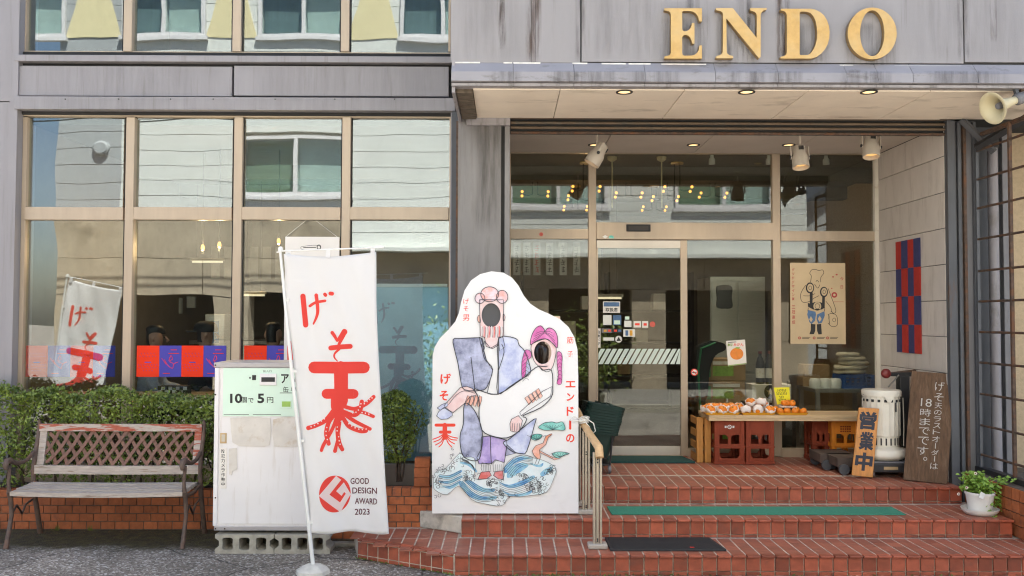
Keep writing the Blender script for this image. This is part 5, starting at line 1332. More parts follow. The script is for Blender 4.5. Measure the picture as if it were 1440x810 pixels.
def table():
    x0, x1 = WX(996, 8.28), WX(1236, 8.28)
    t = thing('plank_table', 'pale plank table top laid on crates in front of the shop glass', 'table', ((x0+x1)/2, 8.5, ZT-.05))
    for k in range(3):
        y = 8.28+.148*k; MB().box(x0+random.uniform(-.004,.004), y, ZT-.028, x1, y+.145, ZT).build('plank', M['table'], t, bevel=.003)
    MB().box(x0+.002, 8.283, ZT-.052, x1-.002, 8.30, ZT-.029).build('edge_batten', M['table'], t, bevel=.002)
    MB().box(x0+.004, 8.30, ZT-.05, x0+.05, 8.715, ZT-.029).build('edge_batten', M['table'], t, bevel=.002)
table()
def fruit_tray():
    zs = ZT+.001
    lab = ('orange fruit in white foam net on the left yellow tray', 'orange fruit in white foam net on the middle yellow tray', 'bare orange mandarin on the right yellow tray')
    X = lambda px: WX(px, 8.36)
    def tray(px0, px1, label):
        a, c = X(px0), X(px1); t = thing('tray', label, 'tray', ((a+c)/2, 8.40, zs), 'yellow fruit trays')
        b = MB(); p = [(a+.02,8.31),(c-.02,8.31),(c-.02,8.50),(a+.02,8.50)]; q = [(a,8.295),(c,8.295),(c,8.515),(a,8.515)]
        r_ = [(a+.006,8.301),(c-.006,8.301),(c-.006,8.509),(a+.006,8.509)]
        vs = [(x,y,zs) for x,y in p]+[(x,y,zs+.022) for x,y in q]+[(x,y,zs+.022) for x,y in r_]+[(x,y,zs+.004) for x,y in p]
        fs = [(3,2,1,0),(12,13,14,15)]+[(i*4+k, i*4+(k+1)%4, (i+1)*4+(k+1)%4, (i+1)*4+k) for i in range(3) for k in range(4)]
        b.add(vs, fs); b.build('tray_body', M['tray'], t)
    tray(989, 1038, 'yellow tray of netted fruit at the left end of the table'); tray(1040, 1087, 'yellow tray of netted fruit in the middle of the row'); tray(1090, 1133, 'yellow tray of bare mandarins by the yellow price card')
    Rf = .044
    def fruit(kind, label, loc, tilt, group, s=1):
        if kind not in KIDS:
            t = thing('fruit', label, 'fruit', (0,0,0), group)
            b = MB(); b.lathe([(0,-.80*Rf),(.45*Rf,-.74*Rf),(.8*Rf,-.5*Rf),(.98*Rf,-.1*Rf),(.97*Rf,.2*Rf),(.8*Rf,.55*Rf),(.45*Rf,.76*Rf),(.12*Rf,.76*Rf),(0,.72*Rf)], (0,0,0), 16)
            o = b.build('flesh', M['fruit'], keep=True, smooth=True, ang=90); o.parent = t
            b = MB(); b.lathe([(.2*Rf,.77*Rf),(.12*Rf,.8*Rf),(0,.82*Rf)], (0,0,0), 6)
            o = b.build('calyx', M['calyx'], keep=True); o.parent = t
            if kind == 'net':
                b = MB(); n = 20; vs = []; pr = [(.5*Rf,-.86*Rf),(.9*Rf,-.6*Rf),(1.08*Rf,-.15*Rf),(1.12*Rf,.18*Rf),(1.1*Rf,.42*Rf)]
                for i, (r_, z) in enumerate(pr):
                    for k in range(n):
                        w_ = 1+.045*math.sin(k*2.9+i)*(i/4); vs.append((r_*w_*math.cos(2*PI*k/n), r_*w_*math.sin(2*PI*k/n), z+(.16*Rf*math.sin(k*1.7) if i == 4 else 0)))
                b.add(vs, [(i*n+k, i*n+(k+1)%n, (i+1)*n+(k+1)%n, (i+1)*n+k) for i in range(len(pr)-1) for k in range(n)])
                o = b.build('foam_net', M['net'], keep=True, smooth=True, ang=180); o.parent = t
                sm = o.modifiers.new('thick', 'SOLIDIFY'); sm.thickness = .003
            KIDS[kind] = t; c = t
        else: c = copy_tree(KIDS[kind])
        c['label'] = label; c['group'] = group; c.location = loc; c.rotation_euler = tilt; c.scale = (s,s,s)
    place = iter(('front left fruit','front middle fruit','front right fruit','far left fruit','second row left fruit','second row right fruit','back left fruit','back middle fruit','back right fruit','front left fruit','front middle fruit','front right fruit','far left fruit','raised left fruit','raised right fruit','back middle fruit','back right fruit','front left','second from left','third from left','front right','back left','back middle','back right','left','middle','right'))
    for px, y, dz, tl in ((998,8.335,0,.75),(1014,8.335,0,.75),(1030,8.335,0,.8),(993,8.42,.0,.3),(1007,8.42,.02,.2),(1022,8.42,.02,.2),(1000,8.48,.012,.2),(1016,8.49,.015,.1),(1031,8.45,.02,.3)):
        fruit('net', next(place)+' in white foam net on the left yellow tray', (X(px), y, zs+.045+dz), (R(44)*tl, R(random.uniform(-25,25)), random.uniform(-.3,.3)), 'netted fruit on the left tray')
    for px, y, dz, tl in ((1047,8.335,0,-.9),(1064,8.335,0,-1.6),(1081,8.335,0,.55),(1040.5,8.42,.015,.6),(1056,8.39,.068,.4),(1071,8.39,.068,-.6),(1062,8.46,.03,.2),(1077,8.44,.03,.2)):
        fruit('net', next(place)+' in white foam net on the middle yellow tray', (X(px), y, zs+.045+dz), (R(44)*tl, R(random.uniform(-25,25)), random.uniform(-.3,.3)), 'netted fruit on the middle tray')
    for px, y, dz in ((1095,8.33,0),(1104.5,8.335,0),(1116,8.335,0),(1127,8.335,0),(1092,8.42,.01),(1109,8.42,.0),(1122,8.42,.0)):
        fruit('bare', next(place)+' bare mandarin on the right yellow tray', (X(px), y, zs+.034+dz), (R(random.uniform(-30,50)), R(random.uniform(-30,30)), random.uniform(0,3)), 'bare mandarins on the right tray', .78)
    a, c = X(1098.5), X(1119)
    t = tag(MB().box(a, 8.35, zs+.066, c, 8.45, zs+.074).build('pulp_tray', M['net'], bevel=.003), 'small pink foam tray on top of the bare mandarins', 'tray')
    for px in (1103, 1109, 1114.5): fruit('bare', next(place)+' mandarin on the small foam tray above the other mandarins', (X(px), 8.385+.02*(px == 1109), zs+.105), (R(random.uniform(-30,50)), .3, random.uniform(0,3)), 'mandarins on the small foam tray', .72)
    Y = 8.47; f = lambda u, v, d: (lambda p: (p.x, Y+d, p.z))(W(u, v, Y))
    t = thing('price_card', 'bright yellow handwritten price card standing behind the mandarins', 'price card', f(1100, 568, 0))
    b = MB(); b.prism([(1088,545),(1110,544.5),(1111.5,566),(1093,569)], f, 0, .003); b.build('card', M['yellow'], t)
    b = MB()
    for k, (y, x0, x1) in enumerate(((549,1093,1107),(553.5,1092,1108),(558.5,1096,1104),(562.5,1095,1108))):
        n = int((x1-x0)/2.2)
        for q in range(n): x = x0+2.2*q; b.stroke([(x,y-1.4+random.uniform(-.4,.4)),(x+1.2,y+random.uniform(-1,1)),(x+.4,y+1.4)], .7, f, -.0012-.00002*(q+10*k))
    b.build('handwriting', M['ink'], t)
fruit_tray()

# ------------------------------------------------------------------ posters and cloths
def poster_on_glass():
    Y = YD-.012; f = lambda u, v, d: (lambda p: (p.x, Y+d, p.z))(W(u, v, Y))
    t = thing('mandarin_poster', 'white poster of one orange mandarin taped to the glass above the fruit', 'poster', f(1036, 513, 0))
    b = MB(); b.prism([(1021,479.5),(1047.5,477.5),(1050,512),(1024,515)], f, 0, .0015); b.build('sheet', M['paper'], t)
    b = MB(); b.fill([(x, y) for x, y in ell(1036,497.5,9.3,8.3)], f, -.001); b.build('printed_fruit', M['fruit'], t)
    b = MB(); put_text(b, 'みかん', 1038.5, 484.5, 14, 4.6, f, -.001, .02); b.build('red_lettering', M['red'], t)
    b = MB(); b.fill([(1033,489.5),(1036,488),(1041,488.5),(1038,490.8)], f, -.0016); b.fill([(1024.2,513.6),(1049.6,510.6),(1049.9,511.8),(1024.2,514.8)], f, -.001); put_text(b, '農園', 1026.5, 485, 7, 4, f, -.001, .02); b.build('green_print', M['leaf2'], t)
    b = MB(); b.stroke([(1024,481.6),(1035,480.8)], .8, f, -.001); b.build('small_lettering', M['ink'], t)
    Y2 = YD-.02; g = lambda u, v, d: (lambda p: (p.x, Y2+d, p.z))(W(u, v, Y2))
    t = thing('cloth_poster', 'beige poster of a masked wrestler figure with champion belts and red vertical lettering', 'poster', g(1150, 484, 0))
    b = MB(); b.prism([(1111,369.5),(1188.5,370),(1189.5,484),(1111.5,483.5)], g, 0, .002); b.build('sheet', M['poster'], t)
    c = lambda pts: [(1105+x/6.478, 365+y/6.478) for x, y in pts]
    b = MB()
    b.fill(c([(205,460),(270,475),(275,500),(265,560),(235,588),(215,570),(195,500)]), g, -.001); b.fill(c([(285,500),(352,470),(355,510),(330,575),(295,585),(280,540)]), g, -.001)
    b.build('blue_print', M['blueprint'], t)
    b = MB(); b.fill(c([(228,515),(246,545),(230,572),(213,545)]), g, -.0014); b.fill(c([(308,512),(326,540),(308,568),(292,540)]), g, -.0014); b.build('diamond_print', M['poster'], t)
    b = MB(); d = -.0012
    for k, pts in enumerate(([(228,585),(270,590),(268,650),(255,680),(215,680),(228,640)], [(283,590),(322,585),(328,680),(298,682),(285,650)])): b.fill(c(pts), g, d-.0001*k)
    b.fill(c(ell(220,258,38,50,22)), g, d-.0003, [c(ell(222,258,28,38,18))]); b.fill(c(ell(347,296,36,48,22)), g, d-.0003, [c(ell(349,294,26,36,18))])
    b.fill(c([(218,300),(245,300),(243,395),(262,388),(318,390),(330,395),(332,340),(356,335),(354,440),(325,455),(250,455),(202,430),(200,395),(218,400)]), g, d-.0005, [c(ell(287,425,36,40,18))])
    k = 0
    for pts in ([(225,205),(232,150),(218,125),(235,95),(270,90),(300,100),(335,95),(345,125),(320,160),(318,205)],[(180,235),(150,280),(133,330),(150,385),(205,385),(260,350),(300,330)],[(160,330),(220,330),(265,310)],[(385,265),(410,330),(455,460),(435,490),(415,470)],[(365,380),(410,440),(412,480)],[(400,490),(450,500),(470,540),(465,600),(420,610),(385,580)],[(262,225),(290,260),(310,230)],[(275,200),(285,190),(300,205)],[(205,440),(200,470)],[(355,440),(352,470)]):
        k += 1; b.stroke(c(pts), .7, g, d-.0006-.00002*k)
    for e in ((222,258,14,18),(349,294,12,18),(287,425,22,24),(440,550,14,18)):
        k += 1; b.stroke(c(ell(*e, 10)+[ell(*e, 10)[0]]), .6, g, d-.0006-.00002*k, False)
    for x in (150, 285, 405): k += 1; b.stroke(c([(x,708),(x+70,708)]), .7, g, d-.0008); b.stroke(c([(x,720),(x+60,720)]), .7, g, d-.0008)
    for q in range(8): k += 1; b.stroke(c([(385+q*2,500+12*q),(395,505+12*q)]), 1, g, d-.001-.00001*q)
    b.build('ink_print', M['ink'], t)
    b = MB()
    for q, ch in enumerate('グッドデザイン賞'): put_text(b, ch, *c([(67, 92+38*q)])[0], 3.6, 4.2, g, -.001, .015)
    for q, ch in enumerate('三冠達成'): put_text(b, ch, *c([(70, 432+46*q)])[0], 4.6, 5.2, g, -.001, .015)
    b.fill(c(ell(442,322,26,26,20)), g, -.001, [c(ell(442,322,12,12,12))])
    for x in (125, 258, 380): b.fill(c(ell(x,714,13,13,14)), g, -.001, [c(ell(x,714,6,6,10))])
    for x, y, s in ((430,158,9),(463,138,10),(418,262,7)): b.fill(c(ell(x,y,s,s*.7,8)), g, -.001)
    put_text(b, '今', *c([(510,175)])[0], 5, 5, g, -.001, .01); put_text(b, '日', *c([(510,250)])[0], 3.4, 4.6, g, -.001, .01)
    b.stroke(c([(435,385),(525,385)]), .5, g, -.001)
    b.build('red_print', M['posterred'], t)
    t = thing('check_hanging', 'red and navy checked cloth hanging on the porch side wall above the board sign', 'wall hanging', (XRW-.01, 8.0, WZ(495, 8.0)))
    xa = XRW-.008; ya = 1250*XRW/(1263-712); yb = 1250*XRW/(1298-712)
    z0, z1 = CAM_H-(495-448)*8.1/1250, CAM_H+(448-335)*8.1/1250
    for r_ in range(4):
        for k in range(4):
            y0, y1 = ya+(yb-ya)*k/4, ya+(yb-ya)*(k+1)/4; za, zb = z1-(z1-z0)*(r_+1)/4, z1-(z1-z0)*r_/4
            MB().box(xa-.004*(k % 2), y1+.001, za+.0008, xa+.004, y0-.001, zb-.0008).build('cloth_square', M['cl_red'] if (k+r_) % 2 == 0 else M['cl_blue'], t)
M['blueprint'] = mat('blue_print', (.09,.17,.32), .8, var=.12, vs=30); M['posterred'] = mat('faded_red_print', (.42,.06,.06), .8)
poster_on_glass()
def window_banners():
    for xs, lb, fx in (((36,67,99,131,162), 'strip of four red and blue printed sheets in the leftmost window behind the bench', 1), ((192,224,255,286,318), 'strip of four red and blue printed sheets in the window with the seated people', 0), ((343,375,406,437,468), 'strip of red and blue printed sheets in the window half hidden by the machine', 0)):
        Y = YG+.012 if fx else YG-.0035
        f = lambda u, v, d: (lambda p: (p.x, Y+d, p.z))(W(u, v, Y))
        t = thing('window_banner', lb, 'window banner', f(xs[2], 530, 0), 'printed sheet strips in the shop windows')
        for k in range(4):
            a, c = xs[k], xs[k+1]
            rd = k % 2 == 0
            o = MB().pbox(a+.15, 486, c-.15, 530, Y, .0015).build('sheet', M['sheet_red'] if rd else M['sheet_blue'], t)
            b = MB(); q = 0
            cx = (a+c)/2
            if rd:
                b.stroke([(cx-4,509.5),(cx+4,509.5)], 1.4, f, -.001)
                for y, n, w_ in ((497,5,18),(501,6,22),(513,8,26),(517,7,24),(521,4,12)):
                    for i in range(n): q += 1; x = cx-w_/2+w_*i/(n-1); b.stroke([(x-.8,y-.7),(x+.6,y+.8)], .35, f, -.001-.00001*q)
            else:
                b.stroke([(cx-2,507),(cx+1,500),(cx+3,505),(cx-1,508),(cx+4,511)], .8, f, -.001); b.stroke([(cx-8,506),(cx-4,513),(cx+3,518),(cx+5,512),(cx+11,509)], .8, f, -.0011); b.stroke([(cx-12,504),(cx-6,512)], .7, f, -.0012)
                for y, x0, x1 in ((492,cx+1,cx+9),(497,cx-2,cx+12),(525,cx-10,cx-1)):
                    b.stroke([(x0,y),(x1,y)], 1.0, f, -.0013)
            b.build('print', M['sheet_blue'] if rd else M['sheet_red'], o)
window_banners()
M['frost_strip'] = M['frost']
def door_prints():
    Y = YD-.018
    f = lambda u, v, d: (lambda p: (p.x, Y+d, p.z))(W(u, v, Y))
    dl = [('sticker','paper',848,424,872,440),('sticker','opp_white',848,443,860,457),('sticker','blueprint',862,443,873.5,457),('sticker','mint',879,445,885,449.5),('sticker','opp_white',878,451,888,460),('sticker','paper',891,451.5,901.5,460.5),('sticker','paper',903,451.5,911.5,461),('sticker','paper',839.3,462,844.5,489),('sticker','mid_steel',846,462,860,468),('sticker','ink',860.5,462,874,468),('sticker','opp_white',876.5,463,893,473.5),('sticker','plastic_w',848.5,474.5,863.5,479)]
    t = thing('door_stickers', 'small payment and notice stickers and a striped band on the sliding door glass', 'stickers', f(895, 512, 0))
    for i, (nm, m, a, b_, c, d) in enumerate(dl):
        o = MB().pbox(a, b_, c, d, Y-.0004*(i % 3), .001).build(nm, M[m], t)
        if i == 0:
            b = MB(); put_text(b, '取扱店', 860, 435.5, 17, 5.6, f, -.0014, .02); b.build('lettering', M['ink'], o)
            MB().pbox(849, 425, 871, 431, Y-.0012, .0008).build('printed_strip', M['blueprint'], o)
        if i in (5, 6): MB().pbox(a+2, b_+3, c-2, d-3, Y-.0014, .0008).build('red_mark', M['red'], o)
        if i in (8, 9, 10):
            for k in range(2): MB().pbox(a+3+6*k, b_+1.5, a+7+6*k, d-1.5, Y-.0014, .0008).build('card_mark', M[('red','blueprint','tray')[(i+k) % 3]], o)
        if i == 7:
            b = MB()
            for k, ch in enumerate('自動ドア'): put_text(b, ch, 841.9, 467+5.6*k, 3.6, 4.6, f, -.0016, .01)
            b.build('lettering', M['ink'], o)
        if i == 2: MB().pbox(863.5, 450.5, 872, 456, Y-.0014, .0008).build('card_mark', M['mint'], o)
    b = MB(); b.fill(ell(870,477,4.9,4.9,20), f, 0); o = b.build('round_sticker', M['plastic_w'], t)
    b = MB(); b.fill([(866.8,479.5),(873.2,479.5),(870,473.5)], f, -.0006); b.build('warning_mark', M['ink'], o)
    b = MB(); b.fill(ell(917.5,456,4,4,16), f, 0); b.build('round_sticker', M['salmon_tag'], t)
    for k in range(15):
        x0 = 837+8.4*k; pts = [(x0+8,490.5),(x0+14.2,490.5),(x0+2.2,512),(x0-4,512)]
        pts = [(min(max(x,841.5),956.8), y) for x, y in pts]
        if k == 0: pts = [(845,490.5),(851.2,490.5),(841.5,507),(841.5,497)]
        if pts[1][0]-pts[0][0] < .5 and pts[2][0]-pts[3][0] < .5: continue
        b = MB(); b.prism(pts, f, 0, .0008); b.build('frosted_stripe', M['frost'], t)
    # no smoking marks on the stiles
    for px in (1.0,):
        Y2 = YD-.034; g = lambda u, v, d: (lambda p: (p.x, Y2+d, p.z))(W(u, v, Y2))
        n = thing('no_smoking_sticker', 'round red no smoking sticker on the glass beside the sliding door', 'sticker', g(976.5, 528, 0))
        Y3 = YD-.004; h_ = lambda u, v, d: (lambda p: (p.x, Y3+d, p.z))(W(u, v, Y3))
        b = MB(); b.fill(ell(976.5,523.5,5,5,20), h_, 0); b.build('disc', M['plastic_w'], n)
        b = MB(); b.fill(ell(976.5,523.5,5,5,20), h_, -.0008, [ell(976.5,523.5,3.8,3.8,18)]); b.stroke([(973.8,521),(979.2,526.2)], 1.1, h_, -.0009); b.build('red_ring', M['red'], n)
        b = MB(); b.stroke([(974,524),(979,524)], 1.2, h_, -.0006); b.build('cigarette_mark', M['ink'], n)
    Y4 = YD-.037; q = lambda u, v, d: (lambda p: (p.x, Y4+d, p.z))(W(u, v, Y4))
    n = thing('header_stickers', 'white diamond and green arch stickers on the door header', 'stickers', q(851, 335, 0))
    b = MB(); b.fill([(847,333),(851,330.5),(855,333),(851,335.5)], q, 0); b.build('diamond_sticker', M['plastic_w'], n)
    b = MB(); b.fill([(856,335.3),(856.5,332),(858.5,331),(861,331),(863,332.5),(863.3,335.3)], q, 0); b.build('arch_sticker', M['art_teal'], n)
    Y5 = YD-.027; q2 = lambda u, v, d: (lambda p: (p.x, Y5+d, p.z))(W(u, v, Y5))
    n = MB(); n.fill(ell(761,329.5,2.8,2.8,14), q2, 0); n = n.build('red_sticker', M['salmon_tag']); tag(n, 'small round red sticker on the beige transom left of the door', 'sticker')
M['salmon_tag'] = mat('red_sticker', (.6,.10,.07), .5); M['art_teal'] = A['teal']
door_prints()

# ------------------------------------------------------------------ heater on the platform scale, signs, dollies
def scale_and_heater():
    Y = 7.82; cx = WX(1240, Y)
    t = thing('platform_scale', 'old black platform scale with a red knob behind the cream heater', 'scale', (cx, Y, Z3))
    MB().box(cx-.21, Y-.22, Z3+.05, cx+.23, Y+.25, Z3+.125).build('base_frame', M['machine'], t, bevel=.01)
    MB().box(cx-.20, Y-.215, Z3+.127, cx+.17, Y+.2, Z3+.14).build('platform', M['mid_steel'], t, bevel=.003)
    MB().box(cx-.09, Y-.224, Z3+.075, cx+.03, Y-.219, Z3+.10).build('name_plate', M['lockbrass'], t)
    for sx in (-.17, .19):
        for sy in (-.15, .2): MB().lathe([(.02,-.015),(.045,-.015),(.047,0),(.045,.015),(.02,.015)], (cx+sx, Y+sy, Z3+.049), 14, 'x').build('wheel', M['mid_steel'], t, smooth=True)
    xc = WX(1270, 8.0); zt_ = WZ(527, 8.0)
    MB().box(xc-.045, 7.98, Z3+.06, xc+.045, 8.07, zt_).build('column', M['machine'], t, bevel=.008)
    MB().box(WX(1247,8.0), 7.985, zt_-.005, WX(1306,8.0), 8.03, zt_+.03).build('beam', M['machine'], t, bevel=.006)
    MB().tube([(WX(1252,8.0),8.0,zt_+.02),(WX(1285,8.0),8.0,zt_+.045),(WX(1300,8.0),8.0,zt_+.02)], .012, 7).build('poise_bar', M['rust'], t)
    kx = WX(1245, 7.97)
    MB().lathe([(0,-.03),(.03,-.028),(.043,-.01),(.043,.01),(.03,.028),(0,.03)], (kx, 7.97, WZ(524,7.97)), 18, 'y').build('weight_knob', M['redball'], t, smooth=True, ang=80)
    MB().tube([(WX(1263,7.95),7.95,WZ(526,7.95)),(WX(1248,7.9),7.9,WZ(543,7.9))], .006, 6).build('lever', M['chrome'], t)
    MB().tube([(WX(1282,8.0),8.0,zt_-.01),(WX(1284,8.0),7.98,zt_-.15),(WX(1290,8.0),7.98,zt_-.26)], .005, 6).build('hook_chain', M['rust'], t)
    hz = Z3+.141; hx = WX(1238, 7.80)
    h = thing('kerosene_heater', 'cream enamel kerosene heater with ribbed body standing on the platform scale', 'heater', (hx, 7.80, hz))
    k = 7.8/1250
    MB().lathe([(.0,0),(.16,.0),(.205,.03),(.21,.05),(.20,.085),(.185,.095),(.15,.10),(.14,.115),(0,.115)], (hx,7.80,hz), 30).build('fuel_tank', M['heater'], h, smooth=True, ang=50)
    MB().lathe([(.135,.116),(.142,.116),(.142,.205),(.135,.205)], (hx,7.80,hz), 30).build('burner_collar', M['heater'], h, smooth=True, ang=50)
    for q in range(22):
        a = 2*PI*q/22; x, y = hx+.143*math.cos(a), 7.80+.143*math.sin(a)
        if math.sin(a) < .3: MB().box(-.006,-.002,.13,.006,.002,.19).xf(Matrix.Translation((x,y,hz)) @ Matrix.Rotation(a+PI/2,4,'Z')).build('vent_slot', M['ink'], h)
    b = MB(); n = 60; pr = []
    vs = []
    for z in (.207, .545):
        for q in range(n):
            a = 2*PI*q/n; r_ = .150+(.004 if q % 3 == 0 else 0); vs.append((hx+r_*math.cos(a), 7.80+r_*math.sin(a), hz+z))
    b.add(vs, [(q,(q+1)%n,n+(q+1)%n,n+q) for q in range(n)]+[tuple(reversed(range(n))), tuple(n+q for q in range(n))]); b.build('ribbed_body', M['heater'], h)
    for q in range(18):
        a = 2*PI*q/18; 
        if math.sin(a) < .3: MB().box(-.011,-.002,.50,.011,.003,.522).xf(Matrix.Translation((hx+.154*math.cos(a),7.80+.154*math.sin(a),hz)) @ Matrix.Rotation(a+PI/2,4,'Z')).build('vent_slot', M['ink'], h)
    MB().lathe([(.15,.546),(.162,.546),(.165,.585),(.158,.60),(.0,.605)], (hx,7.80,hz), 30).build('lid', M['heater'], h, smooth=True, ang=50)
    b = MB(); b.prism([(hx-.012,.50+hz),(hx+.012,.50+hz),(hx+.04,.546+hz),(hx-.04,.546+hz)], lambda u,v,d: (u,d,v), 7.80-.166, 7.80-.160); b.build('badge', M['heater'], h)
    MB().box(hx+.055, 7.80-.158, hz+.42, hx+.065, 7.80-.15, hz+.50).build('viewing_slot', M['ink'], h)
    for s in (-1, 1):
        MB().tube([(hx+s*.178,7.80-.03,hz+.11),(hx+s*.182,7.80-.03,hz+.3),(hx+s*.178,7.80-.03,hz+.53)], .006, 6).build('guard_wire', M['chrome'], h)
    MB().tube([(hx+s_*.17 if False else hx-.17,7.79,hz+.56),(hx,7.66,hz+.52),(hx+.17,7.79,hz+.56)], .004, 6).build('carry_handle', M['chrome'], h)
scale_and_heater()
def leaning_board(name, label, cat, m, corners, Yb, Yt, th):
    """corners: pixels bl, br, tr, tl; the board leans back from Yb (left, right) to Yt"""
    bl, br, tr, tl = corners
    p = [W(*bl, Yb[0]), W(*br, Yb[1]), W(*tr, Yt[1]), W(*tl, Yt[0])]
    n = (p[1]-p[0]).cross(p[3]-p[0]).normalized()
    if n.y > 0: n = -n
    t = thing(name, label, cat, (p[0]+p[1])/2)
    b = MB(); b.hexa([p[0], p[1], p[1]-n*th, p[0]-n*th, p[3], p[2], p[2]-n*th, p[3]-n*th]); b.build('plank', M[m], t, bevel=.004)
    def f(s, v, d):  # s 0..1 across, v 0..1 downwards
        q = (p[3]*(1-s)+p[2]*s)*(1-v)+(p[0]*(1-s)+p[1]*s)*v
        return tuple(q+n*d)
    return t, f
def signs():
    t, f = leaning_board('open_sign', 'orange wooden sign with dark brushed characters leaning against the heater', 'sign', 'woodsign', ((1198,668.5),(1227.5,671.5),(1236.5,574.5),(1208,573)), (7.60,7.58), (7.66,7.64), .022)
    b = MB()
    for k, ch in enumerate('営業中'): put_text(b, ch, .5, .185+.30*k, .84, .265, f, .0015, .045)
    b.build('lettering', M['navyink'], t)
    t, f = leaning_board('last_order_board', 'tall dark plank with chalk Japanese writing leaning on the porch wall by the flower pot', 'sign', 'oldwood', ((1270,674.5),(1332,681),(1342.5,526),(1282,521.5)), (7.50,7.32), (7.60,7.42), .028)
    b = MB()
    ys = .075
    for ch, sz in zip('げそ天のラストオーダーは', (.10,.085,.06,.052,.055,.055,.05,.065,.05,.055,.05,.065)):
        if ch == 'ー': b.stroke([(.68,ys+.005),(.68,ys+sz-.01)], .018, f, .0016)
        else: put_text(b, ch, .68, ys+sz/2, .21 if sz > .07 else .17, sz*.86, f, .0016, -.004)
        ys += sz+.006
    ys = .24
    for ch, sz in (('18',.085),('時',.08),('ま',.075),('で',.075),('で',.085),('す',.085),('。',.04)):
        put_text(b, ch, .40 if ch != '。' else .47, ys+sz/2, .25 if ch != '。' else .09, sz*.86, f, .0016, -.004)
        ys += sz+.008
    b.build('chalk_lettering', M['chalk'], t)
signs()
def dollies():
    for i, (px0, px1, Y, lb) in enumerate(((1152,1200,8.02,'dark low wooden dolly with iron wheels, the rear one under the table end'), (1176,1212,7.78,'dark low wooden dolly with iron wheels, the front one beside the open sign'))):
        a, c = WX(px0, Y), WX(px1, Y); t = thing('dolly', lb, 'dolly', ((a+c)/2, Y+.15, Z3), 'low dark dollies')
        MB().box(a, Y, Z3+.065, c, Y+.3, Z3+.145).build('deck', M['dolly'], t, bevel=.004)
        for yy in (Y+.02, Y+.25): MB().box(a+.02, yy, Z3+.05, c-.02, yy+.03, Z3+.119).build('cross_bar', M['machine'], t)
        for xx in (a+.05, c-.05):
            for yy in (Y-.002, Y+.29): MB().lathe([(.012,-.012),(.045,-.012),(.047,0),(.045,.012),(.012,.012)], (xx, yy-.012, Z3+.048), 16, 'y').build('wheel', M['dark_steel'], t, smooth=True)
dollies()

# ------------------------------------------------------------------ flower pot
def flowerpot():
    Y = 6.83; cx = WX(1374, Y); z = Z2+.002
    t = thing('flower_pot', 'white flower pot in a saucer with pansies at the right end of the steps', 'plant pot', (cx, Y, z))
    MB().lathe([(0,0),(.105,0),(.128,.025),(.135,.045),(.129,.045),(.122,.028),(.1,.008),(0,.008)], (cx,Y,z), 32).build('saucer', M['pot'], t, smooth=True, ang=50)
    MB().lathe([(0,.009),(.078,.009),(.10,.15),(.106,.15),(.106,.168),(.096,.168),(.09,.14),(0,.14)], (cx,Y,z), 32).build('pot', M['pot'], t, smooth=True, ang=50)
    MB().lathe([(.092,.141),(0,.15)], (cx,Y,z), 20).build('soil', M['soil'], t)
    r = random.Random(9); st = MB(); lf = MB()
    def stem(ax, ay, h, droop, n):
        pts = [Vector((cx+.03*ax, Y+.03*ay, z+.14))]
        for i in range(1, n+1):
            q = i/n; pts.append(Vector((cx+.03*ax+ax*q+r.gauss(0,.008), Y+.03*ay+ay*q+r.gauss(0,.008), z+.14+h*math.sin(min(1,q*1.3)*PI/2)-droop*q*q)))
        st.tube(pts, .0028, 4)
        for p in pts[1:]:
            for _ in range(5):
                c = p+Vector((r.gauss(0,.02), r.gauss(0,.018), r.gauss(0,.016))); s = r.uniform(.011,.021)
                nr = Vector((r.gauss(0,.6), r.gauss(0,.6)-.5, 1)).normalized(); a = nr.cross(Vector((r.gauss(0,1),r.gauss(0,1),.1))).normalized(); b_ = nr.cross(a)
                k = nr*s*.2
                lf.add([c-a*s, c-a*s*.3+b_*s*.62+k, c+a*s*.55+b_*s*.5+k, c+a*s, c+a*s*.55-b_*s*.5+k, c-a*s*.3-b_*s*.62+k], [(0,1,2,3),(0,3,4,5)])
    for _ in range(34): a = r.uniform(0, 2*PI); q = r.uniform(.02,.11); stem(q*math.cos(a)-.03, q*math.sin(a), r.uniform(.05,.17), .02, 5)
    for ax, h, dr in ((.2,.12,.14),(.24,.12,.05),(.23,.06,.13),(.17,.03,.14),(.21,.09,.08),(.19,.15,.02),(.25,.02,.1),(.22,.0,.12)): stem(ax, r.uniform(-.06,.06), h, dr, 8)
    for ax, dr in ((.02,.2),(.06,.22)): stem(ax, -.11, .0, dr, 6)
    st.build('stems', M['leaf2'], t); stuff(lf.build('foliage', M['leaf2'], t))
    for px, py, m in ((1371.5,665.5,'fl_white'),(1418,690,'yellow'),(1347.5,694.5,'fl_white'),(1359,685.5,'fl_white')):
        p = W(px, py, Y-.05); b = MB()
        for k in range(5):
            a = 2*PI*k/5; b.add([p, p+Vector((.010*math.cos(a-.5),-.004,.010*math.sin(a-.5))), p+Vector((.013*math.cos(a),-.006,.013*math.sin(a))), p+Vector((.010*math.cos(a+.5),-.004,.010*math.sin(a+.5)))], [(0,1,2,3)])
        fl = b.build('flower', M[m], t); b = MB(); b.lathe([(0,-.004),(.005,0),(0,.004)], (p.x,p.y-.006,p.z), 6, 'y'); b.build('flower_centre', M['redball'] if m != 'yellow' else M['oldwood'], fl)
    p = W(1381, 697, Y-.11); b = MB(); b.box(-.018,-.001,-.024,.018,.001,.024).xf(Matrix.Translation(p) @ Matrix.Rotation(R(28),4,'Y') @ Matrix.Rotation(R(-12),4,'X')); b.build('plant_tag', M['plastic_w'], t)
M['fl_white'] = mat('pale_petal', (.85,.78,.70), .6)
flowerpot()
rm = random.Random(21)
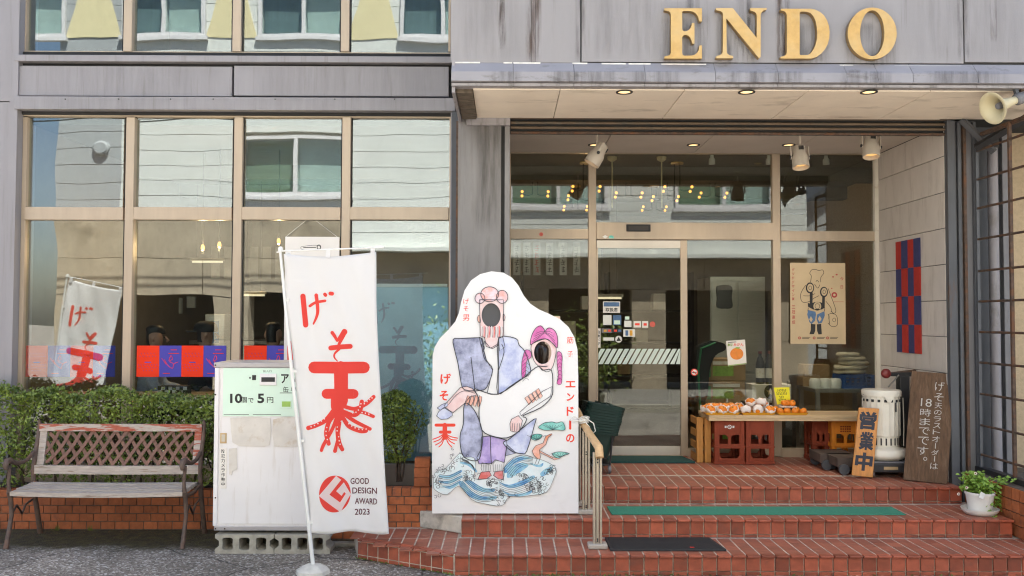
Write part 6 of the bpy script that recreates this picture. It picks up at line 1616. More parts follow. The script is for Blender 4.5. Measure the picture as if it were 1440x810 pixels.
def weeds():
    b = MB()
    for _ in range(240):
        s = rm.random()
        if s < .7:
            x = rm.choice([rm.gauss(-.1,.2), rm.uniform(-.3,3.9), rm.gauss(.9,.25), rm.gauss(.3,.1)]); y = 6.145+rm.gauss(0,.01)
        else:
            q = rm.random(); x = -.355+(-1.085+.355)*q; y = 6.15+.42*q-.01
        if x < -.36 and s < .7: continue
        c = Vector((x, y, .004)); h = rm.uniform(.004,.018); a = rm.uniform(0,6)
        b.add([c+Vector((.009*math.cos(a),.009*math.sin(a),0)), c+Vector((-.009*math.cos(a),-.009*math.sin(a),0)), c+Vector((rm.gauss(0,.012),rm.gauss(0,.008)-.004,h))], [(0,1,2)])
    o = stuff(b.build('moss', M['moss'])); tag(o, 'bright green moss and weeds along the foot of the tiled step', 'moss')
    for px, py, lb in ((83,744,'small grass tuft at the wall foot under the bench left end'), (410,742,'small grass tuft behind the machine blocks'), (137,741,'small grass tuft at the wall foot under the bench middle')):
        p = WG(px, py, .0); t = MB()
        for _ in range(14):
            a = rm.uniform(0,6); l = rm.uniform(.02,.06); c = Vector((p.x+rm.gauss(0,.015), min(p.y,7.42), 0))
            t.add([c+Vector((.003,0,0)), c-Vector((.003,0,0)), c+Vector((l*.5*math.cos(a), l*.3*math.sin(a)-.01, l))], [(0,1,2)])
        tag(t.build('grass_tuft', M['moss']), lb, 'grass tuft')
M['moss'] = mat('moss_green', (.12,.17,.03), .8, var=.4, vs=30)
weeds()
def litter():
    b = MB()
    for _ in range(420):
        x = rm.uniform(-4.6,-1.7); y = 7.43-abs(rm.gauss(0,.12)); s = rm.uniform(.006,.014); a = rm.uniform(0,6)
        c = Vector((x,y,.003+rm.uniform(0,.004))); u = Vector((math.cos(a),math.sin(a),rm.uniform(-.2,.3)))*s; v = Vector((-math.sin(a),math.cos(a),rm.uniform(-.1,.2)))*s*.5
        b.add([c-u, c+v, c+u, c-v], [(0,1,2,3)])
    o = stuff(b.build('leaf_litter', M['litter'])); tag(o, 'brown fallen leaf litter along the foot of the planter wall', 'leaf litter')
M['litter'] = mat('dead_leaf', (.12,.075,.035), .9, var=.5, vs=40)
litter()

# ------------------------------------------------------------------ spotlights under the porch ceiling
def spot(px, py, Y, label, rot, zc=3.40, long=1.0):
    p = W(px, py, Y); t = thing('spotlight', label, 'spotlight', (p.x, Y, zc), 'cream spotlights under the porch ceiling')
    o = MB().lathe([(.0,0),(.035,0),(.035,-.02),(.012,-.028),(.0,-.028)], (0,0,0), 18).build('mount', M['horn'], keep=True, smooth=True); o.parent = t
    dz = p.z-zc
    o = MB().tube([(0,0,-.02),(0,0,dz+.06)], .009, 8).build('stem', M['fixture'], keep=True); o.parent = t
    mx = Matrix.Translation((0,0,dz)) @ rot
    b = MB(); b.lathe([(0,.10),(.045,.10),(.052,.09),(.055,.03),(.07,-.01),(.073,-.10),(.066,-.10),(.06,-.02),(0,.0)], (0,0,0), 24); b.xf(mx)
    o = b.build('lamp_housing', M['fixture'], keep=True, smooth=True, ang=45); o.parent = t
    b = MB(); b.lathe([(.0,-.055),(.064,-.06)], (0,0,0), 20); b.xf(mx); o = b.build('reflector', M['down2'], keep=True); o.parent = t
    for s in (-1, 1):
        b = MB(); b.box(s*.074,-.012,-.02,s*.082,.012,.10); b.xf(mx); o = b.build('yoke_arm', M['fixture'], keep=True); o.parent = t
        b = MB(); b.lathe([(0,-.006),(.014,-.006),(.014,.006),(0,.006)], (s*.085,0,0), 12, 'x'); b.xf(mx); o = b.build('yoke_knob', M['ink'], keep=True); o.parent = t
    for k in range(5):
        b = MB(); b.box(-.022+.009*k, -.0595, .05, -.0175+.009*k, -.050, .085); b.xf(mx); o = b.build('vent_slot', M['ink'], keep=True); o.parent = t
M['down2'] = emit('spot_glow', (1,.6,.22), .12)
spot(840, 217, 7.75, 'cream spotlight tilted to the lower left under the porch ceiling', Matrix.Rotation(R(32),4,'Y') @ Matrix.Rotation(R(90),4,'Z'))
spot(1125, 221, 7.75, 'cream spotlight seen from behind in front of the right door post', Matrix.Rotation(R(-14),4,'X'))
spot(1225, 206, 7.70, 'cream spotlight seen from behind at the right end of the porch ceiling', Matrix.Rotation(R(-14),4,'X') @ Matrix.Rotation(R(5),4,'Y'))

# ------------------------------------------------------------------ interior: lamps
def pendant_glow(x, y, z, e):
    l = bpy.data.lights.new('pendant_light', 'POINT'); l.energy = e; l.color = (1,.62,.3); l.shadow_soft_size = .015
    o = bpy.data.objects.new('pendant_light', l); COL.objects.link(o); o.location = (x, y, z)
    return o
def chandelier():
    base = None
    spec = ((752,235.6,'twin rod chandelier with four lit bulbs high behind the leftmost entrance pane'),(816.5,242,'twin rod chandelier left of the spotlight seen through the upper entrance pane'),(824,226.6,'near chandelier whose bulbs straddle the left entrance post'),(884,237,'twin rod chandelier behind the middle upper pane left part'),(935.5,243,'chandelier in the middle of the upper door pane, farther one'),(953,226.6,'near chandelier in the middle of the upper door pane'),(1003,236.7,'chandelier behind the right half of the upper door pane'),(809,260,'farthest small chandelier near the left entrance post'),(920,260,'farthest small chandelier low behind the upper door pane'))
    for px, py, lb in spec:
        Y = (3.5-CAM_H)*1250/(448-py); x = WX(px, Y)
        if base is None:
            base = thing('chandelier', lb, 'chandelier', (x,Y,3.5), 'chandeliers inside the shop')
            o = MB().lathe([(0,0),(.07,0),(.07,-.02),(.0,-.025)], (0,0,0), 16).build('ceiling_plate', M['gold'], keep=True); o.parent = base
            for s in (-1, 1):
                o = MB().tube([(s*.03,0,-.02),(s*.03,0,-.30)], .006, 5).build('rod', M['machine'], keep=True); o.parent = base
                o = MB().tube([(s*.03,0,-.30),(s*.07,-.02,-.32),(s*.13,-.02,-.31)], .008, 5).build('arm', M['machine'], keep=True); o.parent = base
                for q in (-1, 1):
                    o = MB().lathe([(0,-.017),(.012,-.013),(.017,0),(.013,.012),(0,.017)], (s*.15,-.02+q*.05,-.30-q*.018), 10).build('bulb', M['bulb'], keep=True, smooth=True); o.parent = base
        else:
            c = copy_tree(base); c['label'] = lb; c.location = (x, Y, 3.5)
    for px, py, Y, lb in ((55,354,9.4,'lit filament bulb hanging in the left window above the mirrored banner'),(285,348,9.4,'lit filament bulb hanging in the second window, left of two'),(308.5,344,9.2,'lit filament bulb hanging by the second window post, right of two'),(392,339,9.2,'lit filament bulb hanging in the third window beside the white hanging poster')):
        p = W(px, py, Y); t = thing('pendant_bulb', lb, 'bulb', (p.x, Y, 3.5), 'bare bulbs hanging inside the windows')
        MB().tube([(p.x,Y,3.5),(p.x,Y,p.z+.07)], .004, 5).build('cord', M['machine'], t)
        MB().lathe([(.016,.03),(.018,.075),(0,.08)], (p.x,Y,p.z), 10).build('socket', M['machine'], t)
        MB().lathe([(0,-.035),(.014,-.03),(.021,-.008),(.018,.014),(.01,.03),(0,.032)], (p.x,Y,p.z), 12).build('glass_bulb', M['bulb_soft'], t, smooth=True)
    for x, y, z, e in ((1.0,10.8,2.9,1.2),(2.4,10.9,3.1,.4)): pendant_glow(x, y, z, e)
    for px, py, Y in ((285,348,9.4),(308.5,344,9.2),(392,339,9.2),(55,354,9.4)):
        p = W(px, py, Y); pendant_glow(p.x, Y, p.z-.05, 3.2)
    for x in (2.15, 2.75, 3.35):
        k = {2.15:'left', 2.75:'middle', 3.35:'right'}[x]
        t = thing('track_spot', 'small white '+k+' spotlight on the shop ceiling behind the right upper pane', 'spotlight', (x, 9.25, 3.5), 'small spotlights on the shop ceiling')
        MB().lathe([(0,.0),(.02,0),(.02,-.05),(.034,-.07),(.034,-.12),(.028,-.12),(.0,-.08)], (x, 9.25, 3.499), 14).build('lamp_body', M['plastic_w'], t, smooth=True)
        l = bpy.data.lights.new('track_lamp', 'SPOT'); l.energy = 9; l.spot_size = R(80); l.spot_blend = .8; l.color = (1,.86,.68); l.shadow_soft_size = .02
        o = bpy.data.objects.new('track_lamp', l); COL.objects.link(o); o.location = (x, 9.25, 3.36)
    for px, Y in ((861,9.5),(931,9.5)):
        x = WX(px, Y); t = thing('hanging_rod', 'thin beige rod hanging from a dome '+('left' if px < 900 else 'right')+' of the two behind the upper door pane', 'rod', (x, Y, 3.5), 'beige hanging rods inside the door')
        MB().lathe([(.055,0),(.05,-.03),(.02,-.05),(0,-.05)], (x,Y,3.499), 16).build('dome', M['horn'], t, smooth=True)
        MB().tube([(x,Y,3.46),(x,Y,2.95)], .008, 6).build('rod', M['horn'], t)
    for px0, px1, py, Y, lb in ((270,312,368,11.5,'lit strip light deep inside the second window'),(340,371,415,10.8,'lit strip light low inside the third window'),(841,874,419,10.5,'lit strip light behind the sliding door stickers')):
        a, c = W(px0,py,Y), W(px1,py,Y)
        t = thing('strip_light', lb, 'strip light', ((a.x+c.x)/2, Y, a.z), 'strip lights inside the shop')
        MB().box(a.x, Y, a.z-.012, c.x, Y+.05, a.z+.012).build('tube', M['tube'], t); MB().box(a.x-.02, Y+.001, a.z+.013, c.x+.02, Y+.06, a.z+.05).build('housing', M['fixture'], t)
        for q in (a.x+.05, c.x-.05): MB().tube([(q,Y+.03,a.z+.05),(q,Y+.03,3.5)], .004, 5).build('hanger', M['machine'], t)
M['bulb_soft'] = emit('soft_bulb', (1,.5,.15), .4)
chandelier()

# ------------------------------------------------------------------ interior: goods seen through the right panes
def goods():
    G = lambda nm, lb, cat, m, a, b, c, d, Y, dep, **kw: tag(MB().pbox(a,b,c,d,Y,dep).build(nm, M[m], bevel=.006), lb, cat, **kw)
    def zf(px0, px1, Y, z0, z1, dep, nm, m, par=None, **kw): return MB().box(WX(px0,Y), Y, z0, WX(px1,Y), Y+dep, z1).build(nm, M[m], par, **kw)
    # steel fridge
    Y = 10.3; t = thing('steel_fridge', 'brushed steel two door fridge deep inside behind the mandarin poster', 'fridge', (WX(1037,Y), Y, Z3))
    zf(999, 1076, Y, Z3, 2.25, .7, 'cabinet', 'steel', t)
    for a, b in ((1000.5,1037),(1038.5,1075)): zf(a, b, Y-.02, 1.15, 2.2, .019, 'door', 'steel', t, bevel=.005); zf(a, b, Y-.02, .5, 1.12, .019, 'door', 'steel', t, bevel=.005)
    b = MB(); b.prism(smooth_poly([(1008,404),(1014,401),(1024,401),(1030,405),(1029,418),(1030,432),(1020,434),(1009,432),(1009,418)],3), lambda u,v,d: (lambda p: (p.x,d,p.z))(W(u,v,9.6)), 9.6, 9.64)
    tag(b.build('black_bag', M['blackplastic'], bevel=.008), 'black plastic bag hanging in front of the steel fridge', 'bag')
    # stack of green label cartons
    for k in range(4):
        Y = 9.35; z0 = Z3+.235*k
        t = thing('carton', ('lowest','second lowest','second highest','topmost')[k]+' brown carton with a green label in the stack inside the glass', 'carton', (WX(1018,Y), Y, z0), 'cartons with green labels')
        zf(991+k%2, 1047+k%2, Y, z0+.002, z0+.232, .35, 'box', 'cardboard', t, bevel=.003); zf(1002, 1031, Y-.003, z0+.05, z0+.155, .002, 'label', 'leaf2', t); zf(1002, 1040, Y-.003, z0+.17, z0+.205, .002, 'tape', 'paper_res', t)
        zf(994, 999, Y-.003, z0+.04, z0+.18, .002, 'printed_bottle', 'bottlegreen', t)
    for k, (px, Y) in enumerate(((1068.5,9.22),(1081.5,9.22))):
        x = WX(px,Y); z0 = Z3+.687
        t = thing('bottle', ('left' if k == 0 else 'right')+' of two dark soy sauce bottles behind the door glass', 'bottle', (x,Y,z0), 'dark bottles inside the glass')
        MB().lathe([(0,0),(.042,0),(.045,.02),(.045,.2),(.03,.26),(.016,.285),(.016,.31),(0,.31)], (x,Y,z0), 16).build('glass_body', M['machine'], t, smooth=True)
        MB().lathe([(.046,.06),(.046,.16)], (x,Y,z0), 16).build('label', M['paper_res'], t); MB().lathe([(.018,.31),(.018,.335),(0,.335)], (x,Y,z0), 12).build('cap', M['redball'], t)
    Y = 9.12; t = thing('star_carton', 'dark and white drinks carton with a gold star behind the price card', 'carton', (WX(1080,Y), Y, Z3+.50))
    zf(1057, 1112, Y, Z3+.50, Z3+.685, .25, 'box', 'paper_res', t, bevel=.003); f = lambda u, v, d: (lambda p: (p.x, Y+d, p.z))(W(u, v, Y))
    b = MB(); b.fill(ell(1083,551,8.5,10,24), f, -.001); b.build('round_print', M['navyink'], t)
    b = MB(); b.fill([(1083+ (6 if k%2==0 else 2.5)*math.sin(PI*k/5), 551-(6 if k%2==0 else 2.5)*math.cos(PI*k/5)) for k in range(10)], f, -.002); b.build('star_print', M['gold'], t)
    zf(1050, 1118, Y-.02, Z3, Z3+.498, .4, 'low_shelf', 'int_dark', t)
    # steel table with goods
    Y = 9.25; zt_ = WZ(546, Y); t = thing('steel_table', 'gray steel work table inside the right pane', 'table', (WX(1190,Y), Y, Z3))
    zf(1146, 1236, Y, zt_-.04, zt_, .6, 'top', 'steel', t, bevel=.003)
    for a in (1148, 1228):
        for dy in (.02, .54): MB().box(WX(a,Y), Y+dy, Z3, WX(a,Y)+.04, Y+dy+.04, zt_-.041).build('leg', M['steel'], t)
    zf(1148, 1232, Y+.05, Z3+.2, Z3+.22, .5, 'shelf', 'steel', t)
    z = zt_+.001
    for a, b, Y2, dz, h, lb in ((1128,1168,9.62,.0,.10,'lower cardboard box at the back of the steel table'),(1130,1166,9.62,.102,.13,'upper cardboard box at the back of the steel table')):
        tag(zf(a, b, Y2, z+dz, z+dz+h, .2, 'cardboard_box', 'cardboard', bevel=.004), lb, 'box')
    b = MB(); x0, x1 = WX(1141,9.3), WX(1184,9.3)
    for k in range(3):
        a = x0+(x1-x0)*k/3; b = MB(); c = (a+(x1-x0)/6)
        b.lathe([(0,0),(.055,.0),(.062,.03),(.062,.075),(.05,.10),(0,.105)], (c, 9.36, z), 14); tag(b.build('white_pack', M['plastic_w'], smooth=True), ('left','middle','right')[k]+' white paper pack in the row on the steel table', 'pack', 'white packs on the steel table')
    t = thing('blue_basket', 'blue plastic basket on the steel table under the sacks', 'basket', (WX(1208,9.3), 9.4, z))
    xa, xb = WX(1185,9.3), WX(1232,9.3)
    for s in (0, 1):
        b = MB(); o_ = [(xa,z),(xb,z),(xb,z+.14),(xa,z+.14)]; hs = [[(xa+.03+.055*k, z+.03+.035*r_),(xa+.07+.055*k, z+.03+.035*r_),(xa+.07+.055*k, z+.052+.035*r_),(xa+.03+.055*k, z+.052+.035*r_)] for k in range(5) for r_ in range(3)]
        b.prism(o_, lambda u,v,d: (u,d,v), 9.3+.3*s, 9.308+.3*s, hs); b.build('side', M['blueplastic'], t)
    for x in (xa, xb-.008): MB().box(x, 9.309, z, x+.008, 9.599, z+.14).build('side', M['blueplastic'], t)
    MB().box(xa, 9.309, z, xb, 9.599, z+.01).build('base', M['blueplastic'], t)
    rs = random.Random(4)
    for k in range(5):
        w_ = .17-.012*k; c = (WX(1200+rs.uniform(-5,5),9.4), 9.47, z+.145+.045*k); b = MB()
        b.lathe([(0,0),(w_*.8,.0),(w_,.018),(w_*.9,.042),(w_*.3,.046),(0,.046)], c, 18, 'z', 1+rs.uniform(0,.2), .75)
        b.v = [(x+rs.gauss(0,.006), y+rs.gauss(0,.006), zz+rs.gauss(0,.004)) for x, y, zz in b.v]
        tag(b.build('sack', M['bag'], smooth=True, ang=180), ('lowest','second','middle','fourth','topmost')[k]+' folded beige sack of the pile above the blue basket', 'sack', 'beige sacks in a pile')
    # jacket on a stand
    Y = 9.2; f = lambda u, v, d: (lambda p: (p.x, d, p.z))(W(u, v, Y))
    t = thing('jacket', 'black jacket with a green strap hanging inside the fixed door pane', 'jacket', (WX(990,Y), Y, WZ(560,Y)))
    b = MB(); b.prism(smooth_poly([(984,486),(1000,480),(1018,483),(1020,492),(1006,500),(998,520),(994,560),(981,562),(979,520),(980,495)],3), f, Y, Y+.12); b.build('body', M['blackcloth'], t, bevel=.02)
    MB().tube([W(1006,482,Y-.02),W(986,490,Y-.03),W(982,520,Y-.03),W(984,560,Y-.03),W(986,590,Y-.02)], .011, 6).build('strap', M['basket_strap'], t)
    MB().tube([(WX(990,Y+.08),Y+.08,Z3),(WX(990,Y+.08),Y+.08,WZ(482,Y))], .012, 6).build('stand', M['machine'], t)
    # dark counters and shelving
    t = thing('kitchen_counter', 'dark counter running across the back of the shop', 'counter', (-1.5, 12.0, Z3))
    MB().box(-4.2, 12.0, Z3, -.6, 12.6, 1.4).build('front', M['int_dark'], t); MB().box(-4.25, 11.95, 1.401, -.55, 12.65, 1.45).build('top', M['steel'], t)
    t = thing('shelf_unit', 'dark shelf unit with containers deep inside behind the sliding door', 'shelf', (1.6, 12.3, Z3))
    for k in range(4): MB().box(.2, 12.3, Z3+.1+.45*k, 2.6, 12.7, Z3+.13+.45*k).build('shelf', M['int_dark'], t)
    for x in (.2, 1.4, 2.56): MB().box(x, 12.3, Z3, x+.04, 12.7, Z3+2.0).build('upright', M['int_dark'], t)
    for k in range(9):
        x = .3+.25*k; zz = Z3+.131+.45*(k % 4); h = rs.uniform(.15,.3)
        tag(MB().box(x, 12.38, zz, x+.17, 12.6, zz+h).build('container', M[('steel','cardboard','paper_res','plastic_w')[k % 4]], bevel=.006), ('steel','cardboard','cream paper','white plastic')[k % 4]+' container on the '+('lowest','second','third','top')[k % 4]+' dark back shelf, '+('left','middle','right end')[k//4]+' one', 'container', group='containers on the back shelf')
    Y = 9.9; t = thing('drink_machine', 'steel drinks dispenser with a blue screen behind the seated people', 'dispenser', (WX(305,Y), Y, 1.1))
    zf(288, 316, Y, 1.25, 1.80, .35, 'body', 'steel', t, bevel=.01); zf(297, 308, Y-.004, 1.48, 1.72, .003, 'screen', 'blueprint', t); zf(270, 330, Y-.02, Z3, 1.249, .5, 'cabinet', 'int_dark', t)
    # paper strips with writing inside the left entrance pane
    for k, px in enumerate((727,741,755,773,792,811)):
        Y = 9.05; f = lambda u, v, d: (lambda p: (p.x, Y+d, p.z))(W(u, v, Y))
        t = thing('menu_strip', ('first','second','third','fourth','fifth','sixth')[k]+' hanging paper menu strip from the left in the pane beside the pillar', 'menu strip', f(px, 386, 0), 'paper menu strips')
        MB().pbox(px-5, 341, px+5, 387, Y, .001).build('paper', M['strip'], t)
        b = MB(); rr = random.Random(k)
        for q in range(4):
            for u in range(3): b.stroke([(px-2.5+rr.uniform(-1,1), 347+10*q+2.6*u), (px+2+rr.uniform(-1,1), 346.5+10*q+2.6*u+rr.uniform(-1,1))], .8, f, -.001-.00001*(q*3+u))
            b.stroke([(px+rr.uniform(-1.5,1.5), 345+10*q),(px+rr.uniform(-2,2), 353+10*q)], .8, f, -.0013)
        b.build('writing', M['posterred'] if k == 2 else M['ink'], t)
    for k in range(10):
        px = 303+18*k; Y = 11.8
        t = thing('menu_strip', ('first','second','third','fourth','fifth','sixth','seventh','eighth','ninth','tenth')[k]+' faint paper strip from the left on the far wall behind the left windows', 'menu strip', W(px, 392, Y), 'faint paper strips on the far wall')
        MB().pbox(px-6, 347, px+6, 392, Y, .002).build('paper', M['strip'], t)
    for px, py, w_, h_, lb in ((250,430,10,22,'gray switch box on the back wall left of the two'),(268,425,12,16,'gray switch box on the back wall right of the two')):
        tag(MB().pbox(px-w_/2, py-h_/2, px+w_/2, py+h_/2, 11.7, .06).build('switch_box', M['opp_gray'], bevel=.01), lb, 'switch box')
    # white poster hanging in the third window
    Y = YG-.03; f = lambda u, v, d: (lambda p: (p.x, Y+d, p.z))(W(u, v, Y))
    t = thing('hanging_poster', 'white poster hanging on strings in the third window behind the banner top', 'poster', f(438, 530, 0))
    MB().pbox(400, 333, 476.5, 530, Y, .004).build('sheet', M['paper'], t)
    b = MB(); b.stroke([(424,347),(436,345.2),(447,345.2),(451,348),(447,350.8),(426,350.8),(423,348),(424,347)], .5, f, -.001); b.stroke([(427,348),(444,348)], 1.0, f, -.001)
    e_ = ell(448.5,347.5,3.2,3.6,14); b.fill(e_, f, -.0012, [ell(448.5,347.5,1.9,2.3,12)]); b.build('logo', M['ink'], t)
    b = MB(); b.fill([(404,486),(412,476),(418,486),(418,520),(404,520)], f, -.001); b.build('red_print', M['red'], t)
    for a in (402, 474): MB().tube([W(a, 333, Y+.002), W(a+(28 if a < 420 else -30), 310, Y+.002)], .002, 4).build('string', M['string'], t)
    Y = YG+.09; t = thing('reflection_screen', 'added pale blue screen standing in for the window reflection right of the banner', 'screen', (WX(560,Y), Y, .6))  # added screen; its blue stands in for the reflection in this pane
    MB().pbox(494, 404, 629, 648, Y, .012).build('panel', M['reflection_blue'], t); MB().pbox(494, 399, 629, 403.6, Y-.006, .024).build('head_rail', M['plastic_w'], t)
    # window counter with the checked box
    z = WZ(555.5, 8.15); ct = thing('window_counter', 'wooden counter board along the inside of the left windows', 'counter', (-2.4, 8.3, Z3))
    MB().box(-4.25, 8.10, z-.03, -.6, 8.48, z).build('board', M['table'], ct)
    for x in (-4.1, -2.9, -1.8, -.8): MB().box(x, 8.12, Z3, x+.05, 8.17, z-.031).build('leg', M['int_dark'], ct)
    Y = 8.16; t = thing('checked_box', 'black and white checked box on the counter in front of the seated people', 'box', (WX(246,Y), Y, z))
    x0, x1 = WX(223,Y), WX(264,Y); MB().box(x0, Y+.004, z+.001, x1, Y+.12, z+.072).build('box', M['ink'], t)
    for k in range(8):
        for r_ in range(2):
            if (k+r_) % 2 == 0: MB().box(x0+(x1-x0)*k/8, Y, z+.006+.031*r_, x0+(x1-x0)*(k+1)/8, Y+.0035, z+.037+.031*r_).build('white_square', M['plastic_w'], t)
    # stand with a vase seen through the woman's face hole
    Y = 7.34; p = W(763, 513, Y); t = thing('vase_stand', 'beige panel stand behind the photo board carrying a vase', 'stand', (p.x, Y, Z3))
    MB().box(p.x-.13, Y-.1, Z3, p.x+.13, Y+.12, p.z-.04).build('pedestal', M['cardboard'], t); MB().box(p.x-.15, Y+.09, p.z-.039, p.x+.15, Y+.11, p.z+.4).build('back_panel', M['board_beige'], t)
    t = thing('vase', 'dark brown glazed vase seen through the right face hole of the photo board', 'vase', (p.x, Y, p.z-.038))
    MB().lathe([(0,0),(.04,0),(.05,.03),(.062,.12),(.062,.17),(.05,.20),(.028,.215),(.028,.235),(.038,.25),(.032,.25),(.02,.23),(0,.22)], (p.x-.01,Y,p.z-.038), 24).build('body', M['vase'], t, smooth=True)
M['reflection_blue'] = mat('pale_blue_reflection', (.44,.63,.74), .6, var=.12, vs=3)
M['bottlegreen'] = mat('bottle_green', (.05,.22,.08), .4); M['basket_strap'] = mat('green_strap', (.02,.16,.07), .6); M['strip'] = mat('gray_paper_strip', (.36,.34,.33), .8); M['board_beige'] = mat('beige_board', (.75,.55,.40), .7)
goods()

# ------------------------------------------------------------------ people at the window counter
def person(label, px, Y, zhead, face, cloth_m, cap=False, cat='person', lean=.0):
    """a seated figure; face is the heading of the nose (0 = +X), z of the head centre given"""
    x = WX(px, Y); zs = zhead-.66     # seat height level
    t = thing('person', label, cat, (x, Y, Z3), 'people seated at the window counter')
    S = zs-Z3
    def skin(name, nodes, edges, m, sub=2):
        me = bpy.data.meshes.new(name); me.from_pydata([n[0] for n in nodes], edges, []); me.materials.append(M[m])
        o = bpy.data.objects.new(name, me); COL.objects.link(o); o.parent = t
        sk = o.modifiers.new('skin', 'SKIN'); sk.use_smooth_shade = True
        if not me.skin_vertices:
            bpy.context.view_layer.objects.active = o
        lay = me.skin_vertices[0] if me.skin_vertices else None
        for i, n in enumerate(nodes):
            r_ = n[1]; lay.data[i].radius = r_ if isinstance(r_, tuple) else (r_, r_)
            lay.data[i].use_root = (i == 0)
        ss = o.modifiers.new('sub', 'SUBSURF'); ss.levels = sub; ss.render_levels = sub
        return o
    L = lean
    N = [((0,0,S+.02),(.15,.12)), ((L*.3,0,S+.22),(.14,.11)), ((L*.7,0,S+.40),(.16,.11)), ((L,0,S+.48),(.07,.07)), ((L+.01,0,S+.54),(.05,.05)),
         ((L+.025,0,S+.60),(.075,.07)), ((L+.025,0,S+.68),(.10,.078)), ((L+.01,0,S+.745),(.075,.06))]
    E = [(0,1),(1,2),(2,3),(3,4),(4,5),(5,6),(6,7)]
    C = [((0,0,S+.0),(.165,.135)), ((L*.3,0,S+.22),(.16,.13)), ((L*.7,0,S+.39),(.175,.125)), ((L,0,S+.47),(.075,.075))]; CE = [(0,1),(1,2),(2,3)]
    for s in (-1, 1):
        k = len(N)
        N += [((L*.8,s*.19,S+.41),.055), ((L+.06,s*.24,S+.18),.045), ((L+.27,s*.17,S+.16),.034), ((L+.33,s*.155,S+.165),(.036,.018)), ((L+.38,s*.15,S+.165),(.038,.016))]
        E += [(2,k),(k,k+1),(k+1,k+2),(k+2,k+3),(k+3,k+4)]
        for q in range(4):
            a = len(N); yy = s*.15+(-.03+.02*q); ln = (.055,.07,.075,.06)[q]
            N += [((L+.40,yy,S+.165),.0095), ((L+.38+ln*.7,yy,S+.16),.009), ((L+.38+ln,yy,S+.145),.008)]; E += [(k+4,a),(a,a+1),(a+1,a+2)]
        a = len(N); N += [((L+.35,s*.15-s*.04,S+.165),.011), ((L+.385,s*.15-s*.055,S+.16),.0095)]; E += [(k+3,a),(a,a+1)]
        c = len(C); C += [((L*.8,s*.19,S+.41),.072), ((L+.06,s*.24,S+.18),.062), ((L+.25,s*.175,S+.16),.046)]; CE += [(2,c),(c,c+1),(c+1,c+2)]
        k = len(N); N += [((.10,s*.10,S+.0),.085), ((.42,s*.12,S+.0),.062), ((.42,s*.12,.28),.048), ((.40,s*.12,.07),.035), ((.50,s*.12,.035),.034)]; E += [(0,k),(k,k+1),(k+1,k+2),(k+2,k+3),(k+3,k+4)]
    skin('body', N, E, 'skin'); skin('shirt', C, CE, cloth_m)
    P = [((0,0,S+.0),(.155,.13))]; PE = []
    for s in (-1, 1):
        k = len(P); P += [((.10,s*.10,S+.0),.095), ((.43,s*.12,S+.0),.078), ((.42,s*.12,.28),.066), ((.41,s*.12,.10),.058)]; PE += [(0,k),(k,k+1),(k+1,k+2),(k+2,k+3)]
    skin('trousers', P, PE, 'trouser')
    hx, hz = L+.025, S+.665
    b = MB()
    pr = [(.0,.125),(.05,.118),(.085,.09),(.104,.045),(.106,.0),(.095,-.03)]
    vs = []
    for r_, zz in pr:
        for k in range(20):
            a = 2*PI*k/20; ca = math.cos(a); d = zz
            if zz < .03 and ca > .35: d = .035
            if zz < 0 and ca < -.2: d = zz-.05
            if ca > .35 and zz < .06: r_ = r_*.93
            vs.append((hx-.008+r_*1.02*ca, r_*.84*math.sin(a), hz+d+.01))
    b.add(vs, [(i*20+k,(i+1)*20+k,(i+1)*20+(k+1)%20,i*20+(k+1)%20) for i in range(5) for k in range(20)])
    o = b.build('hair', M['hairb'], keep=True, smooth=True, ang=180); o.parent = t
    if cap:
        b = MB(); b.lathe([(.112,.03),(.114,.06),(.10,.105),(.06,.135),(0,.142)], (hx-.005,0,hz), 20, 'z', 1.02, .88)
        b.add([(hx-.06-.0,.07,hz+.035),(hx-.17,.045,hz+.03),(hx-.19,0,hz+.03),(hx-.17,-.045,hz+.03),(hx-.06,-.07,hz+.035),(hx-.06,.07,hz+.05),(hx-.17,.045,hz+.042),(hx-.19,0,hz+.042),(hx-.17,-.045,hz+.042),(hx-.06,-.07,hz+.05)], [(0,1,2,3,4),(9,8,7,6,5),(0,5,6,1),(1,6,7,2),(2,7,8,3),(3,8,9,4)])
        o = b.build('cap', M['blackcloth'], keep=True, smooth=True); o.parent = t
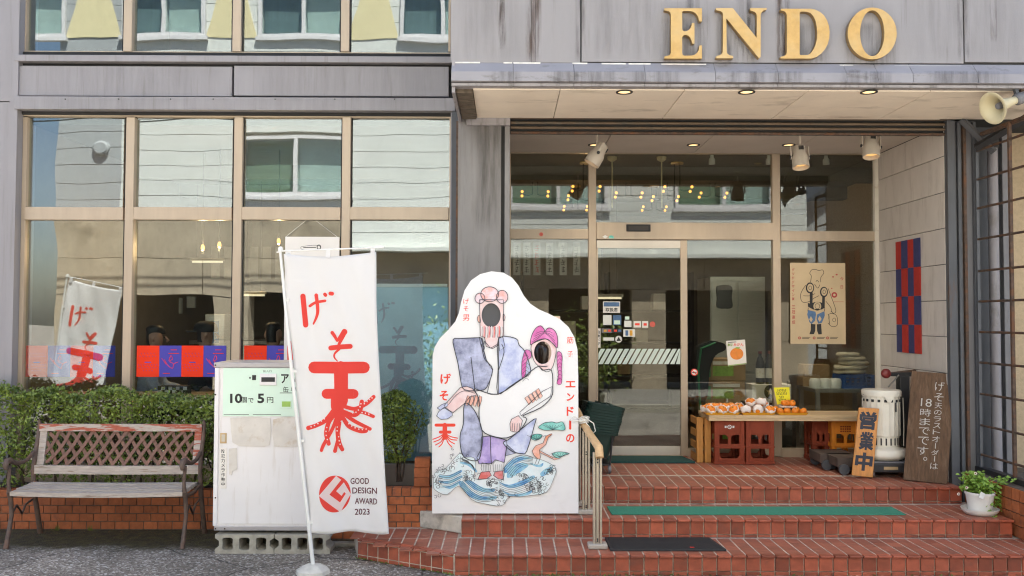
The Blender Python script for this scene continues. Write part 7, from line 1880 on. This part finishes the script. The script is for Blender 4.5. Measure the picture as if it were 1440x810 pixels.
    for nm, m, sh in (('nose','skin',lambda b: b.tube([(hx+.088,0,hz+.02),(hx+.118,0,hz-.022),(hx+.10,0,hz-.03)],[.007,.015,.012],8)),
                      ('ear','skin',lambda b: b.lathe([(0,-.012),(.02,-.008),(.026,0),(.02,.008),(0,.012)],(hx-.01,.082,hz-.005),10,'y',.8,1)), ('ear','skin',lambda b: b.lathe([(0,-.012),(.02,-.008),(.026,0),(.02,.008),(0,.012)],(hx-.01,-.082,hz-.005),10,'y',.8,1)),
                      ('eye','ink',lambda b: b.lathe([(0,-.008),(.009,0),(0,.008)],(hx+.085,.033,hz+.012),8,'x')), ('eye','ink',lambda b: b.lathe([(0,-.008),(.009,0),(0,.008)],(hx+.085,-.033,hz+.012),8,'x')),
                      ('mouth','redball',lambda b: b.tube([(hx+.08,-.022,hz-.058),(hx+.088,0,hz-.056),(hx+.08,.022,hz-.058)],.0045,6))):
        b = MB(); sh(b); o = b.build(nm, M[m], keep=True, smooth=True, ang=90); o.parent = t
    t.rotation_euler = (0,0,face)
    s = thing('stool', 'round stool under '+('the man in the pale blue shirt' if cloth_m == 'shirt' else ('the person in the black cap' if cap else 'the dark haired person beside the poster')), 'stool', (x, Y, Z3), 'stools at the window counter')
    MB().lathe([(0,S-.135),(.17,S-.135),(.18,S-.115),(.17,S-.10),(0,S-.095)], (x,Y,Z3), 20).build('seat', M['int_dark'], s)
    for k in range(3):
        a = 2*PI*k/3; MB().tube([(x+.1*math.cos(a),Y+.1*math.sin(a),Z3+S-.136),(x+.18*math.cos(a),Y+.18*math.sin(a),Z3)], .012, 6).build('leg', M['machine'], s)
person('man in a pale blue shirt seated behind the window, seen from the side', 211, 8.75, WZ(478, 8.75), R(12), 'shirt', lean=.03)
person('person in a black cap and dark clothes seated behind the second window', 282, 8.80, WZ(473, 8.80), R(25), 'blackcloth', cap=False or True, lean=.03)
person('dark haired person in black seated behind the third window beside the banner', 382, 8.85, WZ(473, 8.85), R(80), 'blackcloth', lean=.02)

for o in SC.objects:
    if o.type == 'MESH' and o.parent and o.name.split('.')[0] in ('white_print', 'ink_print', 'ink_outline', 'small_lettering', 'faded_print', 'lettering', 'red_print', 'blue_print', 'diamond_print', 'chalk_lettering', 'handwriting', 'writing', 'print', 'emblem', 'dark_print', 'red_lettering', 'green_print', 'logo', 'stems'):
        o['kind'] = 'stuff'
